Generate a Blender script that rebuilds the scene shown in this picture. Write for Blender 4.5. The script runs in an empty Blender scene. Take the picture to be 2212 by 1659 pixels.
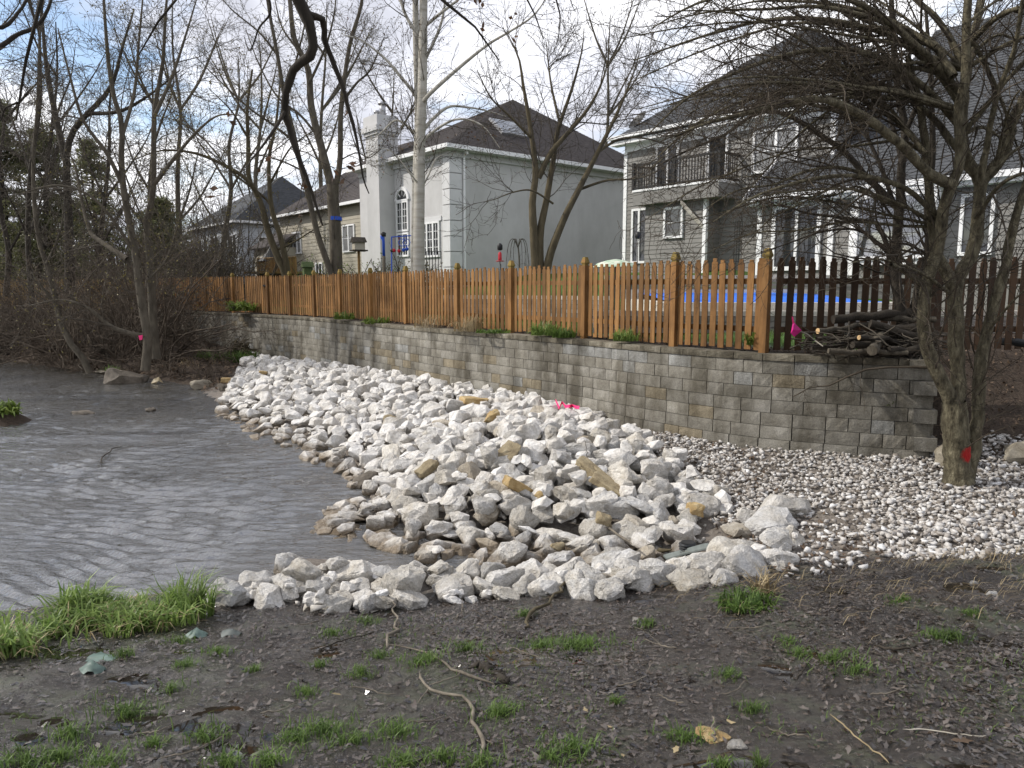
import bpy, bmesh, math, random
import numpy as np
from mathutils import Vector, Matrix, noise as mnoise

# ------------------------------------------------------------------ camera, sky, sun, exposure
scene = bpy.context.scene
C = scene.collection
rng = np.random.default_rng(11)
random.seed(11)

PITCH = math.atan((829.5 - 622) / 1580.0)
CAMZ = 2.6
cam_data = bpy.data.cameras.new("camera")
cam = bpy.data.objects.new("camera", cam_data)
C.objects.link(cam)
cam.location = (0, 0, CAMZ)
cam.rotation_euler = (math.pi / 2 - PITCH, 0, 0)
cam_data.sensor_width = 36
cam_data.lens = 36 * 1580 / 2212.0
cam_data.clip_start = 0.1
cam_data.clip_end = 3000
scene.camera = cam

SUN_EL = math.radians(40)
SUN_DIR = Vector((-0.995 * math.cos(SUN_EL), 0.10 * math.cos(SUN_EL), math.sin(SUN_EL)))
SUN_ROT = math.atan2(SUN_DIR.x, SUN_DIR.y)
world = bpy.data.worlds.new("World")
scene.world = world
world.use_nodes = True
wn, wl = world.node_tree.nodes, world.node_tree.links
wn.clear()
w_out = wn.new("ShaderNodeOutputWorld")
sky = wn.new("ShaderNodeTexSky")
sky.sky_type = 'NISHITA'
sky.sun_disc = False
sky.sun_elevation = SUN_EL
sky.sun_rotation = SUN_ROT
bg_sky = wn.new("ShaderNodeBackground")
bg_sky.inputs[1].default_value = 0.12
wl.new(sky.outputs[0], bg_sky.inputs[0])
tc = wn.new("ShaderNodeTexCoord")
sep = wn.new("ShaderNodeSeparateXYZ")
wl.new(tc.outputs['Generated'], sep.inputs[0])


def wmath(op, a, b=None):
    n = wn.new("ShaderNodeMath")
    n.operation = op
    for i, v in enumerate((a, b)):
        if v is None:
            continue
        if isinstance(v, (int, float)):
            n.inputs[i].default_value = v
        else:
            wl.new(v, n.inputs[i])
    return n.outputs[0]


zz = wmath('ADD', wmath('MAXIMUM', sep.outputs[2], 0.0), 0.22)
cu = wmath('DIVIDE', sep.outputs[0], zz)
cv = wmath('DIVIDE', sep.outputs[1], zz)
comb = wn.new("ShaderNodeCombineXYZ")
wl.new(cu, comb.inputs[0])
wl.new(cv, comb.inputs[1])


def wnoise(scale, detail, off, rough=0.55):
    m = wn.new("ShaderNodeMapping")
    m.inputs[1].default_value = off
    wl.new(comb.outputs[0], m.inputs[0])
    n = wn.new("ShaderNodeTexNoise")
    n.inputs['Scale'].default_value = scale
    n.inputs['Detail'].default_value = detail
    n.inputs['Roughness'].default_value = rough
    n.inputs['Distortion'].default_value = 0.3
    wl.new(m.outputs[0], n.inputs['Vector'])
    return n.outputs['Fac']


def wramp(fac, stops):
    r = wn.new("ShaderNodeValToRGB")
    e = r.color_ramp.elements
    while len(e) < len(stops):
        e.new(0.5)
    for q, (p, c) in zip(e, stops):
        q.position = p
        q.color = (c[0], c[1], c[2], 1)
    wl.new(fac, r.inputs[0])
    return r.outputs[0]


mask = wramp(wnoise(1.6, 8, (3.1, 7.4, 0)), [(0.37, (0, 0, 0)), (0.49, (1, 1, 1))])
ccol = wramp(wnoise(1.15, 7, (9.3, 2.2, 0)), [(0.38, (0.34, 0.35, 0.40)), (0.50, (0.54, 0.55, 0.60)), (0.60, (0.80, 0.80, 0.82))])
bg_cloud = wn.new("ShaderNodeBackground")
wl.new(ccol, bg_cloud.inputs[0])
bg_cloud.inputs[1].default_value = 1.3
wmix = wn.new("ShaderNodeMixShader")
wl.new(mask, wmix.inputs[0])
wl.new(bg_sky.outputs[0], wmix.inputs[1])
wl.new(bg_cloud.outputs[0], wmix.inputs[2])
wl.new(wmix.outputs[0], w_out.inputs[0])

sun_data = bpy.data.lights.new("sun", 'SUN')
sun_data.energy = 2.7
sun_data.angle = math.radians(1.2)
sun_data.color = (1.0, 0.95, 0.87)
sun = bpy.data.objects.new("sun", sun_data)
C.objects.link(sun)
sun.rotation_euler = SUN_DIR.to_track_quat('Z', 'Y').to_euler()
sun.location = (-30, 10, 40)

scene.view_settings.view_transform = 'Standard'
scene.view_settings.look = 'None'
scene.view_settings.exposure = 0.58
scene.view_settings.gamma = 1.0
scene.view_settings.use_curve_mapping = False
scene.render.engine = 'CYCLES'
scene.cycles.use_denoising = True
scene.cycles.sample_clamp_indirect = 4.0
scene.cycles.sample_clamp_direct = 3.5
scene.cycles.max_bounces = 5
scene.cycles.diffuse_bounces = 3
scene.cycles.glossy_bounces = 3
scene.cycles.transmission_bounces = 3
scene.cycles.transparent_max_bounces = 8


# ------------------------------------------------------------------ helpers
def at(px, py, Y):
    """point of the place seen at (px, py) on a 2212 wide picture, Y metres ahead of the camera"""
    u = (px - 1106) / 1580.0
    v = (829.5 - py) / 1580.0
    c, s = math.cos(PITCH), math.sin(PITCH)
    d = Vector((u, c + v * s, -s + v * c))
    return Vector((0, 0, CAMZ)) + d * (Y / d.y)


def atz(px, py, z):
    u = (px - 1106) / 1580.0
    v = (829.5 - py) / 1580.0
    c, s = math.cos(PITCH), math.sin(PITCH)
    d = Vector((u, c + v * s, -s + v * c))
    return Vector((0, 0, CAMZ)) + d * ((z - CAMZ) / d.z)


def tag(o, label=None, cat=None, group=None, kind=None):
    if label:
        o['label'] = label
    if cat:
        o['category'] = cat
    if group:
        o['group'] = group
    if kind:
        o['kind'] = kind
    return o


def link(name, mesh, mat=None, parent=None):
    o = bpy.data.objects.new(name, mesh)
    C.objects.link(o)
    if mat is not None:
        if isinstance(mat, (list, tuple)):
            for m in mat:
                mesh.materials.append(m)
        elif not mesh.materials:
            mesh.materials.append(mat)
    if parent:
        o.parent = parent
    return o


def empty(name, loc=(0, 0, 0), rz=0.0):
    o = bpy.data.objects.new(name, None)
    C.objects.link(o)
    o.location = loc
    o.rotation_euler = (0, 0, rz)
    o.empty_display_size = 0.2
    return o


def np_mesh(name, V, quads=None, tris=None, smooth=False):
    V = np.asarray(V, dtype=np.float32).reshape(-1, 3)
    me = bpy.data.meshes.new(name)
    me.vertices.add(len(V))
    me.vertices.foreach_set('co', V.ravel())
    li, ls = [], []
    n = 0
    if quads is not None and len(quads):
        q = np.asarray(quads, dtype=np.int32).reshape(-1, 4)
        li.append(q.ravel())
        ls.append(np.arange(len(q), dtype=np.int32) * 4 + n)
        n += q.size
    if tris is not None and len(tris):
        t = np.asarray(tris, dtype=np.int32).reshape(-1, 3)
        li.append(t.ravel())
        ls.append(np.arange(len(t), dtype=np.int32) * 3 + n)
        n += t.size
    li = np.concatenate(li)
    ls = np.concatenate(ls)
    me.loops.add(len(li))
    me.loops.foreach_set('vertex_index', li)
    me.polygons.add(len(ls))
    me.polygons.foreach_set('loop_start', ls)
    if smooth:
        me.polygons.foreach_set('use_smooth', np.ones(len(ls), dtype=bool))
    me.update(calc_edges=True)
    return me


class MB:
    """collects boxes, prisms and tubes for one mesh object"""

    def __init__(self):
        self.v, self.f = [], []

    def add(self, vs, fs):
        b = len(self.v)
        self.v += [tuple(p) for p in vs]
        self.f += [tuple(b + i for i in f) for f in fs]
        return self

    def box(self, x0, x1, y0, y1, z0, z1):
        vs = [(x0, y0, z0), (x1, y0, z0), (x1, y1, z0), (x0, y1, z0), (x0, y0, z1), (x1, y0, z1), (x1, y1, z1), (x0, y1, z1)]
        return self.add(vs, [(0, 3, 2, 1), (4, 5, 6, 7), (0, 1, 5, 4), (1, 2, 6, 5), (2, 3, 7, 6), (3, 0, 4, 7)])

    def fbox(self, f, a0, a1, o0, o1, z0, z1):
        """box in a wall frame f(along, outward, z)"""
        vs = [f(a, o, z) for z in (z0, z1) for (a, o) in ((a0, o0), (a1, o0), (a1, o1), (a0, o1))]
        return self.add(vs, [(0, 3, 2, 1), (4, 5, 6, 7), (0, 1, 5, 4), (1, 2, 6, 5), (2, 3, 7, 6), (3, 0, 4, 7)])

    def prism(self, poly, h):
        """vertical extrusion of a list of (x,y,z) by vector h"""
        n = len(poly)
        top = [tuple(Vector(p) + Vector(h)) for p in poly]
        fs = [tuple(range(n))[::-1], tuple(range(n, 2 * n))]
        fs += [(i, (i + 1) % n, n + (i + 1) % n, n + i) for i in range(n)]
        return self.add(list(poly) + top, fs)

    def tube(self, pts, rads, sides=8, cap=True):
        pts = [Vector(p) for p in pts]
        if isinstance(rads, (int, float)):
            rads = [rads] * len(pts)
        vs, fs = [], []
        for i, p in enumerate(pts):
            t = (pts[min(i + 1, len(pts) - 1)] - pts[max(i - 1, 0)]).normalized()
            ref = Vector((0, 0, 1)) if abs(t.z) < 0.85 else Vector((1, 0, 0))
            u = t.cross(ref).normalized()
            w = t.cross(u)
            for k in range(sides):
                a = 2 * math.pi * k / sides
                vs.append(p + (u * math.cos(a) + w * math.sin(a)) * rads[i])
        for i in range(len(pts) - 1):
            for k in range(sides):
                a, b = i * sides + k, i * sides + (k + 1) % sides
                fs.append((a, b, b + sides, a + sides))
        if cap:
            fs.append(tuple(range(sides))[::-1])
            fs.append(tuple(range((len(pts) - 1) * sides, len(pts) * sides)))
        return self.add(vs, fs)

    def build(self, name, mat, parent=None, smooth=False):
        me = bpy.data.meshes.new(name)
        me.from_pydata(self.v, [], self.f)
        bm = bmesh.new()
        bm.from_mesh(me)
        bmesh.ops.recalc_face_normals(bm, faces=bm.faces[:])
        bm.to_mesh(me)
        bm.free()
        if smooth:
            for p in me.polygons:
                p.use_smooth = True
        return link(name, me, mat, parent)


# ------------------------------------------------------------------ materials
def new_mat(name):
    m = bpy.data.materials.new(name)
    m.use_nodes = True
    nt = m.node_tree
    return m, nt.nodes, nt.links, nt.nodes['Principled BSDF']


def coords(n, l, src='Object', rand=True, scale=None):
    t = n.new('ShaderNodeTexCoord')
    out = t.outputs[src]
    if rand:
        oi = n.new('ShaderNodeObjectInfo')
        mu = n.new('ShaderNodeMath')
        mu.operation = 'MULTIPLY'
        mu.inputs[1].default_value = 57.0
        l.new(oi.outputs['Random'], mu.inputs[0])
        ad = n.new('ShaderNodeVectorMath')
        ad.operation = 'ADD'
        l.new(out, ad.inputs[0])
        l.new(mu.outputs[0], ad.inputs[1])
        out = ad.outputs[0]
    if scale:
        mp = n.new('ShaderNodeMapping')
        mp.inputs[3].default_value = scale
        l.new(out, mp.inputs[0])
        out = mp.outputs[0]
    return out


def tnoise(n, l, vec, scale, detail=5, rough=0.6, dist=0.0):
    t = n.new('ShaderNodeTexNoise')
    t.inputs['Scale'].default_value = scale
    t.inputs['Detail'].default_value = detail
    t.inputs['Roughness'].default_value = rough
    t.inputs['Distortion'].default_value = dist
    l.new(vec, t.inputs['Vector'])
    return t.outputs['Fac']


def ramp(n, l, fac, stops):
    r = n.new('ShaderNodeValToRGB')
    e = r.color_ramp.elements
    while len(e) < len(stops):
        e.new(0.5)
    for q, (p, c) in zip(e, stops):
        q.position = p
        q.color = (c[0], c[1], c[2], 1) if not isinstance(c, (int, float)) else (c, c, c, 1)
    l.new(fac, r.inputs[0])
    return r.outputs[0]


def mixc(n, l, fac, a, b, mode='MIX'):
    m = n.new('ShaderNodeMix')
    m.data_type = 'RGBA'
    m.blend_type = mode
    for inp, v in ((m.inputs[0], fac), (m.inputs[6], a), (m.inputs[7], b)):
        if isinstance(v, (int, float)):
            inp.default_value = v
        elif isinstance(v, (tuple, list)):
            inp.default_value = (v[0], v[1], v[2], 1)
        else:
            l.new(v, inp)
    return m.outputs[2]


def bump(n, l, h, strength, dist, normal=None):
    b = n.new('ShaderNodeBump')
    b.inputs['Strength'].default_value = strength
    b.inputs['Distance'].default_value = dist
    l.new(h, b.inputs['Height'])
    if normal is not None:
        l.new(normal, b.inputs['Normal'])
    return b.outputs[0]


def surf(name, stops, scale=6.0, rough=0.85, bump_s=0.35, bump_scale=30.0, bump_d=0.01, rand=0.15, stretch=None, spec=0.3, src='Object',
         fine=None, metallic=0.0):
    """noise coloured surface; rand = brightness change from object to object"""
    m, n, l, p = new_mat(name)
    vec = coords(n, l, src, True, stretch)
    f = tnoise(n, l, vec, scale, 6, 0.62, 0.2)
    col = ramp(n, l, f, stops)
    if fine:
        f2 = tnoise(n, l, vec, fine[0], 3, 0.6)
        g = ramp(n, l, f2, [(0.3, 1 - fine[1]), (0.7, 1 + fine[1])])
        col = mixc(n, l, 1.0, col, g, 'MULTIPLY')
    if rand:
        oi = n.new('ShaderNodeObjectInfo')
        g = ramp(n, l, oi.outputs['Random'], [(0.0, 1 - rand), (1.0, 1 + rand)])
        col = mixc(n, l, 1.0, col, g, 'MULTIPLY')
    l.new(col, p.inputs['Base Color'])
    p.inputs['Roughness'].default_value = rough
    p.inputs['Specular IOR Level'].default_value = spec
    p.inputs['Metallic'].default_value = metallic
    if bump_s:
        h = tnoise(n, l, vec, bump_scale, 5, 0.65)
        l.new(bump(n, l, h, bump_s, bump_d), p.inputs['Normal'])
    return m


def leafmat(name, c1, c2, trans=0.4, rough=0.5, scale=9.0):
    m, n, l, p = new_mat(name)
    geo = n.new('ShaderNodeNewGeometry')
    f = tnoise(n, l, geo.outputs['Position'], scale, 3)
    isl = geo.outputs['Random Per Island']
    col = ramp(n, l, isl, [(0.0, c1), (1.0, c2)])
    col = mixc(n, l, 1.0, col, ramp(n, l, f, [(0.25, 0.7), (0.75, 1.3)]), 'MULTIPLY')
    l.new(col, p.inputs['Base Color'])
    p.inputs['Roughness'].default_value = rough
    p.inputs['Specular IOR Level'].default_value = 0.3
    if trans:
        tr = n.new('ShaderNodeBsdfTranslucent')
        l.new(col, tr.inputs[0])
        mx = n.new('ShaderNodeMixShader')
        mx.inputs[0].default_value = trans
        l.new(p.outputs[0], mx.inputs[1])
        l.new(tr.outputs[0], mx.inputs[2])
        l.new(mx.outputs[0], n['Material Output'].inputs[0])
    return m


M = {}
M['block'] = surf('split_face_concrete', [(0.28, (0.125, 0.114, 0.092)), (0.5, (0.205, 0.192, 0.162)), (0.7, (0.27, 0.256, 0.225))], 2.2, 0.95, 0.7, 38, 0.012, 0.16, fine=(55, 0.25))
M['block_tan'] = surf('tan_split_face_concrete', [(0.3, (0.155, 0.130, 0.088)), (0.7, (0.26, 0.225, 0.163))], 3, 0.95, 0.9, 38, 0.02, 0.15, fine=(55, 0.25))
M['block_pale'] = surf('pale_split_face_concrete', [(0.3, (0.18, 0.178, 0.166)), (0.7, (0.30, 0.30, 0.285))], 3, 0.95, 0.9, 38, 0.02, 0.12, fine=(55, 0.25))
M['cap'] = surf('stained_cap_concrete', [(0.3, (0.065, 0.057, 0.042)), (0.52, (0.165, 0.148, 0.112)), (0.72, (0.27, 0.25, 0.205))], 3.0, 0.95, 0.8, 36, 0.02, 0.22, fine=(50, 0.25))


def weather(m, lo, hi, scale, stretch):
    n, l = m.node_tree.nodes, m.node_tree.links
    p = n['Principled BSDF']
    old = p.inputs['Base Color'].links[0].from_socket
    geo = n.new('ShaderNodeNewGeometry')
    mp = n.new('ShaderNodeMapping')
    mp.inputs[3].default_value = stretch
    l.new(geo.outputs['Position'], mp.inputs[0])
    f = tnoise(n, l, mp.outputs[0], scale, 5, 0.65)
    l.new(mixc(n, l, 1.0, old, ramp(n, l, f, [(0.36, lo), (0.58, hi)]), 'MULTIPLY'), p.inputs['Base Color'])


for k_ in ('block', 'block_tan', 'block_pale', 'cap'):
    weather(M[k_], (0.50, 0.48, 0.44), (1.12, 1.12, 1.12), 1.5, (1.3, 1.3, 0.38))
M['joint'] = surf('dark_joint', [(0.3, (0.03, 0.028, 0.022)), (0.7, (0.06, 0.055, 0.045))], 8, 1.0, 0.3)
M['wood'] = surf('stained_cedar', [(0.28, (0.125, 0.062, 0.020)), (0.5, (0.205, 0.102, 0.033)), (0.72, (0.27, 0.145, 0.052))], 7, 0.75, 0.3, 60, 0.004, 0.33, (1, 1, 0.08), fine=(60, 0.15))
M['wood_dark'] = surf('shade_darkened_stained_cedar', [(0.3, (0.036, 0.019, 0.010)), (0.7, (0.080, 0.044, 0.021))], 7, 0.7, 0.3, 60, 0.004, 0.3, (1, 1, 0.08))  # brown stain with the shade of the fence return put into its colour
M['post_cap'] = surf('mossy_post_cap', [(0.35, (0.12, 0.095, 0.022)), (0.6, (0.24, 0.16, 0.045)), (0.75, (0.27, 0.13, 0.045))], 9, 0.85, 0.3, 60, 0.004, 0.2)
M['wood_old'] = surf('weathered_fence_wood', [(0.3, (0.16, 0.09, 0.035)), (0.7, (0.29, 0.19, 0.07))], 6, 0.85, 0.2, 60, 0.004, 0.2, (1, 1, 0.1))
M['rock'] = surf('pale_limestone', [(0.22, (0.24, 0.21, 0.17)), (0.38, (0.43, 0.405, 0.365)), (0.58, (0.55, 0.535, 0.51)), (0.8, (0.63, 0.62, 0.605))], 2.8, 0.9, 1.0, 9, 0.05, 0.2, fine=(22, 0.2))
M['rock_tan'] = surf('tan_flagstone', [(0.25, (0.13, 0.10, 0.062)), (0.5, (0.29, 0.235, 0.145)), (0.75, (0.40, 0.345, 0.235))], 3.2, 0.9, 0.7, 18, 0.03, 0.12, fine=(34, 0.18))
M['rock_orange'] = surf('ochre_sandstone', [(0.25, (0.24, 0.15, 0.065)), (0.5, (0.40, 0.285, 0.135)), (0.75, (0.50, 0.41, 0.25))], 3.6, 0.9, 0.7, 18, 0.03, 0.1, fine=(34, 0.15))
M['rock_dark'] = surf('dark_wet_stone', [(0.3, (0.055, 0.045, 0.034)), (0.7, (0.17, 0.145, 0.115))], 4, 0.75, 0.7, 18, 0.03, 0.1, fine=(34, 0.2))
M['boulder'] = surf('grey_brown_fieldstone', [(0.3, (0.17, 0.145, 0.105)), (0.7, (0.30, 0.27, 0.215))], 3, 0.9, 0.6, 20, 0.02, 0.1, fine=(34, 0.2))
M['rubble'] = surf('rubble_stone', [(0.28, (0.20, 0.175, 0.14)), (0.5, (0.40, 0.375, 0.335)), (0.75, (0.58, 0.56, 0.53))], 7, 0.9, 0.4, 25, 0.02, 0)


def gravel_mat(name, stops, wet=False):
    m, n, l, p = new_mat(name)
    geo = n.new('ShaderNodeNewGeometry')
    col = ramp(n, l, geo.outputs['Random Per Island'], stops)
    f = tnoise(n, l, geo.outputs['Position'], 55, 4)
    col = mixc(n, l, 1.0, col, ramp(n, l, f, [(0.3, 0.8), (0.7, 1.15)]), 'MULTIPLY')
    l.new(col, p.inputs['Base Color'])
    p.inputs['Roughness'].default_value = 0.9
    p.inputs['Specular IOR Level'].default_value = 0.25
    l.new(bump(n, l, tnoise(n, l, geo.outputs['Position'], 90, 3), 0.3, 0.01), p.inputs['Normal'])
    return m


M['gravel'] = gravel_mat('crushed_limestone_gravel', [(0.0, (0.17, 0.145, 0.12)), (0.2, (0.32, 0.29, 0.26)), (0.55, (0.455, 0.43, 0.40)), (0.9, (0.57, 0.555, 0.535)), (1.0, (0.68, 0.67, 0.655))])
M['bark_thorn'] = surf('scaly_olive_bark', [(0.30, (0.032, 0.026, 0.016)), (0.5, (0.115, 0.099, 0.063)), (0.72, (0.23, 0.205, 0.135))], 16, 0.95, 1.0, 26, 0.05, 0.06, (1, 1, 0.35), fine=(60, 0.25))
M['bark_grey'] = surf('grey_brown_bark', [(0.3, (0.055, 0.046, 0.034)), (0.7, (0.125, 0.108, 0.082))], 9, 0.95, 0.8, 30, 0.02, 0.12, (1, 1, 0.3))
M['bark_dark'] = surf('dark_wet_bark', [(0.3, (0.022, 0.018, 0.013)), (0.7, (0.052, 0.043, 0.033))], 9, 0.9, 0.8, 30, 0.02, 0.1, (1, 1, 0.3))
M['bark_tan'] = surf('olive_tan_bark', [(0.3, (0.05, 0.041, 0.024)), (0.7, (0.115, 0.094, 0.056))], 9, 0.95, 0.6, 30, 0.02, 0.1, (1, 1, 0.3))
M['bark_birch'] = surf('pale_poplar_bark', [(0.25, (0.10, 0.09, 0.07)), (0.38, (0.32, 0.30, 0.25)), (0.7, (0.46, 0.44, 0.39))], 4, 0.85, 0.4, 20, 0.01, 0.05, (0.4, 0.4, 2.2))
M['twig_thorn'] = surf('dark_thorn_twigs', [(0.3, (0.030, 0.023, 0.016)), (0.7, (0.075, 0.060, 0.042))], 3, 0.9, 0.0)
M['twig_grey'] = surf('grey_brown_twigs', [(0.3, (0.045, 0.037, 0.028)), (0.7, (0.10, 0.085, 0.066))], 2, 0.9, 0.0)
M['twig_brush'] = surf('brown_brush_twigs', [(0.3, (0.045, 0.033, 0.023)), (0.7, (0.13, 0.104, 0.079))], 2, 0.95, 0.0, rand=0.3)
M['twig_pale'] = surf('pale_grey_twigs', [(0.3, (0.22, 0.20, 0.16)), (0.7, (0.40, 0.37, 0.31))], 5, 0.9, 0.0)
M['stick'] = surf('fallen_stick_bark', [(0.3, (0.06, 0.050, 0.038)), (0.7, (0.19, 0.165, 0.13))], 10, 0.9, 0.5, 40, 0.01, 0.25)
M['bud'] = leafmat('spring_buds', (0.10, 0.085, 0.03), (0.20, 0.17, 0.055), 0.2)
M['bud_red'] = leafmat('dry_seed_clusters', (0.05, 0.03, 0.018), (0.15, 0.075, 0.035), 0.2)
M['leaf_green'] = leafmat('young_green_leaves', (0.09, 0.14, 0.025), (0.20, 0.26, 0.06), 0.45)
M['grass_tall'] = leafmat('fresh_tall_grass', (0.10, 0.175, 0.035), (0.28, 0.37, 0.11), 0.45, 0.45, 3.0)
M['litter_pale'] = leafmat('pale_wet_leaf_litter', (0.04, 0.033, 0.029), (0.15, 0.130, 0.115), 0.0, 0.30, 6.0)
M['grass'] = leafmat('short_spring_grass', (0.055, 0.105, 0.02), (0.15, 0.225, 0.055), 0.4, 0.5, 3.0)
M['straw'] = leafmat('dead_straw', (0.20, 0.15, 0.08), (0.42, 0.34, 0.20), 0.2)
M['litter'] = leafmat('wet_leaf_litter', (0.009, 0.006, 0.0045), (0.082, 0.062, 0.047), 0.0, 0.22, 6.0)
M['litter'].node_tree.nodes['Principled BSDF'].inputs['Specular IOR Level'].default_value = 0.9
M['litter_dry'] = leafmat('dry_leaf_litter', (0.04, 0.026, 0.017), (0.155, 0.105, 0.068), 0.1, 0.8, 6.0)
M['needle'] = leafmat('evergreen_needles', (0.085, 0.092, 0.042), (0.22, 0.225, 0.105), 0.4)
M['stucco'] = surf('grey_stucco', [(0.3, (0.455, 0.45, 0.445)), (0.7, (0.53, 0.525, 0.52))], 0.9, 0.95, 0.25, 60, 0.006, 0)
M['quoin'] = surf('pale_quoin_stucco', [(0.3, (0.58, 0.58, 0.58)), (0.7, (0.65, 0.65, 0.65))], 2, 0.95, 0.25, 60, 0.006, 0.04)
M['trim'] = surf('white_painted_trim', [(0.3, (0.74, 0.74, 0.74)), (0.7, (0.82, 0.82, 0.82))], 2, 0.5, 0.05, 40, 0.002, 0.03)
M['siding_grey'] = surf('grey_taupe_clapboard', [(0.3, (0.185, 0.178, 0.166)), (0.7, (0.225, 0.216, 0.202))], 1.5, 0.7, 0.1, 40, 0.002, 0.05, (1, 1, 4))
M['siding_beige'] = surf('beige_clapboard', [(0.3, (0.33, 0.30, 0.24)), (0.7, (0.39, 0.36, 0.29))], 1.5, 0.7, 0.1, 40, 0.002, 0.05)
M['siding_white'] = surf('bluish_white_clapboard', [(0.3, (0.42, 0.44, 0.47)), (0.7, (0.50, 0.52, 0.55))], 1.5, 0.7, 0.1, 40, 0.002, 0.05)
M['brick'] = surf('red_brown_chimney_brick', [(0.3, (0.10, 0.045, 0.030)), (0.7, (0.19, 0.085, 0.055))], 12, 0.9, 0.3, 30, 0.01, 0.25)
M['metal'] = surf('galvanised_flue', [(0.3, (0.30, 0.30, 0.31)), (0.7, (0.45, 0.45, 0.46))], 6, 0.45, 0.1, 30, 0.002, 0.05, metallic=0.8)
M['iron'] = surf('black_iron', [(0.3, (0.012, 0.012, 0.012)), (0.7, (0.03, 0.03, 0.03))], 6, 0.5, 0.1, 30, 0.002, 0)
M['plastic_black'] = surf('black_corrugated_plastic', [(0.3, (0.012, 0.013, 0.014)), (0.7, (0.03, 0.032, 0.034))], 6, 0.4, 0.1, 30, 0.002, 0)
M['slate'] = surf('grey_green_sheet', [(0.3, (0.07, 0.08, 0.075)), (0.7, (0.17, 0.19, 0.18))], 5, 0.6, 0.2, 30, 0.004, 0.1)
M['fabric_green'] = surf('muddy_green_plastic', [(0.3, (0.045, 0.075, 0.065)), (0.7, (0.17, 0.235, 0.205))], 5, 0.5, 0.3, 25, 0.01, 0.2)
M['pool_blue'] = surf('blue_pool_cover', [(0.3, (0.018, 0.13, 0.62)), (0.7, (0.03, 0.19, 0.75))], 1.5, 0.5, 0.15, 4, 0.02, 0)
M['stone_terrace'] = surf('grey_terrace_stone', [(0.3, (0.17, 0.155, 0.14)), (0.7, (0.34, 0.32, 0.295))], 3, 0.95, 0.5, 25, 0.01, 0.25)
M['stone_coping'] = surf('pale_coping_stone', [(0.3, (0.45, 0.41, 0.35)), (0.7, (0.60, 0.57, 0.51))], 3, 0.9, 0.3, 25, 0.01, 0.12)
M['pink'] = surf('pink_marking_tape', [(0.3, (0.72, 0.03, 0.16)), (0.7, (0.85, 0.06, 0.24))], 6, 0.5, 0.1, 20, 0.004, 0)
M['magenta'] = surf('magenta_flag', [(0.3, (0.45, 0.012, 0.16)), (0.7, (0.58, 0.02, 0.22))], 6, 0.5, 0.1, 20, 0.004, 0)
M['blue_tape'] = surf('blue_marking_band', [(0.3, (0.02, 0.07, 0.42)), (0.7, (0.03, 0.10, 0.5))], 6, 0.5, 0.1, 20, 0.004, 0)
M['red_glass'] = surf('red_feeder', [(0.3, (0.35, 0.01, 0.02)), (0.7, (0.5, 0.02, 0.03))], 6, 0.3, 0, rand=0)
M['cut_end'] = surf('sawn_wood_end', [(0.3, (0.42, 0.27, 0.13)), (0.7, (0.55, 0.38, 0.20))], 8, 0.85, 0.3, 40, 0.005, 0.25)
M['turf_roof'] = surf('birdhouse_green', [(0.3, (0.05, 0.075, 0.03)), (0.7, (0.10, 0.13, 0.05))], 8, 0.9, 0.2, 30, 0.004, 0.1)


weather(M['stucco'], (0.90, 0.90, 0.89), (1.04, 1.04, 1.04), 0.6, (0.8, 0.8, 0.2))
weather(M['wood'], (0.70, 0.68, 0.64), (1.10, 1.10, 1.10), 2.2, (1.0, 1.0, 0.55))


def rock_tones(m):
    # stones differ from grey to buff, and the foot of the bank is wet
    n, l = m.node_tree.nodes, m.node_tree.links
    p = n['Principled BSDF']
    old = p.inputs['Base Color'].links[0].from_socket
    oi = n.new('ShaderNodeObjectInfo')
    wn_ = n.new('ShaderNodeTexWhiteNoise')
    wn_.noise_dimensions = '1D'
    l.new(oi.outputs['Random'], wn_.inputs['W'])
    c = mixc(n, l, 1.0, old, ramp(n, l, wn_.outputs['Value'], [(0.0, (0.74, 0.66, 0.54)), (0.06, (0.94, 0.91, 0.85)), (0.35, (1.0, 0.985, 0.96)), (0.7, (1.05, 1.045, 1.04)), (1.0, (0.84, 0.85, 0.87))]), 'MULTIPLY')
    geo = n.new('ShaderNodeNewGeometry')
    sx = n.new('ShaderNodeSeparateXYZ')
    l.new(geo.outputs['Position'], sx.inputs[0])
    ma = n.new('ShaderNodeMath')
    ma.operation = 'MULTIPLY_ADD'
    l.new(tnoise(n, l, geo.outputs['Position'], 7, 3), ma.inputs[0])
    ma.inputs[1].default_value = -0.22
    l.new(sx.outputs[2], ma.inputs[2])
    wet = ramp(n, l, ma.outputs[0], [(0.0, 0.0), (1.0, 1.0)])
    mr = n.new('ShaderNodeMapRange')
    mr.inputs[1].default_value = -0.52
    mr.inputs[2].default_value = -0.40
    l.new(ma.outputs[0], mr.inputs[0])
    c = mixc(n, l, mr.outputs[0], mixc(n, l, 1.0, c, (0.36, 0.30, 0.23), 'MULTIPLY'), c)
    l.new(c, p.inputs['Base Color'])
    l.new(mixc(n, l, mr.outputs[0], (0.35, 0.35, 0.35), (0.9, 0.9, 0.9)), p.inputs['Roughness'])


rock_tones(M['rock'])

def glass_mat(name, base, rough=0.03):
    m, n, l, p = new_mat(name)
    vec = coords(n, l, 'Object', True)
    f = tnoise(n, l, vec, 1.1, 4)
    l.new(ramp(n, l, f, [(0.35, tuple(b * 0.6 for b in base)), (0.65, base)]), p.inputs['Base Color'])
    p.inputs['Roughness'].default_value = rough
    p.inputs['Specular IOR Level'].default_value = 0.75
    p.inputs['Coat Weight'].default_value = 0.6
    l.new(bump(n, l, tnoise(n, l, vec, 1.7, 2), 0.05, 0.02), p.inputs['Normal'])
    return m


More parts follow.
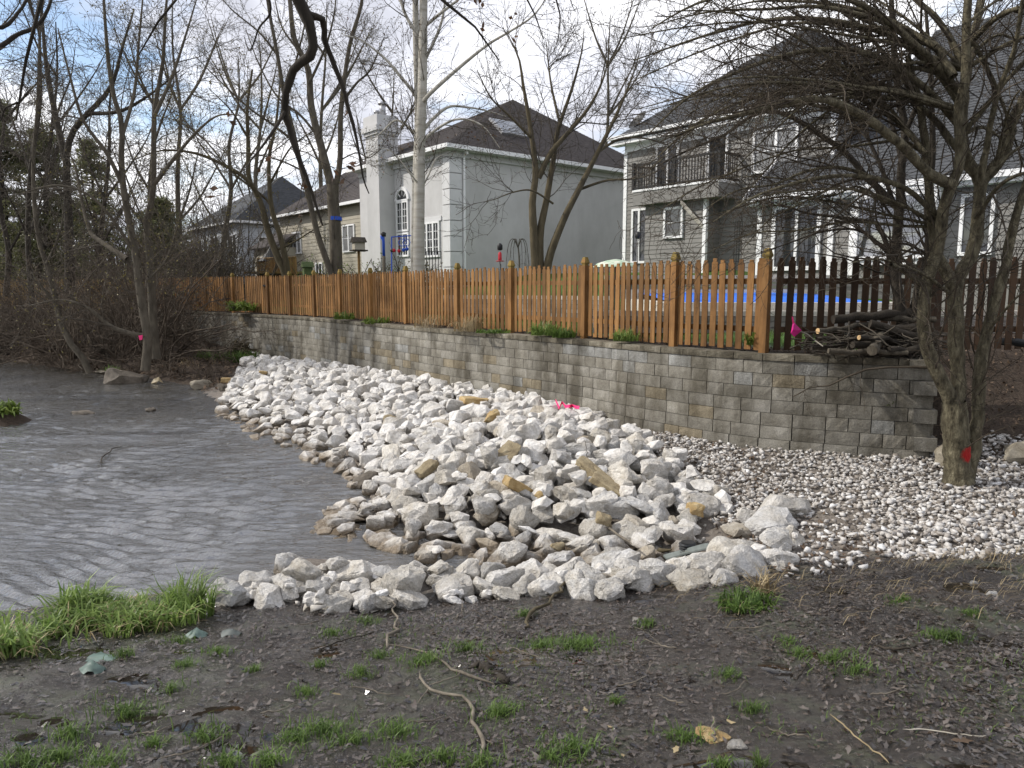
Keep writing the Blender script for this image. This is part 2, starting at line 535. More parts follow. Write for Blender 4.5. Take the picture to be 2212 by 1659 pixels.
M['glass'] = glass_mat('dark_window_glass', (0.022, 0.024, 0.027))
M['glass_sky'] = glass_mat('bright_window_glass', (0.05, 0.055, 0.06), 0.02)
M['glass_sky'].node_tree.nodes['Principled BSDF'].inputs['Metallic'].default_value = 0.0
M['glass_sky'].node_tree.nodes['Principled BSDF'].inputs['IOR'].default_value = 2.6
M['curtain'] = surf('pale_curtain_behind_glass', [(0.3, (0.13, 0.13, 0.13)), (0.7, (0.30, 0.30, 0.30))], 3, 0.15, 0.0, spec=0.8, rand=0, stretch=(5, 5, 0.4))


def roof_mat(name, c1, c2):
    m, n, l, p = new_mat(name)
    vec = coords(n, l, 'Object', False)
    br = n.new('ShaderNodeTexNoise')
    br.inputs['Scale'].default_value = 3.0
    br.inputs['Detail'].default_value = 6
    mp = n.new('ShaderNodeMapping')
    mp.inputs[3].default_value = (1.2, 1.2, 6.0)
    l.new(vec, mp.inputs[0])
    l.new(mp.outputs[0], br.inputs['Vector'])
    col = ramp(n, l, br.outputs['Fac'], [(0.3, c1), (0.7, c2)])
    l.new(col, p.inputs['Base Color'])
    p.inputs['Roughness'].default_value = 0.95
    p.inputs['Specular IOR Level'].default_value = 0.2
    l.new(bump(n, l, tnoise(n, l, vec, 30, 3), 0.4, 0.01), p.inputs['Normal'])
    return m


M['shingle_brown'] = roof_mat('brown_asphalt_shingle', (0.050, 0.044, 0.043), (0.092, 0.081, 0.078))
M['shingle_grey'] = roof_mat('charcoal_asphalt_shingle', (0.050, 0.052, 0.056), (0.088, 0.092, 0.098))


# ground: wet mud, litter and stone dust by zone
def ground_mat():
    m, n, l, p = new_mat('wet_ground')
    geo = n.new('ShaderNodeNewGeometry')
    pos = geo.outputs['Position']
    za = n.new('ShaderNodeAttribute')
    za.attribute_name = 'zone'
    sepc = n.new('ShaderNodeSeparateColor')
    l.new(za.outputs['Color'], sepc.inputs[0])
    n1 = tnoise(n, l, pos, 1.6, 8, 0.65)
    n2 = tnoise(n, l, pos, 26, 6, 0.7, 0.4)
    n3 = tnoise(n, l, pos, 85, 4, 0.7)
    mud = ramp(n, l, n2, [(0.3, (0.009, 0.0065, 0.005)), (0.5, (0.032, 0.0245, 0.019)), (0.72, (0.082, 0.067, 0.055))])
    moss = ramp(n, l, n2, [(0.3, (0.02, 0.026, 0.008)), (0.7, (0.06, 0.075, 0.022))])
    mm = ramp(n, l, n1, [(0.53, 0.0), (0.66, 0.65)])
    mud = mixc(n, l, mm, mud, moss)
    lit = ramp(n, l, n2, [(0.3, (0.022, 0.015, 0.011)), (0.7, (0.085, 0.062, 0.044))])
    dust = ramp(n, l, n2, [(0.3, (0.10, 0.082, 0.065)), (0.7, (0.27, 0.24, 0.21))])
    lawn = ramp(n, l, n2, [(0.3, (0.035, 0.08, 0.012)), (0.7, (0.075, 0.15, 0.028))])
    c = mixc(n, l, sepc.outputs[0], mud, lit)
    c = mixc(n, l, sepc.outputs[1], c, dust)
    c = mixc(n, l, sepc.outputs[2], c, lawn)
    l.new(c, p.inputs['Base Color'])
    dry = n.new('ShaderNodeMath')
    dry.operation = 'MAXIMUM'
    l.new(sepc.outputs[0], dry.inputs[0])
    l.new(sepc.outputs[1], dry.inputs[1])
    dry2 = n.new('ShaderNodeMath')
    dry2.operation = 'MAXIMUM'
    l.new(dry.outputs[0], dry2.inputs[0])
    l.new(sepc.outputs[2], dry2.inputs[1])
    wet = ramp(n, l, tnoise(n, l, pos, 3.2, 6, 0.7), [(0.40, 0.09), (0.60, 0.48)])
    rr = mixc(n, l, dry2.outputs[0], wet, (0.92, 0.92, 0.92))
    l.new(rr, p.inputs['Roughness'])
    l.new(mixc(n, l, dry2.outputs[0], (0.95, 0.95, 0.95), (0.25, 0.25, 0.25)), p.inputs['Specular IOR Level'])
    b1 = bump(n, l, n2, 0.9, 0.035)
    b2 = bump(n, l, n3, 0.6, 0.012, b1)
    l.new(b2, p.inputs['Normal'])
    return m


M['ground'] = ground_mat()


def water_mat():
    m, n, l, p = new_mat('stream_water')
    geo = n.new('ShaderNodeNewGeometry')
    pos = geo.outputs['Position']
    f = tnoise(n, l, pos, 0.5, 4)
    l.new(ramp(n, l, f, [(0.35, (0.014, 0.012, 0.008)), (0.65, (0.045, 0.040, 0.030))]), p.inputs['Base Color'])
    p.inputs['Roughness'].default_value = 0.035
    p.inputs['IOR'].default_value = 2.9
    p.inputs['Specular IOR Level'].default_value = 0.6
    mp = n.new('ShaderNodeMapping')
    mp.inputs[2].default_value = (0, 0, math.radians(-12))
    mp.inputs[3].default_value = (1.7, 4.2, 1.0)
    l.new(pos, mp.inputs[0])
    n1 = tnoise(n, l, mp.outputs[0], 1.2, 4, 0.6, 0.8)
    n2 = tnoise(n, l, mp.outputs[0], 6.2, 4, 0.65, 0.6)
    b1 = bump(n, l, n1, 1.0, 0.030)
    b2 = bump(n, l, n2, 1.0, 0.026, b1)
    l.new(b2, p.inputs['Normal'])
    return m


M['water'] = water_mat()
# ------------------------------------------------------------------ ground and stream
ZW = -0.45
WPOLY = np.array([(-90, 46), (-40, 36), (-22.1, 31.4), (-18.4, 28.8), (-15.2, 26.4), (-12.65, 24.9), (-10.0, 22.8), (-8.05, 19.6), (-6.3, 17.2),
                  (-4.6, 15.3), (-4, 14.36), (-3.2, 13.4), (-2.6, 12), (-2.2, 11.5), (-2.1, 10.5), (-1.95, 9.75), (-1.2, 9.15), (-.6, 8.95),
                  (.25, 8.98), (1.07, 8.70), (1.75, 8.40), (1.85, 8.05), (1.5, 7.80), (.74, 7.72), (0, 7.78), (-.85, 7.85), (-1.7, 7.95),
                  (-2.3, 8.05), (-2.54, 7.94), (-2.8, 7.4), (-3.2, 7.0), (-4.1, 6.75), (-4.9, 6.45), (-9, 5.2), (-30, 0), (-90, -3)], float)


def sdist(x, y, poly=WPOLY):
    """distance to the water's edge, negative in the water"""
    x, y = np.asarray(x, float), np.asarray(y, float)
    d2 = np.full(x.shape, 1e18)
    inside = np.zeros(x.shape, bool)
    n = len(poly)
    for i in range(n):
        ax, ay = poly[i]
        bx, by = poly[(i + 1) % n]
        ex, ey = bx - ax, by - ay
        t = np.clip(((x - ax) * ex + (y - ay) * ey) / max(ex * ex + ey * ey, 1e-12), 0, 1)
        d2 = np.minimum(d2, (x - ax - t * ex) ** 2 + (y - ay - t * ey) ** 2)
        c = ((ay <= y) & (by > y)) | ((by <= y) & (ay > y))
        with np.errstate(divide='ignore', invalid='ignore'):
            xi = ax + (y - ay) * ex / (ey if ey != 0 else 1e-9)
        inside ^= c & (x < xi)
    d = np.sqrt(d2)
    return np.where(inside, -d, d)


def sm(t):
    t = np.clip(t, 0, 1)
    return t * t * (3 - 2 * t)


_wv = [(rng.uniform(0, 6.28), rng.uniform(0, 6.28)) for _ in range(40)]


def wob(x, y, f0, octs=4):
    """cheap smooth noise, about -1..1"""
    r = 0
    a = 1.0
    k = 0
    for o in range(octs):
        f = f0 * 2 ** o
        for j in range(3):
            th, ph = _wv[(k) % 40]
            r = r + a * np.sin(f * (x * math.cos(th) + y * math.sin(th)) + ph + 1.7 * np.sin(f * 0.6 * (y * math.cos(th) - x * math.sin(th)) + ph * 2))
            k += 1
        a *= 0.55
    return r / 4.5


WALLX = np.array([-18.2, -13.3, -10.1, -7.35, -4.65, -1.7, -.3, 1.25, 2.5, 3.9, 5.95])
WALLY = np.array([36.0, 31.3, 28.3, 25.6, 21.95, 17.85, 16.2, 14.3, 12.55, 11.15, 10.22])


def mud_h(x, y):
    return 1.0 - y * (0.19 - 0.06 * sm((x + 1) / 5.0))


def ground_z(x, y, detail=True):
    x, y = np.asarray(x, float), np.asarray(y, float)
    d = sdist(x, y)
    mud = mud_h(x, np.minimum(y, 6.6))
    pile = np.interp(x, [-18, -15.5, -13, -11, -9.7, -1, 0.8, 2.2, 4.5], [1.0, .85, .40, .12, 0.0, 0.07, .13, .14, .16])
    b = sm((y - 6.2) / 1.6)
    T = mud * (1 - b) + pile * b
    k = 0.55 * (1 - b) + 0.165 * b
    left = sm((-8.6 - x) / 3.0) * sm((y - 15) / 3)
    k = k * (1 - left) + 0.34 * left
    far = sm((-16 - x) / 8.0) * sm((y - 20) / 6)
    T = T * (1 - far) + (1.05 + 0.02 * np.clip(y - 40, 0, 60)) * far
    out = np.minimum(T, ZW + d * k + 0.02)
    # soften the break of slope
    out = out - 0.04 * np.exp(-np.abs(T - (ZW + d * k)) / 0.08)
    rs = sm((y - 9.6) / 4.2) * sm((x - 6.3) / 0.9)
    out = out + 1.55 * rs
    out = out - 0.13 * np.exp(-((y - 7.25) / .55) ** 2) * sm((x + 2.9) / .5) * sm((1.9 - x) / .6)
    island = 0.42 * np.exp(-(((x + 11.9) / 1.0) ** 2 + ((y - 16.4) / 0.9) ** 2))
    ins = ZW - np.minimum(0.42, 0.05 + 0.33 * np.abs(d))
    z = np.where(d > 0, out, ins)
    z = np.maximum(z, ZW - 0.4 + island * 1.9)
    far2 = sm((y - 60) / 60.0)
    z = np.where(d > 0, z * (1 - far2) + 2.0 * far2, z)
    if detail:
        land = sm((d + 0.1) / 0.5)
        z = z + land * (0.022 * wob(x, y, 2.2, 3) + 0.016 * wob(x + 9, y, 11, 3) - 0.020 * np.clip(wob(x + 4, y + 2, 22, 3) - .05, 0, 1)) * np.where(y < 7, 1.0, 0.8)
        z = z + (1 - b) * land * (0.035 * wob(x + 2, y + 7, 4.5, 2) - 0.03 * np.clip(wob(x * 1.3 + 1, y, 3.2, 2) - .35, 0, 1))
        z = z + left * land * 0.10 * wob(x, y, 1.3, 4)
    return z


def gz(x, y):
    return float(ground_z(np.array([x]), np.array([y]))[0])


def axis(parts):
    out = []
    for a, b, s in parts:
        out.append(np.arange(a, b, s))
    out.append(np.array([parts[-1][1]]))
    return np.concatenate(out)


def grid_mesh(name, xs, ys, zf, smooth=True):
    X, Y = np.meshgrid(xs, ys)
    Z = zf(X, Y)
    V = np.stack([X, Y, Z], -1).reshape(-1, 3)
    nx, ny = len(xs), len(ys)
    i = np.arange(nx - 1)[None, :] + nx * np.arange(ny - 1)[:, None]
    Q = np.stack([i, i + 1, i + 1 + nx, i + nx], -1).reshape(-1, 4)
    return np_mesh(name, V, Q, smooth=smooth), X.ravel(), Y.ravel()


def set_zone(me, cols):
    a = me.color_attributes.new('zone', 'FLOAT_COLOR', 'POINT')
    arr = np.ones((len(cols), 4), np.float32)
    arr[:, :3] = cols
    a.data.foreach_set('color', arr.ravel())


gx = axis([(-1500, -200, 130), (-200, -60, 14), (-60, -24, 2.0), (-24, -8, 0.3), (-8, -4.2, 0.14), (-4.2, 4.8, 0.040), (4.8, 9.5, 0.14), (9.5, 24, 1.2), (24, 200, 18), (200, 1500, 130)])
gy = axis([(-60, -4, 6), (-4, 2.2, 0.4), (2.2, 7.6, 0.040), (7.6, 12, 0.12), (12, 34, 0.28), (34, 60, 2), (60, 200, 14), (200, 1900, 170)])
gme, GX, GY = grid_mesh('ground', gx, gy, ground_z)
dW = sdist(GX, GY)
zn = np.zeros((len(GX), 3), np.float32)
zn[:, 0] = np.maximum(sm((-8.2 - GX) / 1.2) * sm((GY - 14) / 2), sm((GX - 6.2) / .5) * sm((GY - 9.8) / .6))
zn[:, 0] = np.maximum(zn[:, 0], sm((GY - 36) / 4))
bline = 6.25 - 0.03 * np.clip(GX, -4, 3) + 0.25 * np.clip(GX - 2.6, 0, 9) * 0.3
zn[:, 1] = sm((GY - bline - 0.1 + 0.12 * wob(GX, GY, 3, 2)) / 0.35) * (1 - zn[:, 0]) * (GX > -9)
set_zone(gme, zn)
ground = tag(link('ground', gme, M['ground']), kind='structure')


_gw = np.random.default_rng(3)
_waves = []
for _ in range(40):
    th = math.radians(90 - 8 + (_gw.normal() * 11 if _gw.random() < .75 else _gw.normal() * 8 - 24))          # crests mostly across the view, a little askew
    kk = 2 * math.pi / math.exp(_gw.uniform(math.log(0.085), math.log(0.34)))
    _waves.append((kk * math.cos(th), kk * math.sin(th), kk, _gw.uniform(0, 6.28), _gw.uniform(.5, 1.3)))


def water_z(x, y):
    # current bends the ripples; patches of rough and calm water
    xb = x + 0.35 * np.sin(0.9 * y + 0.4 * x)
    yb = y + 0.30 * np.sin(0.7 * x + 0.5 * y) + 0.10 * np.sin(2.3 * x - y)
    patch = 0.55 + 0.75 * np.clip(wob(x * .7 + 3, y, 0.9, 3) + .25, 0, 1.2)
    h = 0
    for (kx, ky, kk, ph, a) in _waves:
        h = h + a * 0.085 / kk * np.sin(kx * xb + ky * yb + ph)
    z = h * patch
    for (cx, cy, a) in ((-8.2, 14.6, .05), (-5.4, 10.9, .035), (-11.5, 20.5, .03)):
        z = z + a * np.sin(4.5 * (y - cy)) * np.exp(-(((x - cx) / 2.0) ** 2 + ((y - cy) / 0.8) ** 2))
    q = sm((sdist(x, y) + 1.3) / 1.3) * (x > -3.2) * (y < 10.5)
    return ZW + z * (1 - 0.65 * q)


wx = axis([(-90, -24, 3), (-24, -13, 0.2), (-13, -8, 0.09), (-8, 2.4, 0.055)])
wy = axis([(-4, 5, 1.0), (5, 11, 0.028), (11, 17, 0.05), (17, 30, 0.11), (30, 50, 1.0)])
wme, _, _ = grid_mesh('stream', wx, wy, water_z)
tag(link('stream', wme, M['water']), kind='structure')


# ------------------------------------------------------------------ paths
class Path:
    def __init__(self, pts, n=400):
        p = np.array(pts, float)
        # smooth by Catmull-Rom
        out = []
        for i in range(len(p) - 1):
            p0, p1, p2, p3 = p[max(i - 1, 0)], p[i], p[i + 1], p[min(i + 2, len(p) - 1)]
            for t in np.linspace(0, 1, 24, endpoint=False):
                out.append(0.5 * ((2 * p1) + (p2 - p0) * t + (2 * p0 - 5 * p1 + 4 * p2 - p3) * t * t + (3 * p1 - p0 - 3 * p2 + p3) * t ** 3))
        out.append(p[-1])
        self.p = np.array(out)
        self.s = np.concatenate([[0], np.cumsum(np.hypot(*np.diff(self.p, axis=0).T))])
        self.len = self.s[-1]

    def pos(self, s):
        return np.array([np.interp(s, self.s, self.p[:, 0]), np.interp(s, self.s, self.p[:, 1])])

    def tan(self, s):
        a, b = self.pos(min(s + 0.12, self.len)), self.pos(max(s - 0.12, 0))
        t = a - b
        return t / np.hypot(*t)


# ------------------------------------------------------------------ retaining wall
wall_path = Path(list(zip(WALLX, WALLY)))       # front lip of the cap, from far left to the near corner
WALL_TOP = 1.60
BL, BH, BD = 0.46, 0.2, 0.30


def block_mesh(name, L, H, D, seed, nx=5, nz=3, rough=0.014):
    """split-faced block, front at y=0 (facing -y), back at y=D, length along x, base at z=0"""
    r = np.random.default_rng(seed)
    vs, fs = [], []
    g = 0.004
    for j in range(nz + 1):
        for i in range(nx + 1):
            x = (i / nx - 0.5) * (L - 2 * g)
            z = g + j / nz * (H - 2 * g)
            edge = i in (0, nx) or j in (0, nz)
            y = (0.003 + r.uniform(0, .003)) if edge else -r.uniform(-.002, rough)
            vs.append((x + (0 if i in (0, nx) else r.uniform(-.012, .012)), y, z))
    for j in range(nz):
        for i in range(nx):
            a = j * (nx + 1) + i
            fs.append((a, a + 1, a + nx + 2, a + nx + 1))
    b = len(vs)
    hx = L / 2 - g
    vs += [(-hx, D, g), (hx, D, g), (hx, D, H - g), (-hx, D, H - g)]
    top = [nz * (nx + 1) + i for i in range(nx + 1)]
    bot = list(range(nx + 1))
    lft = [j * (nx + 1) for j in range(nz + 1)]
    rgt = [j * (nx + 1) + nx for j in range(nz + 1)]
    fs.append(tuple(top) + (b + 2, b + 3))
    fs.append(tuple(bot[::-1]) + (b, b + 1))
    fs.append(tuple(lft) + (b + 3, b))
    fs.append(tuple(rgt[::-1]) + (b + 1, b + 2))
    me = bpy.data.meshes.new(name)
    me.from_pydata(vs, [], fs)
    return me


wall = empty('retaining_wall', (float(WALLX[-1]), float(WALLY[-1]), 0))
tag(wall, 'long curved grey split-face concrete block retaining wall below the picket fence', 'retaining wall')
WROOT = Vector((WALLX[-1], WALLY[-1], 0))
block_protos = {}
for mk in ('block', 'block_tan', 'block_pale', 'cap'):
    for L in (0.46, 0.30):
        for sd in range(4):
            H = 0.105 if mk == 'cap' else BH
            me = block_mesh('cap_block' if mk == 'cap' else 'block', L, H, 0.36 if mk == 'cap' else BD, 31 + sd * 7 + int(L * 100), rough=0.004 if mk == 'cap' else 0.005)
            me.materials.append(M[mk])
            block_protos[(mk, L, sd)] = me
brng = random.Random(5)
specs = []           # (s, x, y, z, angle, L, material)
for k in range(-1, 12):
    if k == -1:
        z0 = WALL_TOP - 0.105
        back = 0.0
    else:
        z0 = WALL_TOP - 0.105 - BH * (k + 1)
        back = -0.012 * (k + 1) + 0.03
    s = wall_path.len - (0.0 if k % 2 else 0.0)
    first = True
    while s > 0.3:
        L = 0.30 if ((first and k % 2) or brng.random() < 0.22) else 0.46
        if k == -1:
            L = 0.46
        first = False
        if brng.random() < 0.0:
            pass
        c = s - L / 2
        p = wall_path.pos(c)
        t = wall_path.tan(c)
        nrm = np.array([t[1], -t[0]])            # outward: towards the stream
        if nrm[1] > 0:
            nrm = -nrm
        q = p + nrm * (-back)
        gzz = gz(q[0] + nrm[0] * .2, q[1] + nrm[1] * .2)
        s -= L + 0.004
        if z0 + BH < gzz - 0.12:
            continue
        mk = 'cap' if k == -1 else 'block'
        u = brng.random()
        if k >= 0:
            far_tan = 0.20 if (-6 < p[0] < 0.5 and k >= 2) else 0.03
            if u < far_tan:
                mk = 'block_tan'
            elif u > 0.93:
                mk = 'block_pale'
            if k == 0 and 0.9 < p[0] < 1.95:
                mk = 'block_pale'
        specs.append((math.hypot(q[0], q[1] - 0), q[0], q[1], z0, math.atan2(-nrm[0], nrm[1]) + math.pi, L, mk))
blocks = sorted([b for b in specs if b[6] != 'cap'])
caps = sorted([b for b in specs if b[6] == 'cap'])
stuffV, stuffF, stuffM, nv = [], [], [], 0
joined = {}
for i, (dist, x, y, z, ang, L, mk) in enumerate(blocks + caps):
    me = block_protos[(mk, L, brng.randrange(4))]
    jig = (brng.uniform(-.006, .006), brng.uniform(-.012, .012))
    if mk == 'cap' or i < 300:
        o = link('cap_block' if mk == 'cap' else 'block', me, None, wall)
        o.location = Vector((x, y, z)) - WROOT
        o.rotation_euler = (0, 0, ang + jig[1])
    else:
        joined.setdefault(mk, []).append((me, Matrix.Translation(Vector((x, y, z)) - WROOT) @ Matrix.Rotation(ang + jig[1], 4, 'Z')))


def join_instances(name, items, parent=None):
    """one mesh with one material slot per material, from (mesh, matrix) pairs"""
    mats = []
    V, F, MI = [], [], []
    for me, mx in items:
        b = len(V)
        m = me.materials[0]
        if m not in mats:
            mats.append(m)
        mi = mats.index(m)
        V += [tuple(mx @ v.co) for v in me.vertices]
        F += [tuple(b + k for k in p.vertices) for p in me.polygons]
        MI += [mi] * len(me.polygons)
    me2 = bpy.data.meshes.new(name)
    me2.from_pydata(V, [], F)
    for m in mats:
        me2.materials.append(m)
    me2.polygons.foreach_set('material_index', MI)
    o = bpy.data.objects.new(name, me2)
    C.objects.link(o)
    o.parent = parent
    return o


allj = [it for v in joined.values() for it in v]
if allj:
    tag(join_instances('far_blocks', allj, wall), kind='stuff')
# dark core behind the joints, and the return of the wall past the corner
core = MB()
ss = np.linspace(0.1, wall_path.len - 0.05, 70)
ring = []
for s in ss:
    p, t = wall_path.pos(s), wall_path.tan(s)
    n_ = np.array([t[1], -t[0]])
    if n_[1] > 0:
        n_ = -n_
    a, b = p - n_ * 0.05, p - n_ * 0.34
    ring.append((a, b))
for i in range(len(ring) - 1):
    (a, b), (c, d) = ring[i], ring[i + 1]
    core.prism([(a[0], a[1], -0.6), (c[0], c[1], -0.6), (d[0], d[1], -0.6), (b[0], b[1], -0.6)], (0, 0, WALL_TOP - 0.11 + 0.6 - 0.01))
core.v = [tuple(Vector(v) - WROOT) for v in core.v]
core.build('wall_core', M['joint'], wall)
# return wall beyond the corner, running back up the slope
ct = wall_path.tan(wall_path.len)
rdir = np.array([0.30, 0.954])
for k in range(-1, 8):
    z0 = WALL_TOP - 0.105 if k == -1 else WALL_TOP - 0.105 - BH * (k + 1)
    for j in range(7):
        L = 0.46
        c = 0.14 + (0.23 if k % 2 else 0.46) + j * 0.464 - 0.23
        q = np.array([WALLX[-1], WALLY[-1]]) + rdir * c + np.array([0.02, 0.0])
        nrm = np.array([rdir[1], -rdir[0]])
        q = q + nrm * 0.012 * max(k, 0)
        mk = 'cap' if k == -1 else 'block'
        o = link('cap_block' if mk == 'cap' else 'block', block_protos[(mk, 0.46, brng.randrange(4))], None, wall)
        o.location = Vector((q[0], q[1], z0)) - WROOT
        o.rotation_euler = (0, 0, math.atan2(-nrm[0], nrm[1]) + math.pi)

# ------------------------------------------------------------------ yard behind the wall
FX = [-16.8, -13.1, -9.8, -7.0, -4.2, -1.33, 0.05, 1.45, 2.75, 3.98]
FY = [34.7, 31.5, 28.6, 25.8, 22.3, 18.2, 16.5, 14.7, 12.75, 11.36]
fence_path = Path(list(zip(FX, FY)))


def behind(x, y):
    """metres behind the wall's front lip (positive in the yard)"""
    return sdist(x, y, YPOLY)


YP = [(a, b) for a, b in wall_path.p[::6]]
YPOLY = np.array(YP[:-1] + [(WALLX[-1], WALLY[-1]), (6.3, 10.6), (7.3, 13.2), (12, 14.5), (400, 16), (400, 500), (-400, 500), (-400, 60), (-60, 44), (-30, 40)], float)


def yard_z(x, y):
    b = -sdist(x, y, YPOLY)
    q = b
    z = 1.50 + 0.10 * sm(q / 0.35) + 0.085 * np.clip(q - 0.8, 0, 4.0) + np.clip((q - 4.8) * 0.16, 0, 1.35)
    pool = sm((x - 2.4) / .4) * sm((13.6 - x) / 1.0) * sm((y - 14.5) / .2) * sm((20.3 - y) / .3)
    z = z * (1 - pool) + 1.95 * pool
    z = np.where(b < 0, np.maximum(z - 1.2, -2 + 0 * z) + np.clip(b * 2.0, -3, 0), z)
    lx = sm((-15 - x) / 6)
    z = z * (1 - 0.25 * lx)
    return z + (b > .4) * 0.012 * wob(x, y, 6, 2)


yx = axis([(-400, -60, 40), (-60, -20, 2.0), (-20, 12, 0.22), (12, 40, 2), (40, 400, 40)])
yy = axis([(9.8, 30, 0.22), (30, 60, 1.0), (60, 480, 40)])
X, Y = np.meshgrid(yx, yy)
Zy = yard_z(X, Y)
bb = -sdist(X, Y, YPOLY)
nx_, ny_ = len(yx), len(yy)
idx = np.arange(nx_ - 1)[None, :] + nx_ * np.arange(ny_ - 1)[:, None]
Q = np.stack([idx, idx + 1, idx + 1 + nx_, idx + nx_], -1).reshape(-1, 4)
keep = (bb.ravel()[Q] > 0.12).all(1)
yme = np_mesh('lawn', np.stack([X, Y, Zy], -1).reshape(-1, 3), Q[keep], smooth=True)
zn = np.zeros((X.size, 3), np.float32)
bf = bb.ravel()
zn[:, 2] = sm((bf - 0.9) / 0.5) * (1 - 0.5 * sm((wob(X.ravel(), Y.ravel(), 0.9, 3) - 0.3) * 2))
zn[:, 0] = np.maximum(1 - zn[:, 2], sm((-12 - X.ravel()) / 3))
zn[:, 2] *= 1 - sm((-12 - X.ravel()) / 3)
set_zone(yme, zn)
tag(link('lawn', yme, M['ground']), kind='structure')


def yz(x, y):
    return float(yard_z(np.array([x]), np.array([y]))[0])


# ------------------------------------------------------------------ picket fences
def picket_mesh(name, w, h, t, mat, notch=0.022, neck=0.05):
    vs, fs = [], []
    prof = [(-w / 2, 0), (w / 2, 0), (w / 2, h - neck - .02), (w / 2 - notch, h - neck + .005), (w / 2 - notch * .8, h - 0.012), (w / 2 - notch * 1.2, h), (-w / 2 + notch * 1.2, h), (-w / 2 + notch * .8, h - 0.012), (-w / 2 + notch, h - neck + .005), (-w / 2, h - neck - .02)]
    n = len(prof)
    for y in (-t / 2, t / 2):
        vs += [(x, y, z) for x, z in prof]
    fs = [tuple(range(n)), tuple(range(2 * n - 1, n - 1, -1))]
    fs += [(i, i + n, (i + 1) % n + n, (i + 1) % n) for i in range(n)]
    me = bpy.data.meshes.new(name)
    me.from_pydata(vs, [], fs)
    me.materials.append(mat)
    bm = bmesh.new()
    bm.from_mesh(me)
    bmesh.ops.recalc_face_normals(bm, faces=bm.faces[:])
    bm.to_mesh(me)
    bm.free()
    return me


def post_meshes(h, w, mat, capmat):
    a = MB().box(-w / 2, w / 2, -w / 2, w / 2, -0.25, h)
    po = a.build('post', mat)
    c = MB()
    # neck, collar and gothic cap
    def ring(z, r):
        return [(-r, -r, z), (r, -r, z), (r, r, z), (-r, r, z)]
    lv = [(h, w * .40), (h + .028, w * .40), (h + .036, w * .50), (h + .06, w * .56), (h + .072, w * .52), (h + .15, w * .34), (h + .165, w * .28)]
    vs = [p for z, r in lv for p in ring(z, r)]
    fs = []
    for i in range(len(lv) - 1):
        for k in range(4):
            fs.append((i * 4 + k, i * 4 + (k + 1) % 4, i * 4 + 4 + (k + 1) % 4, i * 4 + 4 + k))
    fs += [(3, 2, 1, 0), tuple(range((len(lv) - 1) * 4, len(lv) * 4))]
    c.add(vs, fs)
    cap = c.build('post_cap', capmat)
    pm, cm = po.data, cap.data
    bpy.data.objects.remove(po)
    bpy.data.objects.remove(cap)
    return pm, cm


def build_fence(name, label, path, s0, s1, posts, mat, capmat, spacing, pw, h, zfun, rails=True, cat='fence', side=1, jitter=1.0, skip=()):
    o0 = path.pos(s1)
    root = empty(name, (o0[0], o0[1], zfun(*o0)))
    tag(root, label, cat)
    rl = root.location
    fr = random.Random(hash(name) % 1000 if False else len(label))
    protos = [picket_mesh('picket', pw, h * q, 0.02, mat) for q in (1.0, 0.99, 1.008)]
    pm, cm = post_meshes(h - 0.02, 0.115, mat, capmat)
    s = s0
    while s < s1:
        if not any(abs(s - q) < 0.05 for q in posts) and not any(a < s < b for a, b in skip):
            p, t = path.pos(s), path.tan(s)
            o = link('picket', fr.choice(protos), None, root)
            z = zfun(*p)
            o.location = Vector((p[0], p[1], z + fr.uniform(-.012, .012))) - rl
            o.rotation_euler = (fr.uniform(-.006, .006), fr.uniform(-.011, .011) * jitter, math.atan2(t[1], t[0]))
        s += spacing
    for q in posts:
        p, t = path.pos(q), path.tan(q)
        o = link('post', pm, None, root)
        n_ = np.array([t[1], -t[0]])
        o.location = Vector((p[0] + n_[0] * .015, p[1] + n_[1] * .015, zfun(*p))) - rl
        o.rotation_euler = (0, 0, math.atan2(t[1], t[0]))
        c = link('post_cap', cm, None, o)
    # two rails behind the pickets between posts
    qs = sorted(set([s0] + list(posts) + [s1]))
    for a, b in zip(qs[:-1], qs[1:]):
        if b - a < 0.3 or any(x <= (a + b) / 2 <= y for x, y in skip):
            continue
        pa, pb = path.pos(a), path.pos(b)
        t = (pb - pa) / np.hypot(*(pb - pa))
        n_ = np.array([-t[1], t[0]]) * side
        for hh in (0.27, 1.02):
            m = MB()
            f = lambda al, o_, z: (pa[0] + t[0] * al + n_[0] * o_ - rl.x, pa[1] + t[1] * al + n_[1] * o_ - rl.y, z)
            za = (zfun(*pa) + zfun(*pb)) / 2 - rl.z
            m.fbox(f, 0.02, np.hypot(*(pb - pa)) - 0.02, 0.012, 0.05, za + hh, za + hh + 0.09)
            m.build('rail', mat, root)
    return root


FH = 1.42
ztop = lambda x, y: 1.64
# arc lengths of the posts seen in the photograph
post_px = [446, 504.5, 580, 627.5, 680, 736.7, 802, 878.6, 989.7, 1105.8, 1264.6, 1458, 1661]


def s_at_px(path, px):
    ss_ = np.linspace(0, path.len, 3000)
    pp = np.array([path.pos(q) for q in ss_])
    d_ = pp[:, 1] * math.cos(PITCH) + (CAMZ - 2.3) * math.sin(PITCH)
    u = 1106 + 1580 * pp[:, 0] / d_
    return float(ss_[np.argmin(np.abs(u - px))])


posts_s = [s_at_px(fence_path, p) for p in post_px]
gate_a, gate_b = s_at_px(fence_path, 528), s_at_px(fence_path, 580)
main_len = fence_path.len
build_fence('picket_fence', 'long sunlit cedar picket fence with gothic post caps above the block wall', fence_path, 0.02, main_len, [0.05] + posts_s[:-1] + [main_len - 0.06], M['wood'], M['post_cap'], 0.160, 0.108, FH, ztop, skip=((gate_a, gate_b),))
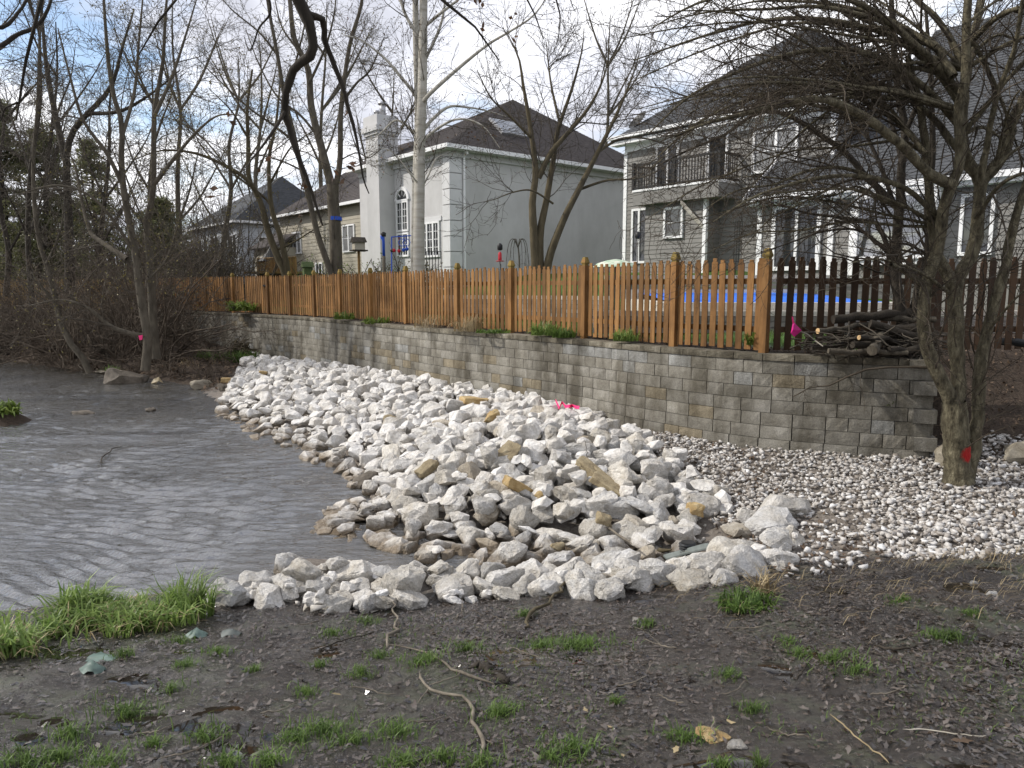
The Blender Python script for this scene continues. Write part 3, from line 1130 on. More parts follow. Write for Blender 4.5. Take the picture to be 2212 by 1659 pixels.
# the gate
gr = empty('fence_gate', (*fence_path.pos(gate_a), 1.64))
tag(gr, 'picket gate with a black latch in the far part of the cedar fence', 'gate')
gp = picket_mesh('picket', 0.095, FH, 0.02, M['wood'])
ga, gb = fence_path.pos(gate_a + .1), fence_path.pos(gate_b - .08)
gl = np.hypot(*(gb - ga))
gt = (gb - ga) / gl
for k in range(int(gl / 0.14)):
    p = ga + gt * (0.05 + k * 0.14)
    o = link('picket', gp, None, gr)
    o.location = Vector((p[0], p[1], 1.645)) - gr.location
    o.rotation_euler = (0, 0, math.atan2(gt[1], gt[0]))
for hh in (0.27, 1.02):
    m = MB()
    f = lambda al, o_, z: (ga[0] + gt[0] * al - gt[1] * o_ - gr.location.x, ga[1] + gt[1] * al + gt[0] * o_ - gr.location.y, z)
    m.fbox(f, 0, gl, 0.012, 0.05, hh, hh + .09)
    m.build('rail', M['wood'], gr)
m = MB()
m.fbox(f, gl - .25, gl - .02, -0.05, -0.011, 1.02, 1.08)
m.build('latch', M['iron'], gr)

# shaded return of the fence to the right of the corner post
fp2 = Path([(4.0, 11.42), (5.5, 11.46), (7.5, 11.52), (10.5, 11.7)])
zr = lambda x, y: 1.64
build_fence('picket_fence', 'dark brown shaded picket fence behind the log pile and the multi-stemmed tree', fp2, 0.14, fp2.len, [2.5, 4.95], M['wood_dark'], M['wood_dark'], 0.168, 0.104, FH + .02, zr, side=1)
# far run on the left
fp3 = Path([(-33, 40.5), (-26, 38.4), (-21, 36.6), (-16.95, 34.85)])
build_fence('picket_fence', 'weathered far picket fence behind the bare brush on the left bank', fp3, 0.1, fp3.len - 0.1, [3, 5.4, 7.8, 10.2, 12.6, 15], M['wood_old'], M['post_cap'], 0.165, 0.11, FH, lambda x, y: 1.62)
# ------------------------------------------------------------------ houses
HANG = math.atan2(0.635, 0.772)


def wf(kind, base=0.0):
    """wall frames f(along, outward, z) in a house's own axes"""
    if kind == 'front':      # plane x = base, outward -x, along +y
        return lambda a, o, z: (base - o, a, z)
    if kind == 'right':      # plane y = base, outward -y, along +x
        return lambda a, o, z: (a, base - o, z)
    if kind == 'left':       # plane y = base, outward +y
        return lambda a, o, z: (a, base + o, z)


def siding(root, mat, f, a0, a1, z0, z1, expo=0.16):
    n = max(1, round((z1 - z0) / expo))
    e = (z1 - z0) / n
    for i in range(n):
        za = z0 + i * e
        m = MB()
        vs = [f(a0, 0.0, za), f(a1, 0.0, za), f(a1, 0.028, za), f(a0, 0.028, za), f(a0, 0.0, za + e * 1.02), f(a1, 0.0, za + e * 1.02), f(a1, 0.008, za + e * 1.02), f(a0, 0.008, za + e * 1.02)]
        m.add(vs, [(0, 3, 2, 1), (4, 5, 6, 7), (0, 1, 5, 4), (1, 2, 6, 5), (2, 3, 7, 6), (3, 0, 4, 7)])
        m.build('clapboard', mat, root)


def window(root, f, a0, a1, z0, z1, nv=1, nh=1, glass='glass', fr=0.09, base=0.03, name='window', mull=(), muntin=0.022, trim='trim'):
    """frame with panes; nv, nh = panes per sash; mull = extra thick uprights"""
    m = MB()
    m.fbox(f, a0, a0 + fr, base, base + .07, z0, z1)
    m.fbox(f, a1 - fr, a1, base, base + .07, z0, z1)
    m.fbox(f, a0 + fr, a1 - fr, base, base + .07, z1 - fr, z1)
    m.fbox(f, a0 + fr, a1 - fr, base, base + .075, z0, z0 + fr)
    for q in mull:
        m.fbox(f, q - .05, q + .05, base, base + .068, z0 + fr, z1 - fr)
    w = m.build(name, M[trim], root)
    p = MB()
    p.fbox(f, a0 + fr * .9, a1 - fr * .9, base - .01, base + .02, z0 + fr * .9, z1 - fr * .9)
    p.build('pane', M[glass], w)
    edges = [a0 + fr] + list(mull) + [a1 - fr]
    if nv > 1 or nh > 1:
        g = MB()
        for ea, eb in zip(edges[:-1], edges[1:]):
            for i in range(1, nv):
                x = ea + (eb - ea) * i / nv
                g.fbox(f, x - muntin / 2, x + muntin / 2, base + .021, base + .045, z0 + fr, z1 - fr)
            for j in range(1, nh):
                z = z0 + fr + (z1 - z0 - 2 * fr) * j / nh
                g.fbox(f, ea, eb, base + .021, base + .043, z - muntin / 2, z + muntin / 2)
        g.build('muntin', M[trim], w)
    return w


def roof_plane(m, pts):
    """a slab of 0.12 m under four or three corner points"""
    v = [Vector(p) for p in pts]
    nrm = (v[1] - v[0]).cross(v[2] - v[0]).normalized()
    if nrm.z < 0:
        nrm = -nrm
    n = len(v)
    lo = [p - nrm * 0.12 for p in v]
    fs = [tuple(range(n)), tuple(range(2 * n - 1, n - 1, -1))] + [(i, (i + 1) % n, n + (i + 1) % n, n + i) for i in range(n)]
    m.add(v + lo, fs)


def shingle_courses(root, mat, e0, e1, r0, r1, n):
    """overlapping shingle courses from eave e0-e1 up to ridge r0-r1, joined in one part"""
    e0, e1, r0, r1 = map(Vector, (e0, e1, r0, r1))
    nrm = (e1 - e0).cross(r0 - e0)
    nrm.normalize()
    if nrm.z < 0:
        nrm = -nrm
    m = MB()
    for i in range(n):
        t0, t1 = i / n, min(1, (i + 1.04) / n)
        a, b = e0.lerp(r0, t0), e1.lerp(r1, t0)
        c, d = e1.lerp(r1, t1), e0.lerp(r0, t1)
        up, dn = nrm * 0.024, nrm * 0.010
        m.add([a + up, b + up, c + dn, d + dn, a, b, c, d], [(0, 1, 2, 3), (0, 4, 5, 1), (3, 2, 6, 7), (1, 5, 6, 2), (0, 3, 7, 4), (4, 7, 6, 5)])
    return m.build('shingles', mat, root)


# ---- stucco house
SZ = 2.4
SH = empty('stucco_house', (-2.73, 33.0, SZ), HANG)
tag(SH, 'grey stucco house with brown hip roof, arched window and tall chimney', 'house')
W, L, EZ = 14.0, 8.3, 8.75 - SZ
AP = (7.0, 4.15, 12.55 - SZ)
MB().box(0, W, 0, L, -2.2, EZ).build('wall', M['stucco'], SH)
oh = 0.38
E = {k: v for k, v in zip('abcd', [(-oh, -oh, EZ + .02), (W + oh, -oh, EZ + .02), (W + oh, L + oh, EZ + .02), (-oh, L + oh, EZ + .02)])}
rm = MB()
for a, b in (('a', 'b'), ('b', 'c'), ('c', 'd'), ('d', 'a')):
    roof_plane(rm, [E[a], E[b], AP])
roof = rm.build('roof', M['shingle_brown'], SH)
for a, b in (('a', 'b'), ('d', 'a')):
    s_ = shingle_courses(roof, M['shingle_brown'], E[a], E[b], AP, AP, 46)
    tag(s_, kind='stuff')
# eave: soffit, fascia gutter
m = MB()
m.box(-oh - .1, W + oh + .1, -oh - .12, -oh - .005, EZ - .16, EZ + .01)
m.box(-oh - .12, -oh - .005, -oh + .0, L + oh + .1, EZ - .16, EZ + .01)
m.build('gutter', M['trim'], SH)
m = MB()
m.box(-oh, W, -oh, -0.002, EZ - .2, EZ - .1)
m.box(-oh, -0.002, 0, L, EZ - .2, EZ - .1)
m.box(-.09, W, -.09, -0.002, EZ - .45, EZ - .2)
m.box(-.09, -0.002, -0.0, L, EZ - .45, EZ - .2)
m.build('soffit', M['stucco'], SH)
# quoins
nq = 11
qh = (EZ - .45 + 1.6) / nq
for i in range(nq):
    z0 = -1.6 + i * qh
    m = MB()
    m.box(-.06, .60, -.06, -0.001, z0 + .02, z0 + qh - .02)
    m.box(-.06, -0.001, 0.0, .52, z0 + .02, z0 + qh - .02)
    m.build('quoin', M['quoin'], SH)
m = MB()
m.box(.66, .76, -.12, -.02, -1.6, EZ - .25)
m.box(.66, .76, -.36, -.12, EZ - .32, EZ - .2)
m.build('downspout', M['trim'], SH)
ff = wf('front')
# tall arched window
ac, aw = 3.98, 0.54
z_lo, z_sp = 4.1 - SZ, 6.75 - SZ
for za, zb in ((z_lo, z_lo + 1.15), (z_lo + 1.2, z_sp)):
    window(SH, ff, ac - aw, ac + aw, za, zb, 2, 4, mull=(ac,), base=0.01)
m, g = MB(), MB()
N = 18
outer = [(ac + (aw + .10) * math.cos(math.pi * k / N), z_sp + .03 + (aw + .10) * math.sin(math.pi * k / N)) for k in range(N + 1)]
inner = [(ac + (aw - .06) * math.cos(math.pi * k / N), z_sp + .03 + (aw - .06) * math.sin(math.pi * k / N)) for k in range(N + 1)]
for k in range(N):
    q = [outer[k], outer[k + 1], inner[k + 1], inner[k]]
    vs = [ff(a, o, z) for o in (0.0, 0.09) for a, z in q]
    m.add(vs, [(0, 1, 2, 3), (7, 6, 5, 4), (0, 4, 5, 1), (1, 5, 6, 2), (2, 6, 7, 3), (3, 7, 4, 0)])
m.fbox(ff, ac - aw, ac + aw, 0.0, 0.09, z_sp, z_sp + .07)
for ang in (45, 90, 135):
    c_, s_ = math.cos(math.radians(ang)), math.sin(math.radians(ang))
    r0, r1 = .24, aw - .06
    vs = [ff(ac + c_ * r + w_ * -s_, o, z_sp + .03 + s_ * r + w_ * c_) for o in (.03, .06) for r, w_ in ((r0, -.015), (r1, -.015), (r1, .015), (r0, .015))]
    m.add(vs, [(0, 1, 2, 3), (7, 6, 5, 4), (0, 4, 5, 1), (1, 5, 6, 2), (2, 6, 7, 3), (3, 7, 4, 0)])
aw_o = m.build('arched_window', M['trim'], SH)
vs = [ff(a, .025, z) for a, z in inner]
g.add(vs, [tuple(range(len(vs)))])
g.build('pane', M['glass'], aw_o)
window(SH, ff, .80, 2.35, 4.0 - SZ, 5.6 - SZ, 2, 4, mull=(1.32, 1.83), base=0.01)
m = MB()
m.fbox(ff, .66, 2.5, 0.002, .05, 5.6 - SZ + .01, 5.6 - SZ + .22)
m.build('window_head', M['quoin'], SH)
# skylight on the right-hand roof plane
sl = empty('skylight', (0, 0, 0))
bpy.data.objects.remove(sl)
e0, e1 = Vector(E['a']), Vector(E['b'])
ap = Vector(AP)


def rp(u, t):
    """point on the right roof plane, u metres along the eave, t up the slope 0-1"""
    return Vector((u, e0.y + (ap.y - e0.y) * t, e0.z + (ap.z - e0.z) * t))


nr = (e1 - e0).cross(ap - e0).normalized()
if nr.z < 0:
    nr = -nr
m = MB()
q = [rp(3.6, .28), rp(5.2, .28), rp(5.2, .50), rp(3.6, .50)]
m.add([p + nr * .02 for p in q] + [p + nr * .13 for p in q], [(0, 3, 2, 1), (4, 5, 6, 7), (0, 1, 5, 4), (1, 2, 6, 5), (2, 3, 7, 6), (3, 0, 4, 7)])
sk = m.build('skylight', M['metal'], SH)
m = MB()
q = [rp(3.7, .295), rp(5.1, .295), rp(5.1, .485), rp(3.7, .485)]
m.add([p + nr * .125 for p in q] + [p + nr * .145 for p in q], [(0, 3, 2, 1), (4, 5, 6, 7), (0, 1, 5, 4), (1, 2, 6, 5), (2, 3, 7, 6), (3, 0, 4, 7)])
m.build('pane', M['glass_sky'], sk)
# chimney
m = MB()
m.box(-.85, -.002, 4.74, 5.95, -2, 9.9 - SZ)
m.box(-.92, .25, 4.67, 6.02, 9.9 - SZ, 10.05 - SZ)
m.box(-1.0, .33, 4.6, 6.1, 10.05 - SZ, 10.3 - SZ)
m.box(-.92, .25, 4.67, 6.02, 10.3 - SZ, 10.8 - SZ)
ch = m.build('chimney', M['stucco'], SH)
m = MB()
m.box(-.85 + .006, .25, 4.75, 5.94, EZ - .3, 9.9 - SZ - .004)
m.build('chimney_shaft', M['stucco'], ch)
for (x, y, h, r) in ((-.3, 5.75, .4, .11), (-.3, 5.2, .7, .15)):
    m = MB()
    m.tube([(x, y, 10.8 - SZ), (x, y, 10.8 - SZ + h)], r, 12)
    m.tube([(x, y, 10.8 - SZ + h - .12), (x, y, 10.8 - SZ + h - .02)], r * 1.45, 12)
    m.build('flue', M['metal'], ch, True)

# ---- beige siding wing behind the chimney
BZ = 3.1
BH_ = empty('siding_house', (-8.35, 42.4, BZ), HANG)
tag(BH_, 'beige clapboard house with brown roof left of the stucco chimney', 'house')
L2, W2, E2 = 12.2, 9.0, 7.5 - BZ
MB().box(0.0, W2, 0, L2, -2, E2).build('wall', M['siding_beige'], BH_)
siding(BH_, M['siding_beige'], ff, 0.0, L2, -.9, E2 - .05, .22)
rm = MB()
e = [(-.4, -.4, E2), (W2 + .4, -.4, E2), (W2 + .4, L2 + .4, E2), (-.4, L2 + .4, E2)]
r1_, r2_ = (4.5, 2.0, E2 + 4.1), (4.5, 5.6, E2 + 4.1)
roof_plane(rm, [e[3], e[0], r1_, r2_])
roof_plane(rm, [e[0], e[1], r1_])
roof_plane(rm, [e[1], e[2], r2_, r1_])
roof_plane(rm, [e[2], e[3], r2_])
rf = rm.build('roof', M['shingle_brown'], BH_)
tag(shingle_courses(rf, M['shingle_brown'], e[3], e[0], r2_, r1_, 34), kind='stuff')
m = MB()
m.box(-.52, -.405, -.4, L2 + .4, E2 - .14, E2 + .02)
m.build('gutter', M['trim'], BH_)
for a0, z0, w_, h_, gl in ((1.2, 1.6, 1.5, 1.6, 'curtain'), (8.7, 1.75, 1.35, 1.45, 'curtain'), (5.6, -.9, 1.0, 2.0, 'glass')):
    window(BH_, ff, a0, a0 + w_, z0, z0 + h_, 1, 2, glass=gl, mull=(a0 + w_ / 2,))
# lower porch with a white rail on the wing
m = MB()
m.box(-2.6, -.03, 4.4, 9.6, -1.2, -.95)
po = m.build('porch_deck', M['wood_old'], BH_)
for i in range(15):
    y = 4.5 + i * .36
    MB().box(-2.58, -2.53, y, y + .05, -.95, .0).build('baluster', M['trim'], po)
MB().box(-2.6, -2.5, 4.4, 9.6, .0, .07).build('handrail', M['trim'], po)
for y in (4.4, 7.0, 9.5):
    MB().box(-2.62, -2.5, y, y + .12, -1.2, .35).build('newel', M['trim'], po)
for k in range(7):
    MB().box(-2.6 - .28 * (k + 1), -2.6 - .28 * k, 5.2, 6.4, -1.2 - .18 * (k + 1), -1.0 - .18 * (k + 1) + .02).build('step', M['wood_old'], po)
m = MB()
m.tube([(-2.6, 5.2, -.05), (-4.6, 5.2, -1.3)], .045, 6)
m.tube([(-2.6, 5.2, -.45), (-4.6, 5.2, -1.7)], .035, 6)
m.build('stair_rail', M['trim'], po)

# ---- far bluish white house with a brick chimney
FZ = 3.0
FH_ = empty('white_house', (-20.6, 56.0, FZ), HANG)
tag(FH_, 'bluish white clapboard house with tall grey roof seen through bare trees at left', 'house')
L3, W3, E3 = 12.6, 9.0, 4.6
MB().box(0, W3, 0, L3, -2, E3).build('wall', M['siding_white'], FH_)
siding(FH_, M['siding_white'], ff, 0, L3, -1.2, E3 - .05, .24)
siding(FH_, M['siding_white'], wf('right'), 0, W3, -1.2, E3 - .05, .24)
e = [(-.4, -.4, E3), (W3 + .4, -.4, E3), (W3 + .4, L3 + .4, E3), (-.4, L3 + .4, E3)]
r1_, r2_ = (4.5, 2.2, E3 + 3.9), (4.5, 3.4, E3 + 3.9)
rm = MB()
roof_plane(rm, [e[3], e[0], r1_, r2_])
roof_plane(rm, [e[0], e[1], r1_])
roof_plane(rm, [e[1], e[2], r2_, r1_])
roof_plane(rm, [e[2], e[3], r2_])
rm.build('roof', M['shingle_grey'], FH_)
m = MB()
m.box(-.52, -.405, -.4, L3 + .4, E3 - .16, E3 + .02)
m.box(-.4, W3 + .4, -.52, -.405, E3 - .16, E3 + .02)
m.build('gutter', M['trim'], FH_)
for a0, z0 in ((1.0, 2.0), (5.2, 2.0), (9.4, 2.0), (2.6, -.8), (6.6, -.8), (10.4, -.8)):
    window(FH_, ff, a0, a0 + 1.25, z0, z0 + 1.6, 1, 2)
    for q in (a0 - .42, a0 + 1.27):
        m = MB()
        m.fbox(ff, q, q + .4, .03, .06, z0, z0 + 1.6)
        m.build('shutter', M['iron'], FH_)
for a0, z0 in ((1.5, 2.0), (5.0, 2.0), (2.5, -.8)):
    window(FH_, wf('right'), a0, a0 + 1.2, z0, z0 + 1.5, 1, 2)
MB().box(7.0, 8.6, -1.0, .2, -2, E3 + 3.0).build('chimney', M['brick'], FH_)
# small brown-roofed lean-to beside it, with a dormer window
LT = empty('garden_room', (-15.4, 49.0, 3.0), HANG)
tag(LT, 'low tan garden room with dark brown roof between the two left houses', 'garden room')
MB().box(0, 4.5, 0, 4.4, -2, 2.3).build('wall', M['siding_beige'], LT)
rm = MB()
roof_plane(rm, [(-.4, 4.8, 2.3), (-.4, -.4, 2.3), (3, -.1, 4.3), (3, 4.5, 4.3)])
rm.build('roof', M['shingle_brown'], LT)
window(LT, ff, 2.2, 3.2, .2, 1.7, 2, 2)
window(LT, ff, .6, 1.5, -1.0, 1.5, 1, 1)

# ---- grey house on the right
GZ = 3.15
GH = empty('grey_house', (10.3, 24.2, GZ), HANG)
tag(GH, 'two-storey grey clapboard house with black railed balcony behind the pool', 'house')
GL, GW, GE = 8.85, 14.5, 8.6 - GZ
MB().box(0.0, GW, 0, GL, -2, GE).build('wall', M['siding_grey'], GH)
siding(GH, M['siding_grey'], ff, 0, GL, 2.45, GE - .1, .165)
siding(GH, M['siding_grey'], ff, 1.0, GL, -.3, 2.44, .165)
siding(GH, M['siding_grey'], wf('right'), 0, 8, 2.3, GE - .1, .165)
e = [(-.45, -.45, GE), (GW + .45, -.45, GE), (GW + .45, GL + .45, GE), (-.45, GL + .45, GE)]
r1_, r2_ = (5.6, 4.4, 13.0 - GZ), (10.4, 4.4, 13.2 - GZ)
rm = MB()
roof_plane(rm, [e[3], e[0], r1_])
roof_plane(rm, [e[0], e[1], r2_, r1_])
roof_plane(rm, [e[1], e[2], r2_])
roof_plane(rm, [e[2], e[3], r1_, r2_])
rf = rm.build('roof', M['shingle_grey'], GH)
tag(shingle_courses(rf, M['shingle_grey'], e[3], e[0], r1_, r1_, 48), kind='stuff')
tag(shingle_courses(rf, M['shingle_grey'], e[0], e[1], r1_, r2_, 48), kind='stuff')
m = MB()
m.box(-.58, -.455, -.45, GL + .58, GE - .02, GE + .1)
m.box(-.58, GW, -.58, -.455, GE - .02, GE + .1)
m.build('gutter', M['trim'], GH)
m = MB()
m.box(-.45, -.03, -.45, GL + .45, GE - .24, GE - .1)
m.box(-.03, GW, -.45, -.03, GE - .24, GE - .1)
m.box(-.06, -.031, 0, GL, GE - .5, GE - .24)
m.build('frieze', M['trim'], GH)
m = MB()
m.box(-.05, .10, -.05, .12, 2.2, GE - .5)
m.build('corner_board', M['trim'], GH)
m = MB()
m.box(-.05, .12, GL - .12, GL + .05, -.3, GE - .5)
m.build('corner_board', M['trim'], GH)
# upper windows and balcony doors (along = metres from the near corner)
window(GH, ff, 1.2, 2.9, 3.4, 4.85, 1, 2, glass='curtain', mull=(2.0,))
window(GH, ff, 3.9, 4.8, 3.2, 5.0, 1, 1, glass='glass', name='balcony_door')
window(GH, ff, 6.1, 7.2, 3.2, 5.0, 1, 1, glass='glass', name='balcony_door', mull=(6.65,))
# balcony box
b0, b1, bo = 3.45, 7.35, 1.2
m = MB()
m.box(-bo, -.03, b0, b1, 2.62, 3.12)
bal = m.build('balcony', M['siding_grey'], GH)
MB().box(-bo - .03, -.0, b0 - .03, b1 + .03, 3.12, 3.20).build('balcony_floor', M['trim'], bal)
i = 0
y = b0
while y <= b1 + .01:
    MB().box(-bo + .0, -bo + .03, y - .015, y + .015, 3.20, 4.08).build('baluster', M['iron'], bal)
    y += .13
x = -bo + .13
while x < -.05:
    for y in (b0, b1):
        MB().box(x - .015, x + .015, y - .015, y + .015, 3.20, 4.08).build('baluster', M['iron'], bal)
    x += .13
m = MB()
for z0, z1 in ((3.24, 3.30), (4.08, 4.16)):
    m.box(-bo - .03, -bo + .06, b0 - .04, b1 + .04, z0, z1)
    m.box(-bo + .06, -.03, b0 - .04, b0 + .04, z0, z1)
    m.box(-bo + .06, -.03, b1 - .04, b1 + .04, z0, z1)
for y in (b0, (b0 + b1) / 2, b1):
    m.box(-bo - .045, -bo + .075, y - .055, y + .055, 3.205, 4.22)
m.build('railing', M['iron'], bal)
# bump-out under the balcony with its white corner posts
MB().box(-.85, -.03, 4.2, 7.0, -1.2, 2.62).build('bump_out', M['siding_grey'], GH)
siding(GH, M['siding_grey'], wf('front', -.85), 4.2, 7.0, -.6, 2.61, .165)
siding(GH, M['siding_grey'], wf('right', 4.2), -.85, -.03, -.6, 2.61, .165)
window(GH, wf('front', -.85), 5.15, 6.05, 1.3, 2.45, 1, 2, glass='glass')
m = MB()
m.box(-.905, -.77, 4.14, 4.28, -1.2, 2.61)
m.build('corner_board', M['trim'], GH)
m = MB()
f_ = wf('front', -.85)
m.add([f_(4.25, .06, 1.6), f_(4.25, .06, 1.72), f_(5.0, .34, 2.61), f_(5.0, .34, 2.49), f_(4.33, .06, 1.6), f_(4.33, .06, 1.72), f_(5.08, .34, 2.61), f_(5.08, .34, 2.49)], [(0, 1, 2, 3), (7, 6, 5, 4), (0, 4, 5, 1), (1, 5, 6, 2), (2, 6, 7, 3), (3, 7, 4, 0)])
m.build('brace', M['stone_coping'], GH)
# french door left of the bump-out
window(GH, ff, 7.4, 8.4, .45, 2.65, 1, 1, glass='glass', name='french_door', mull=(8.0,))
# one-storey wing coming forward
y0w, y1w, xo = -11.0, 1.6, -1.5
WE = 5.45 - GZ
MB().box(xo, -.031, y0w, y1w, -1.2, WE).build('wing_wall', M['siding_grey'], GH)
wfw = wf('front', xo)
siding(GH, M['siding_grey'], wfw, y0w, y1w, -.5, WE - .04, .165)
siding(GH, M['siding_grey'], wf('left', y1w), xo, -.03, -.5, WE - .04, .165)
rm = MB()
roof_plane(rm, [(xo - .4, y1w + .3, WE), (xo - .4, y0w, WE), (7.0, y0w, WE + 6.3), (7.0, -.6, WE + 6.3), (-.02, -.03, WE + .4 / 8.9 * 6.3 + 1.1), (-.02, y1w + .3, WE + 1.1)][:2] + [(-.02, y0w, WE + 1.4), (-.02, y1w + .3, WE + 1.4)])
roof_plane(rm, [(-.02, y0w, WE + 1.4), (-.02, -.05, WE + 1.4), (7.0, -.05, WE + 6.6), (7.0, y0w, WE + 6.6)])
rf = rm.build('wing_roof', M['shingle_grey'], GH)
tag(shingle_courses(rf, M['shingle_grey'], (xo - .4, y1w + .3, WE), (xo - .4, y0w, WE), (-.02, y1w + .3, WE + 1.4), (-.02, y0w, WE + 1.4), 13), kind='stuff')
tag(shingle_courses(rf, M['shingle_grey'], (-.02, -.05, WE + 1.4), (-.02, y0w, WE + 1.4), (7, -.05, WE + 6.6), (7, y0w, WE + 6.6), 46), kind='stuff')
MB().box(-.01, 7.0, y0w, -.04, 0, WE + 1.3).build('wing_core', M['siding_grey'], GH)
m = MB()
m.box(xo - .53, xo - .405, y0w, y1w + .35, WE - .1, WE + .06)
m.box(xo - .4, xo - .03, y0w, y1w + .25, WE - .22, WE - .1)
m.build('gutter', M['trim'], GH)
m = MB()
m.add([(xo - .45, y1w + .31, WE - .1), (xo - .45, y1w + .31, WE + .12), (0, y1w + .31, WE + 1.52), (0, y1w + .31, WE + 1.3), (xo - .45, y1w + .36, WE - .1), (xo - .45, y1w + .36, WE + .12), (0, y1w + .36, WE + 1.52), (0, y1w + .36, WE + 1.3)], [(0, 1, 2, 3), (7, 6, 5, 4), (0, 4, 5, 1), (1, 5, 6, 2), (2, 6, 7, 3), (3, 7, 4, 0)])
m.build('rake_board', M['trim'], GH)
m = MB()
m.box(xo - .055, xo + .1, y1w - .12, y1w + .055, -.5, WE - .23)
m.build('corner_board', M['trim'], GH)
window(GH, wfw, -.55, 1.1, .0, WE - .24, 1, 1, glass='glass', name='sliding_door', mull=(.25,), fr=.13)
m = MB()
m.fbox(wfw, -.95, -.78, .03, .08, -.5, WE - .23)
m.build('corner_board', M['trim'], GH)
# bay window box
m = MB()
m.fbox(wfw, -4.0, -1.75, .03, .42, .1, 2.1)
bay = m.build('bay_window', M['trim'], GH)
fb = wf('front', xo - .42)
window(bay, fb, -3.95, -1.8, .25, 2.05, 1, 1, glass='glass_sky', base=.005, name='picture_window')
m = MB()
m.fbox(wfw, -4.1, -1.65, .03, .5, 2.1, 2.2)
m.build('bay_head', M['trim'], bay)
m = MB()
m.fbox(wfw, -1.72, -1.45, .03, .1, -.5, WE - .23)
m.build('corner_board', M['trim'], GH)
window(GH, wfw, -5.2, -4.4, .3, 1.9, 1, 1, glass='glass')
window(GH, wfw, -8.1, -6.6, .35, 1.95, 1, 2, glass='glass', fr=.12)
window(GH, wfw, -10.4, -9.0, .35, 1.95, 1, 2, glass='glass', fr=.12)
# wall lamp, lit
m = MB()
m.fbox(ff, 2.35, 2.47, .03, .14, 1.32, 1.52)
lampm, ln, ll, lp = new_mat('warm_lamp_glass')
lp.inputs['Emission Color'].default_value = (1.0, 0.50, 0.14, 1)
lp.inputs['Emission Strength'].default_value = 2.2
lamp = m.build('wall_lamp', M['iron'], GH)
m = MB()
m.fbox(ff, 2.36, 2.46, .141, .20, 1.34, 1.48)
m.build('lamp_glass', lampm, lamp)
# satellite dish on the roof edge
m = MB()
c = Vector((.6, GL - .15, GE + .78))
ring0 = []
ax = Vector((-.75, .2, .62)).normalized()
u_ = ax.cross(Vector((0, 0, 1))).normalized()
v_ = ax.cross(u_)
vs = [c]
for r_, dp in ((.2, .02), (.36, .07), (.46, .12)):
    for k in range(16):
        a = 2 * math.pi * k / 16
        vs.append(c + (u_ * math.cos(a) + v_ * math.sin(a)) * r_ + ax * dp)
fs = [(0, 1 + k, 1 + (k + 1) % 16) for k in range(16)]
for j in range(2):
    fs += [(1 + j * 16 + k, 17 + j * 16 + k, 17 + j * 16 + (k + 1) % 16, 1 + j * 16 + (k + 1) % 16) for k in range(16)]
m.add(vs, fs)
dish = m.build('satellite_dish', M['iron'], GH, True)
m = MB()
m.tube([c - ax * .02, c + Vector((0.15, 0, -.55)), c + Vector((0.2, 0, -.95))], .03, 6)
m.tube([c + u_ * .3 - ax * 0, c + ax * .45], .012, 5)
m.build('dish_mount', M['iron'], dish)

# ------------------------------------------------------------------ pool, terraces and yard things
pool = empty('swimming_pool', (5.6, 17.0, 2.2))
tag(pool, 'blue covered swimming pool with pale coping seen between the fence pickets', 'pool')
m = MB()
px0, px1, py0, py1 = 3.35, 7.7, 15.0, 19.6
m.box(px0 - .35, px1 + .35, py0 - .35, py0, 1.7, 2.31)
m.box(px0 - .35, px1 + .35, py1, py1 + .35, 1.7, 2.56)
m.box(px0 - .35, px0, py0, py1, 1.7, 2.31)
m.box(px1, px1 + .35, py0, py1, 1.7, 2.31)
m.v = [tuple(Vector(p) - pool.location) for p in m.v]
m.build('coping', M['stone_coping'], pool)
m = MB()
nx2, ny2 = 24, 12
vs, fs = [], []
for j in range(ny2 + 1):
    for i in range(nx2 + 1):
        x, y = px0 + (px1 - px0) * i / nx2, py0 + (py1 - py0) * j / ny2
        z = 2.30 + (2.47 - 2.30) * (j / ny2) + .012 * math.sin(x * 3.1) * math.sin(y * 2)
        vs.append(Vector((x, y, z)) - pool.location)
for j in range(ny2):
    for i in range(nx2):
        a = j * (nx2 + 1) + i
        fs.append((a, a + 1, a + nx2 + 2, a + nx2 + 1))
m.add(vs, fs)
m.build('pool_cover', M['pool_blue'], pool)


def stone_wall(label, pts, z0, courses, ch, blen, cap=True, seed=1):
    path = Path(pts)
    root = empty('garden_wall', (pts[0][0], pts[0][1], z0))
    tag(root, label, 'garden wall')
    r = random.Random(seed)
    for k in range(courses):
        s = 0 if k % 2 else -blen / 2
        while s < path.len - .05:
            L_ = blen * r.uniform(.75, 1.2)
            a, b = max(s, 0), min(s + L_ - .012, path.len)
            s += L_
            if b - a < .08:
                continue
            p, t = path.pos((a + b) / 2), path.tan((a + b) / 2)
            m = MB().box(-(b - a) / 2, (b - a) / 2, -.02 + r.uniform(-.02, .01), .22, 0.004, ch - .008)
            o = m.build('stone', M['stone_coping' if (cap and k == courses - 1) else 'stone_terrace'], root)
            o.location = Vector((p[0], p[1] + .02 * k, z0 + k * ch)) - root.location
            o.rotation_euler = (0, 0, math.atan2(t[1], t[0]))
    return root


stone_wall('low garden wall with pale coping between the lawn and the pool', [(1.6, 14.45), (4, 14.35), (8, 14.3), (11, 14.4)], 1.72, 4, .11, .5, seed=2)
stone_wall('low stone terrace wall across the lawn below the stucco house', [(-1.9, 20.2), (-.4, 19.6), (1.2, 18.7), (2.3, 17.6)], 1.86, 5, .11, .45, seed=3)
stone_wall('stepped grey stone terrace behind the blue pool', [(2.6, 20.6), (6, 20.5), (10, 20.4), (13, 20.5)], 2.3, 6, .11, .55, seed=4)

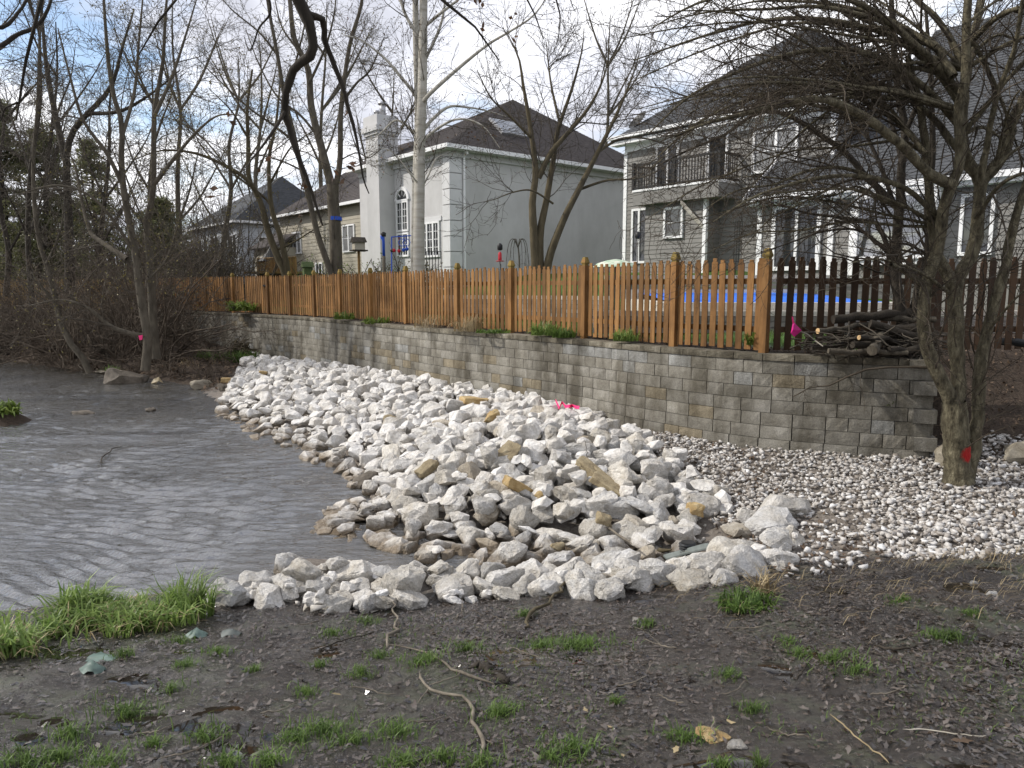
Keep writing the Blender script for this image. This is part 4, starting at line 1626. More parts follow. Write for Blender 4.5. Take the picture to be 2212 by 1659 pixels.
# hummingbird feeder with black guard on a pole
def pole_thing(name, label, cat, x, y, parts):
    z = yz(x, y)
    root = empty(name, (x, y, z))
    tag(root, label, cat)
    for nm, mat, fn in parts:
        m = MB()
        fn(m)
        m.build(nm, M[mat], root, nm not in ('roof', 'box'))
    return root


p = at(1080, 560, 19)
zb = yz(p.x, 19)
h = lambda py, Y=19: at(1080, py, Y).z - zb
pole_thing('bird_feeder', 'red feeder with black guard on a thin pole before the grey stucco wall', 'bird feeder', p.x, 19, [
    ('pole', 'iron', lambda m: (m.tube([(0, 0, -.1), (0, 0, h(545))], .012, 6), m.tube([(.05, 0, -.1), (.02, 0, h(570))], .008, 5))),
    ('feeder_bottle', 'red_glass', lambda m: m.tube([(0, 0, h(562)), (0, 0, h(560)), (0, 0, h(547)), (0, 0, h(544))], [.05, .05, .045, .02], 10)),
    ('feeder_tray', 'red_glass', lambda m: m.tube([(0, 0, h(565)), (0, 0, h(563))], .10, 12)),
    ('guard', 'iron', lambda m: m.tube([(0, 0, h(541)), (0, 0, h(539)), (0, 0, h(530)), (0, 0, h(527)), (0, 0, h(525))], [.03, .07, .07, .05, .01], 10))])
p = at(1378, 520, 20)
zb3 = yz(p.x, 20)
h3 = lambda py: at(1378, py, 20).z - zb3
pole_thing('bird_feeder', 'black hanging feeder on a pole before the white french door', 'bird feeder', p.x, 20, [
    ('pole', 'iron', lambda m: m.tube([(0, 0, -.1), (0, 0, h3(516))], .012, 6)),
    ('feeder_bottle', 'iron', lambda m: m.tube([(0, 0, h3(516)), (0, 0, h3(513)), (0, 0, h3(504)), (0, 0, h3(500))], [.05, .08, .08, .02], 10))])


def birdhouse(label, px, py_top, Y, w, mat_roof, mat_box, hgt):
    p = at(px, py_top, Y)
    x, y = p.x, p.y
    zb_ = yz(x, y)
    zt = p.z - zb_
    root = empty('birdhouse', (x, y, zb_))
    tag(root, label, 'birdhouse')
    root.rotation_euler = (0, 0, .5)
    MB().tube([(0, 0, -.1), (0, 0, zt - hgt)], .05, 8).build('post', M['wood_old'], root)
    MB().box(-w * .38, w * .38, -w * .34, w * .34, zt - hgt, zt - hgt * .38).build('box', M[mat_box], root)
    m = MB()
    m.add([(-w / 2, -w / 2, zt - hgt * .42), (w / 2, -w / 2, zt - hgt * .42), (w / 2, w / 2, zt - hgt * .42), (-w / 2, w / 2, zt - hgt * .42), (-w / 2, 0, zt), (w / 2, 0, zt)], [(0, 1, 5, 4), (2, 3, 4, 5), (1, 2, 5), (3, 0, 4), (0, 3, 2, 1)])
    m.build('roof', M[mat_roof], root)
    MB().box(-w * .55, w * .55, -w * .48, w * .48, zt - hgt - .05, zt - hgt).build('floor', M[mat_roof], root)


birdhouse('brown gabled birdhouse with pale front beside the blue banded tree', 774, 512, 27, .50, 'bark_dark', 'siding_beige', .46)
birdhouse('mossy green birdhouse feeder on a post left of the leaning tree', 664, 565, 29, .44, 'turf_roof', 'turf_roof', .52)
p = at(830, 590, 24)
zb4 = yz(p.x, 24)
h4 = lambda py: at(830, py, 24).z - zb4
pole_thing('garden_pole', 'pole wrapped in bright blue with a black cap behind the fence', 'garden pole', p.x, 24, [
    ('pole', 'bark_grey', lambda m: m.tube([(0, 0, -.1), (0, 0, h4(553))], .055, 8)),
    ('blue_wrap', 'blue_tape', lambda m: m.tube([(0, 0, h4(555)), (0, 0, h4(520)), (-.03, 0, h4(512)), (-.06, 0, h4(508))], [.045, .045, .07, .05], 8)),
    ('cap', 'iron', lambda m: m.tube([(0, 0, h4(511)), (0, 0, h4(503)), (0, 0, h4(501))], [.08, .09, .03], 8))])
# hanging ornaments by the arched window
p = at(868, 520, 23)
orn = empty('hanging_ornaments', (p.x, p.y, yz(p.x, p.y)))
tag(orn, 'blue and red glass ornaments hanging from a bar before the arched window', 'garden ornament')
zb5 = orn.location.z
q = lambda px, py: at(px, py, 23) - orn.location
m = MB()
m.tube([q(845, 512), q(890, 509)], .018, 6)
m.tube([q(846, 512), q(846, 600)], .02, 6)
m.build('bar', M['blue_tape'], orn)
for px, py, mt in ((851, 541, 'red_glass'), (862, 542, 'red_glass'), (872, 540, 'blue_tape'), (879, 538, 'blue_tape'), (846.8, 541, 'iron')):
    m = MB()
    m.tube([q(px, 511), q(px, py - 4)], .006, 4)
    c0 = q(px, py)
    m.tube([c0 + Vector((0, 0, .06)), c0 + Vector((0, 0, .04)), c0, c0 - Vector((0, 0, .04)), c0 - Vector((0, 0, .06))], [.01, .045, .06, .045, .01], 8)
    m.build('ornament', M[mt], orn, True)
m = MB()
for px in (869, 878):
    for k in range(6):
        a0_, a1_ = 2 * math.pi * k / 6, 2 * math.pi * (k + 1) / 6
        c0 = q(px, 524)
        m.tube([c0 + Vector((math.cos(a0_) * .12, 0, math.sin(a0_) * .12)), c0 + Vector((math.cos(a1_) * .12, 0, math.sin(a1_) * .12))], .012, 5)
m.build('blue_ring', M['blue_tape'], orn)


def trellis(label, px0, px1, pyt, Y, nv, nh, kinked=False):
    a, b = at(px0, pyt, Y), at(px1, pyt, Y)
    zg = yz(a.x, Y)
    root = empty('trellis', (a.x, a.y, zg))
    tag(root, label, 'trellis')
    w, hh = b.x - a.x, a.z - zg
    m = MB()
    for i in range(nv):
        x = w * i / (nv - 1)
        m.tube([(x, 0, -.1), (x, 0, hh)], .011, 5)
    for j in range(nh):
        z = hh * (.25 + .75 * j / (nh - 1))
        m.tube([(0, .012, z), (w, .012, z)], .009, 5)
    m.build('wire_grid', M['iron'], root)


trellis('square black wire trellis before the sliding glass door', 1717, 1741, 470, 23.0, 3, 5)
trellis('tall thin wire trellis beside the white corner post', 1588, 1604, 478, 25.5, 4, 7)
trellis('black iron garden trellis beside the pale poplar trunk', 921, 953, 543, 22, 6, 3)
# little awning umbrella and deck umbrella
p = at(1330, 561, 20)
um = empty('patio_umbrella', (p.x, p.y, yz(p.x, p.y)))
tag(um, 'small faded green and white patio umbrella behind the fence', 'umbrella')
hu = p.z - um.location.z
m = MB()
N = 12
vs = [(0, 0, hu + .02)]
for r_, dz in ((.25, -.02), (.5, -.10), (.62, -.2)):
    vs += [(r_ * math.cos(2 * math.pi * k / N), r_ * math.sin(2 * math.pi * k / N), hu + dz) for k in range(N)]
fs = [(0, 1 + k, 1 + (k + 1) % N) for k in range(N)]
for j in range(2):
    fs += [(1 + j * N + k, 1 + N + j * N + k, 1 + N + j * N + (k + 1) % N, 1 + j * N + (k + 1) % N) for k in range(N)]
m.add(vs, fs).build('canopy', surf('faded_green_canvas', [(0.4, (.30, .42, .30)), (0.6, (.62, .62, .52))], 6, .9, .1), um, True)
MB().tube([(0, 0, 0), (0, 0, hu)], .02, 6).build('pole', M['iron'], um)
p = at(584, 556, 38)
um = empty('patio_umbrella', (p.x, p.y, p.z - 2.2))
tag(um, 'closed black patio umbrella above the far wooden deck', 'umbrella')
MB().tube([(0, 0, 0), (0, 0, 2.2)], .03, 6).build('pole', M['iron'], um)
m = MB()
N = 10
vs = [(0, 0, 2.75)] + [(.15 * math.cos(2 * math.pi * k / N), .15 * math.sin(2 * math.pi * k / N), 2.5) for k in range(N)] + [(.62 * math.cos(2 * math.pi * k / N), .62 * math.sin(2 * math.pi * k / N), 2.0) for k in range(N)]
fs = [(0, 1 + k, 1 + (k + 1) % N) for k in range(N)] + [(1 + k, 1 + N + k, 1 + N + (k + 1) % N, 1 + (k + 1) % N) for k in range(N)]
m.add(vs, fs).build('canopy', M['iron'], um)
# far deck
p0, p1 = at(557, 590, 38), at(640, 590, 36)
dk = empty('wooden_deck', (p0.x, p0.y, 2.0))
tag(dk, 'far brown wooden deck with slatted railing behind the fence gate', 'deck')
d_ = p1 - p0
d_.z = 0
n = 34
for i in range(n):
    q0 = d_ * (i / (n - 1))
    zt = at(560, 560, 38).z - 2.0
    MB().box(q0.x - .035, q0.x + .035, q0.y - .02, q0.y + .02, -.4, zt).build('slat', M['wood_old'], dk)
m = MB()
m.tube([(0, 0, at(560, 559, 38).z - 2.0), (d_.x, d_.y, at(560, 559, 38).z - 2.0)], .05, 6)
m.build('handrail', M['wood_old'], dk)
MB().box(0, d_.x, min(0, d_.y) + .05, 3, at(560, 584, 38).z - 2.2, at(560, 584, 38).z - 2.1).build('deck_floor', M['wood_old'], dk)
# ------------------------------------------------------------------ trees: tubes grown level by level
def unit(a):
    return a / np.maximum(np.linalg.norm(a, axis=-1, keepdims=True), 1e-9)


class Tubes:
    """many tapered tubes collected as one mesh"""

    def __init__(self):
        self.V, self.Q, self.n = [], [], 0

    def add(self, P, R, sides):
        P, R = np.asarray(P, float), np.asarray(R, float)
        if len(P) == 0:
            return self
        n, m, _ = P.shape
        T = np.empty_like(P)
        T[:, 1:-1] = P[:, 2:] - P[:, :-2]
        T[:, 0] = P[:, 1] - P[:, 0]
        T[:, -1] = P[:, -1] - P[:, -2]
        T = unit(T)
        ref = np.where(np.abs(T[:, :1, 2:3]) < 0.8, np.array([0, 0, 1.0]), np.array([1.0, 0, 0]))
        ref = np.broadcast_to(ref, T.shape)
        U = unit(np.cross(T, ref))
        W = np.cross(T, U)
        a = np.arange(sides) * 2 * np.pi / sides
        ring = U[:, :, None, :] * np.cos(a)[None, None, :, None] + W[:, :, None, :] * np.sin(a)[None, None, :, None]
        V = P[:, :, None, :] + ring * R[:, :, None, None]
        k = np.arange(sides)
        base = (np.arange(n)[:, None, None] * m + np.arange(m - 1)[None, :, None]) * sides
        q = np.stack([base + k, base + (k + 1) % sides, base + sides + (k + 1) % sides, base + sides + k], -1).reshape(-1, 4)
        self.V.append(V.reshape(-1, 3))
        self.Q.append(q + self.n)
        self.n += n * m * sides
        return self

    def build(self, name, mat, parent=None, origin=None):
        V = np.concatenate(self.V)
        if origin is not None:
            V = V - np.array(origin)
        me = np_mesh(name, V, np.concatenate(self.Q), smooth=True)
        return link(name, me, mat, parent)


def resample(poly, m):
    """Catmull-Rom smooth, then m evenly spaced points"""
    p = np.array([tuple(q) for q in poly], float)
    if len(p) > 2:
        out = []
        for i in range(len(p) - 1):
            p0, p1, p2, p3 = p[max(i - 1, 0)], p[i], p[i + 1], p[min(i + 2, len(p) - 1)]
            for t in np.linspace(0, 1, 10, endpoint=False):
                out.append(0.5 * ((2 * p1) + (p2 - p0) * t + (2 * p0 - 5 * p1 + 4 * p2 - p3) * t * t + (3 * p1 - p0 - 3 * p2 + p3) * t ** 3))
        out.append(p[-1])
        p = np.array(out)
    s = np.concatenate([[0], np.cumsum(np.linalg.norm(np.diff(p, axis=0), axis=1))])
    q = np.linspace(0, s[-1], m)
    return np.stack([np.interp(q, s, p[:, k]) for k in range(3)], -1)


def sprout(P, R, per_m, ln, ang, nseg, wig, trop, g, t0=0.15, rk=0.012, rmin=0.0015, rfrac=0.65, taper=0.35, lt=0.55, flat=0.0, side=None):
    """children of the branches P[n,m,3] with radii R[n,m]; returns their points and radii"""
    n, m, _ = P.shape
    if n == 0:
        return np.zeros((0, nseg + 1, 3)), np.zeros((0, nseg + 1))
    seg = np.linalg.norm(np.diff(P, axis=1), axis=2)
    length = seg.sum(1)
    cnt = g.poisson(length * per_m * (1 - t0))
    idx = np.repeat(np.arange(n), cnt)
    N = len(idx)
    t = t0 + (1 - t0) * g.random(N)
    f = t * (m - 1)
    i0 = np.minimum(f.astype(int), m - 2)
    w = (f - i0)[:, None]
    start = P[idx, i0] * (1 - w) + P[idx, i0 + 1] * w
    rad = R[idx, i0] * (1 - w[:, 0]) + R[idx, i0 + 1] * w[:, 0]
    tan = unit(P[idx, i0 + 1] - P[idx, i0])
    a = g.normal(size=(N, 3))
    a[:, 2] *= (1 - flat)
    perp = unit(a - tan * (a * tan).sum(1, keepdims=True))
    th = np.radians(g.uniform(ang[0], ang[1], N))[:, None]
    d = unit(tan * np.cos(th) + perp * np.sin(th))
    L = g.uniform(ln[0], ln[1], N) * (1 - lt * t)
    r0 = np.maximum(np.minimum(rad * rfrac, L * rk), rmin)
    out = np.empty((N, nseg + 1, 3))
    out[:, 0] = start
    cur = start.copy()
    for k in range(nseg):
        d = unit(d + g.normal(size=(N, 3)) * wig + np.array([0, 0, trop]))
        cur = cur + d * (L / nseg)[:, None]
        out[:, k + 1] = cur
    rr = r0[:, None] * np.linspace(1, taper, nseg + 1)[None, :]
    return out, np.maximum(rr, rmin * 0.8)


def limb_stack(limbs):
    """limbs: (list of points, r0, r1) -> resampled to a common count"""
    m = 22
    P = np.stack([resample(l[0], m) for l in limbs])
    R = np.stack([l[2] + (l[1] - l[2]) * (1 - np.linspace(0, 1, m)) ** 0.9 for l in limbs])
    return P, R


def buds_mesh(name, tips, size, mat, parent, origin, g, spread=0.02, per=2):
    t = np.repeat(tips, per, axis=0)
    n = len(t)
    c = t + g.normal(size=(n, 3)) * spread
    a = unit(g.normal(size=(n, 3))) * size * g.uniform(.6, 1.4, (n, 1))
    b = unit(np.cross(a, g.normal(size=(n, 3)))) * size * .55
    V = np.stack([c - a, c - b, c + a, c + b], 1).reshape(-1, 3) - np.array(origin)
    Q = np.arange(4 * n).reshape(-1, 4)
    o = link(name, np_mesh(name, V, Q), mat, parent)
    return tag(o, kind='stuff')


def make_tree(name, label, limbs, bark, twig, levels, seed, group=None, trunk_n=None, buds=None, sides=9, cat='tree', rough=0.0, flare=None):
    """limbs: hand laid stems and boughs; the first trunk_n are the trunk; levels grow the crown"""
    g = np.random.default_rng(seed)
    base = limbs[0][0][0]
    root = empty(name, (base[0], base[1], base[2]))
    tag(root, label, cat, group)
    P, R = limb_stack(limbs)
    jit = np.repeat(g.normal(size=(len(limbs), 1, 3)), P.shape[1], 1) * 0
    P = P + jit
    if rough:
        sp_ = np.linalg.norm(np.diff(P, axis=1), axis=2).mean(1)[:, None]
        wv = g.normal(size=P.shape) * (rough * np.minimum(R, sp_ * .8))[:, :, None]
        wv[:, 0] = 0
        P = P + wv
        R = R * g.uniform(0.93, 1.09, R.shape)
    if flare:
        fl = 1 + flare * np.exp(-np.linspace(0, 1, P.shape[1]) * 22)
        R[:trunk_n or 1] = R[:trunk_n or 1] * fl[None, :]
    tn = trunk_n or 1
    o = Tubes().add(P[:tn], R[:tn], sides).build('trunk', bark, root, base)
    if len(limbs) > tn:
        Tubes().add(P[tn:], R[tn:], max(6, sides - 2)).build('limb', bark, root, base)
    tw = Tubes()
    pp, rr = P, R
    tips = []
    for lv in levels:
        sd = lv.pop('sides', 3)
        keep = lv.pop('also', False)
        if keep:
            cp, cr = sprout(P, R, g=g, **lv)
        else:
            cp, cr = sprout(pp, rr, g=g, **lv)
        lv['sides'] = sd
        tw.add(cp, cr, sd)
        tips.append(cp[:, -1])
        if not keep:
            pp, rr = cp, cr
    o = tw.build('crown', twig, root, base)
    if buds:
        tp = np.concatenate([t for t in tips[-buds.get('lv', 1):]])
        k = min(len(tp), buds['n'])
        tp = tp[g.choice(len(tp), k, replace=False)]
        buds_mesh(buds.get('name', 'buds'), tp, buds['size'], buds['mat'], root, base, g, buds.get('spread', .02), buds.get('per', 2))
    return root


def pl(Y0, Y1, pts, g=None):
    """picture polyline with the distance going evenly from Y0 to Y1"""
    n = len(pts)
    return [at(px, py, Y0 + (Y1 - Y0) * i / max(n - 1, 1)) for i, (px, py) in enumerate(pts)]


# ---- the multi-stemmed thorn tree on the right
Yt = 8.95
T = []
T.append((pl(Yt, Yt, [(2070, 1042), (2067, 985), (2064, 917), (2060, 867)]), .16, .135))
T.append((pl(Yt + .05, Yt + .2, [(2088, 1036), (2098, 985), (2104, 940), (2113, 887), (2117, 783), (2141, 683), (2172, 582), (2185, 500), (2205, 430), (2240, 330)]), .085, .04))
T.append((pl(Yt, Yt - .3, [(2062, 890), (2040, 833), (2007, 763), (1993, 699), (2003, 599), (2026, 545), (2036, 490), (2040, 440), (2055, 400), (2074, 352), (2070, 235), (2084, 168), (2091, -10)]), .085, .04))
T.append((pl(Yt, Yt + .4, [(2062, 890), (2070, 840), (2067, 767), (2064, 683), (2062, 630), (2080, 580), (2100, 550), (2114, 470), (2119, 390)]), .088, .07))
T.append((pl(Yt + .4, Yt + .2, [(2119, 392), (2150, 360), (2172, 320), (2191, 251), (2225, 190), (2270, 90)]), .075, .035))
T.append((pl(Yt + .4, Yt + .7, [(2119, 394), (2090, 345), (2078, 300), (2082, 200), (2100, 90), (2130, -40)]), .075, .035))
T.append((pl(Yt, Yt + .2, [(2063, 640), (2045, 590), (2022, 545), (2010, 440), (2000, 330), (1985, 220), (1960, 120)]), .07, .03))
tn_ = len(T)
# boughs
T.append((pl(Yt - .3, Yt - 1.3, [(2056, 399), (2007, 375), (1966, 332), (1933, 302), (1873, 255), (1826, 231), (1785, 218), (1738, 215), (1671, 228), (1604, 248), (1520, 268), (1460, 295)]), .062, .010))
T.append((pl(Yt - .2, Yt + .5, [(2060, 165), (2040, 130), (2020, 100), (1980, 77), (1940, 67), (1890, 37), (1840, 0), (1790, -40)]), .05, .015))
T.append((pl(Yt + .1, Yt - .6, [(2072, 270), (2010, 200), (1930, 140), (1850, 110), (1750, 110), (1660, 130), (1560, 170), (1480, 215), (1400, 290)]), .045, .007))
T.append((pl(Yt + .1, Yt + .6, [(2078, 230), (2010, 140), (1920, 75), (1800, 45), (1690, 40), (1580, 60), (1470, 95), (1370, 130)]), .045, .007))
T.append((pl(Yt + .1, Yt + 1.2, [(2074, 330), (2020, 260), (1940, 200), (1840, 180), (1720, 190), (1600, 220), (1500, 270), (1420, 340)]), .04, .007))
T.append((pl(Yt, Yt - 1.2, [(2030, 470), (1960, 410), (1890, 385), (1800, 380), (1700, 400), (1620, 430), (1540, 480)]), .035, .006))
T.append((pl(Yt, Yt + .8, [(2085, 150), (2040, 60), (1980, 0), (1900, -60), (1790, -90)]), .04, .015))
T.append((pl(Yt, Yt - .9, [(2074, 200), (1990, 110), (1880, 20), (1760, -25), (1620, -20), (1500, 10), (1410, 60)]), .045, .007))
T.append((pl(Yt, Yt - 1.2, [(2090, 100), (2150, 40), (2230, 10), (2330, 0)]), .04, .012))
T.append((pl(Yt, Yt - 1.4, [(2110, 470), (2160, 400), (2230, 370), (2320, 380)]), .03, .008))
T.append((pl(Yt, Yt - .8, [(2117, 400), (2150, 220), (2190, 110), (2212, -20)]), .04, .018))
brr = random.Random(4)
for k in range(22):
    x0, y0 = brr.choice([(2060, 170), (2040, 130), (2074, 300), (2075, 240), (2085, 150), (2000, 330), (1985, 220), (2082, 60), (2020, 100), (1960, 60)])
    x1 = brr.uniform(1340, 1720)
    y1 = brr.uniform(-60, 430)
    ym = min(y0, y1) - brr.uniform(10, 90)
    mid = [(x0 + (x1 - x0) * t, y0 + (y1 - y0) * t + (ym - (y0 + y1) / 2) * 4 * t * (1 - t) * .6 + brr.uniform(-8, 8)) for t in (.2, .4, .6, .8)]
    T.append((pl(Yt + brr.uniform(-.2, .2), Yt + brr.uniform(-1.6, 1.6), [(x0, y0)] + mid + [(x1, y1)]), brr.uniform(.016, .034), .005))
for k in range(8):
    x0, y0 = brr.choice([(2036, 490), (2010, 440), (1940, 450), (2000, 330), (1933, 302), (1960, 410), (1890, 385)])
    x1 = brr.uniform(1390, 1720)
    y1 = brr.uniform(380, 560)
    mid = [(x0 + (x1 - x0) * t, y0 + (y1 - y0) * t - brr.uniform(20, 60) * 4 * t * (1 - t) + brr.uniform(-7, 7)) for t in (.2, .4, .6, .8)]
    T.append((pl(Yt + .1, Yt + brr.uniform(-1.4, 1.4), [(x0, y0)] + mid + [(x1, y1)]), brr.uniform(.012, .024), .004))
for k in range(9):
    x0, y0 = brr.choice([(2074, 300), (2085, 150), (2119, 392), (2191, 251), (2150, 360), (2082, 60)])
    x1, y1 = brr.uniform(2130, 2420), brr.uniform(-60, 420)
    T.append((pl(Yt, Yt + brr.uniform(-1.6, 1.2), [(x0, y0), ((x0 * 2 + x1) / 3, (y0 * 2 + y1) / 3 - 30), ((x0 + 2 * x1) / 3, (y0 + 2 * y1) / 3 - 30), (x1, y1)]), brr.uniform(.02, .035), .006))
T.append((pl(Yt, Yt - 1.0, [(2060, 640), (1990, 590), (1900, 560), (1830, 570)]), .022, .004))
T.append((pl(Yt, Yt - .8, [(2003, 620), (1960, 590), (1925, 570)]), .04, .02))
T.append((pl(Yt, Yt - .9, [(2130, 720), (2180, 660), (2230, 610)]), .02, .006))
lv = [dict(per_m=4.2, ln=(.7, 2.1), ang=(18, 62), nseg=7, wig=.20, trop=.015, t0=.12, rk=.010, rfrac=.5, sides=4, rmin=.0045),
      dict(per_m=6.0, ln=(.25, .85), ang=(30, 80), nseg=5, wig=.26, trop=0.0, t0=.08, rk=.009, sides=3, rmin=.0032),
      dict(per_m=6.0, ln=(.06, .30), ang=(35, 85), nseg=2, wig=.25, trop=0.0, t0=.1, rk=.01, sides=3, rmin=.0026),
      dict(per_m=10.0, ln=(.10, .55), ang=(45, 90), nseg=3, wig=.25, trop=.0, t0=.05, rk=.009, sides=3, rmin=.0032, also=True)]
thorn = make_tree('thorn_tree', 'multi-stemmed thorny bare tree standing in white gravel with red paint spot', T, M['bark_thorn'], M['twig_thorn'], lv, 3, trunk_n=tn_, sides=12, rough=.10, flare=.15)
# its red paint spot, sprayed on the bark in the fork
paint = M['bark_thorn'].copy()
paint.name = 'scaly_olive_bark_with_red_paint'
nt = paint.node_tree
pb = nt.nodes['Principled BSDF']
old = pb.inputs['Base Color'].links[0].from_socket
geo = nt.nodes.new('ShaderNodeNewGeometry')
spot = at(2091, 981, Yt - .12)
vd = nt.nodes.new('ShaderNodeVectorMath')
vd.operation = 'DISTANCE'
vd.inputs[1].default_value = spot
nt.links.new(geo.outputs['Position'], vd.inputs[0])
nz = tnoise(nt.nodes, nt.links, geo.outputs['Position'], 30, 3)
ad = nt.nodes.new('ShaderNodeMath')
ad.operation = 'MULTIPLY_ADD'
nt.links.new(nz, ad.inputs[0])
ad.inputs[1].default_value = 0.05
nt.links.new(vd.outputs['Value'], ad.inputs[2])
fac = ramp(nt.nodes, nt.links, ad.outputs[0], [(0.10, 0.95), (0.14, 0.0)])
nt.links.new(mixc(nt.nodes, nt.links, fac, old, (0.38, 0.012, 0.012)), pb.inputs['Base Color'])
for ch_ in thorn.children:
    if ch_.name.startswith('trunk'):
        ch_.data.materials.clear()
        ch_.data.materials.append(paint)

# ---- dark tree behind it, by the log pile
Yr = 11.0
T = [(pl(Yr, Yr, [(1950, 705), (1942, 640), (1932, 590), (1940, 480), (1948, 350), (1955, 280), (1942, 200), (1930, 100), (1925, -30)]), .085, .03),
     (pl(Yr, Yr + .3, [(1958, 700), (1935, 620), (1922, 550), (1900, 490), (1880, 478), (1839, 474), (1789, 466), (1738, 459), (1688, 443), (1640, 450)]), .05, .008),
     (pl(Yr, Yr - .3, [(1965, 700), (1985, 620), (2005, 550), (2003, 436), (2015, 330), (2010, 180), (2000, 20)]), .065, .02),
     (pl(Yr, Yr + .6, [(1940, 450), (1900, 410), (1866, 379), (1832, 335), (1772, 292), (1705, 251), (1660, 240), (1614, 255), (1571, 288), (1470, 332), (1400, 370)]), .055, .006),
     (pl(Yr, Yr + .4, [(1946, 340), (1920, 250), (1880, 180), (1860, 80), (1850, -20)]), .035, .012),
     (pl(Yr, Yr - .6, [(1950, 310), (1980, 230), (2040, 150), (2110, 60)]), .04, .012),
     (pl(Yr, Yr + .8, [(1942, 470), (1890, 330), (1820, 200), (1740, 110), (1640, 60)]), .035, .008),
     (pl(Yr, Yr + .2, [(1930, 560), (1860, 500), (1780, 500), (1690, 530), (1600, 560)]), .025, .004)]
lv = [dict(per_m=4.6, ln=(.7, 2.2), ang=(20, 65), nseg=6, wig=.22, trop=.02, t0=.15, rk=.009, rfrac=.5, sides=4, rmin=.005),
      dict(per_m=5.5, ln=(.25, .9), ang=(30, 80), nseg=4, wig=.28, trop=0, t0=.1, rk=.008, sides=3, rmin=.0036),
      dict(per_m=5.5, ln=(.08, .32), ang=(35, 85), nseg=2, wig=.25, trop=0, t0=.1, rk=.01, sides=3, rmin=.003)]
make_tree('thorn_tree', 'dark bare tree rising behind the log pile beside the shaded fence', T, M['bark_dark'], M['twig_thorn'], lv, 4, trunk_n=3, sides=9, rough=.08)

# ---- vase-shaped tree before the stucco wall
Yv = 19.3
T = [(pl(Yv, Yv, [(1158, 590), (1155, 540), (1153, 502), (1150, 435), (1157, 368), (1142, 251), (1130, 184), (1123, 134), (1107, 94), (1087, 60)]), .125, .006),
     (pl(Yv, Yv + .4, [(1166, 590), (1167, 502), (1180, 435), (1197, 335), (1204, 285), (1237, 187), (1257, 110), (1262, 60)]), .115, .006),
     (pl(Yv, Yv - .5, [(1180, 590), (1190, 545), (1220, 469), (1254, 402), (1297, 318), (1338, 234), (1371, 151), (1385, 100)]), .115, .006),
     (pl(Yv, Yv - .4, [(1163, 385), (1190, 330), (1220, 295), (1271, 234), (1304, 167), (1320, 90)]), .08, .005),
     (pl(Yv, Yv - 1.2, [(1195, 440), (1150, 412), (1110, 415), (1070, 430), (1045, 437)]), .03, .006),
     (pl(Yv, Yv - 1.0, [(1250, 410), (1310, 390), (1380, 385), (1440, 360)]), .04, .008),
     (pl(Yv, Yv - 1.0, [(1150, 300), (1100, 250), (1060, 210), (1030, 150)]), .04, .01),
     (pl(Yv, Yv + .5, [(1210, 270), (1190, 180), (1180, 90)]), .04, .01),
     (pl(Yv, Yv, [(1290, 330), (1340, 300), (1400, 300), (1460, 320)]), .04, .008)]
lv = [dict(per_m=3.52, ln=(1.0, 2.8), ang=(22, 55), nseg=6, wig=.17, trop=.07, t0=.3, rk=.009, rfrac=.5, sides=4, rmin=0.0078),
      dict(per_m=5.57, ln=(.4, 1.25), ang=(25, 65), nseg=4, wig=.2, trop=.04, t0=.1, rk=.008, sides=3, rmin=0.0054),
      dict(per_m=8.35, ln=(.15, .55), ang=(30, 70), nseg=3, wig=.2, trop=.03, t0=.1, rk=.008, sides=3, rmin=0.0040)]
make_tree('bare_tree', 'vase-shaped bare tree with three olive stems before the grey stucco wall', T, M['bark_tan'], M['twig_grey'], lv, 5, trunk_n=3, sides=9)

# ---- pale twin-trunk poplar
Yb = 21.8
T = [(pl(Yb, Yb, [(905, 600), (905, 480), (908, 300), (912, 200), (914, 60), (916, -120)]), .175, .10),
     (pl(Yb + .6, Yb + .6, [(895, 600), (897, 480), (898, 400), (903, 250), (899, 100), (896, -120)]), .12, .08),
     (pl(Yb, Yb - 1.4, [(912, 225), (926, 205), (986, 151), (1053, 97), (1103, 67), (1153, 33), (1190, -20)]), .062, .012),
     (pl(Yb, Yb + .7, [(910, 290), (930, 262), (969, 231), (1010, 232), (1046, 238), (1095, 252)]), .055, .01),
     (pl(Yb + .6, Yb + .3, [(903, 225), (896, 204), (865, 165), (836, 131), (800, 100), (775, 84), (740, 75)]), .06, .012),
     (pl(Yb, Yb, [(913, 90), (880, 40), (860, -10), (830, -60)]), .06, .02),
     (pl(Yb, Yb - .8, [(908, 310), (935, 285), (985, 258), (1040, 270), (1080, 320)]), .045, .008),
     (pl(Yb + .6, Yb + 1, [(898, 290), (870, 265), (850, 262), (820, 290), (800, 300)]), .045, .008),
     (pl(Yb, Yb - .5, [(914, 60), (950, 30), (1000, -10), (1040, -60)]), .05, .015),
     (pl(Yb, Yb + .4, [(913, 140), (950, 60), (962, 0), (975, -70)]), .05, .015),
     (pl(Yb, Yb - 1, [(906, 400), (890, 380), (850, 330), (820, 320)]), .03, .006),
     (pl(Yb, Yb + .5, [(907, 415), (925, 380), (945, 340), (985, 330)]), .03, .006)]
lv = [dict(per_m=2.78, ln=(1.0, 3.0), ang=(25, 60), nseg=6, wig=.16, trop=.05, t0=.25, rk=.008, rfrac=.4, sides=4, rmin=0.0078),
      dict(per_m=4.83, ln=(.4, 1.4), ang=(25, 65), nseg=4, wig=.2, trop=.02, t0=.1, rk=.007, sides=3, rmin=0.0054),
      dict(per_m=6.68, ln=(.15, .6), ang=(30, 70), nseg=3, wig=.22, trop=.0, t0=.1, rk=.008, sides=3, rmin=0.0040)]
make_tree('poplar_tree', 'pale grey twin-trunk poplar with dark knots beside the french window', T, M['bark_birch'], M['twig_grey'], lv, 6, trunk_n=2, sides=12, buds=dict(n=700, size=.035, mat=M['bud_red'], lv=1, name='seed_clusters', per=1))

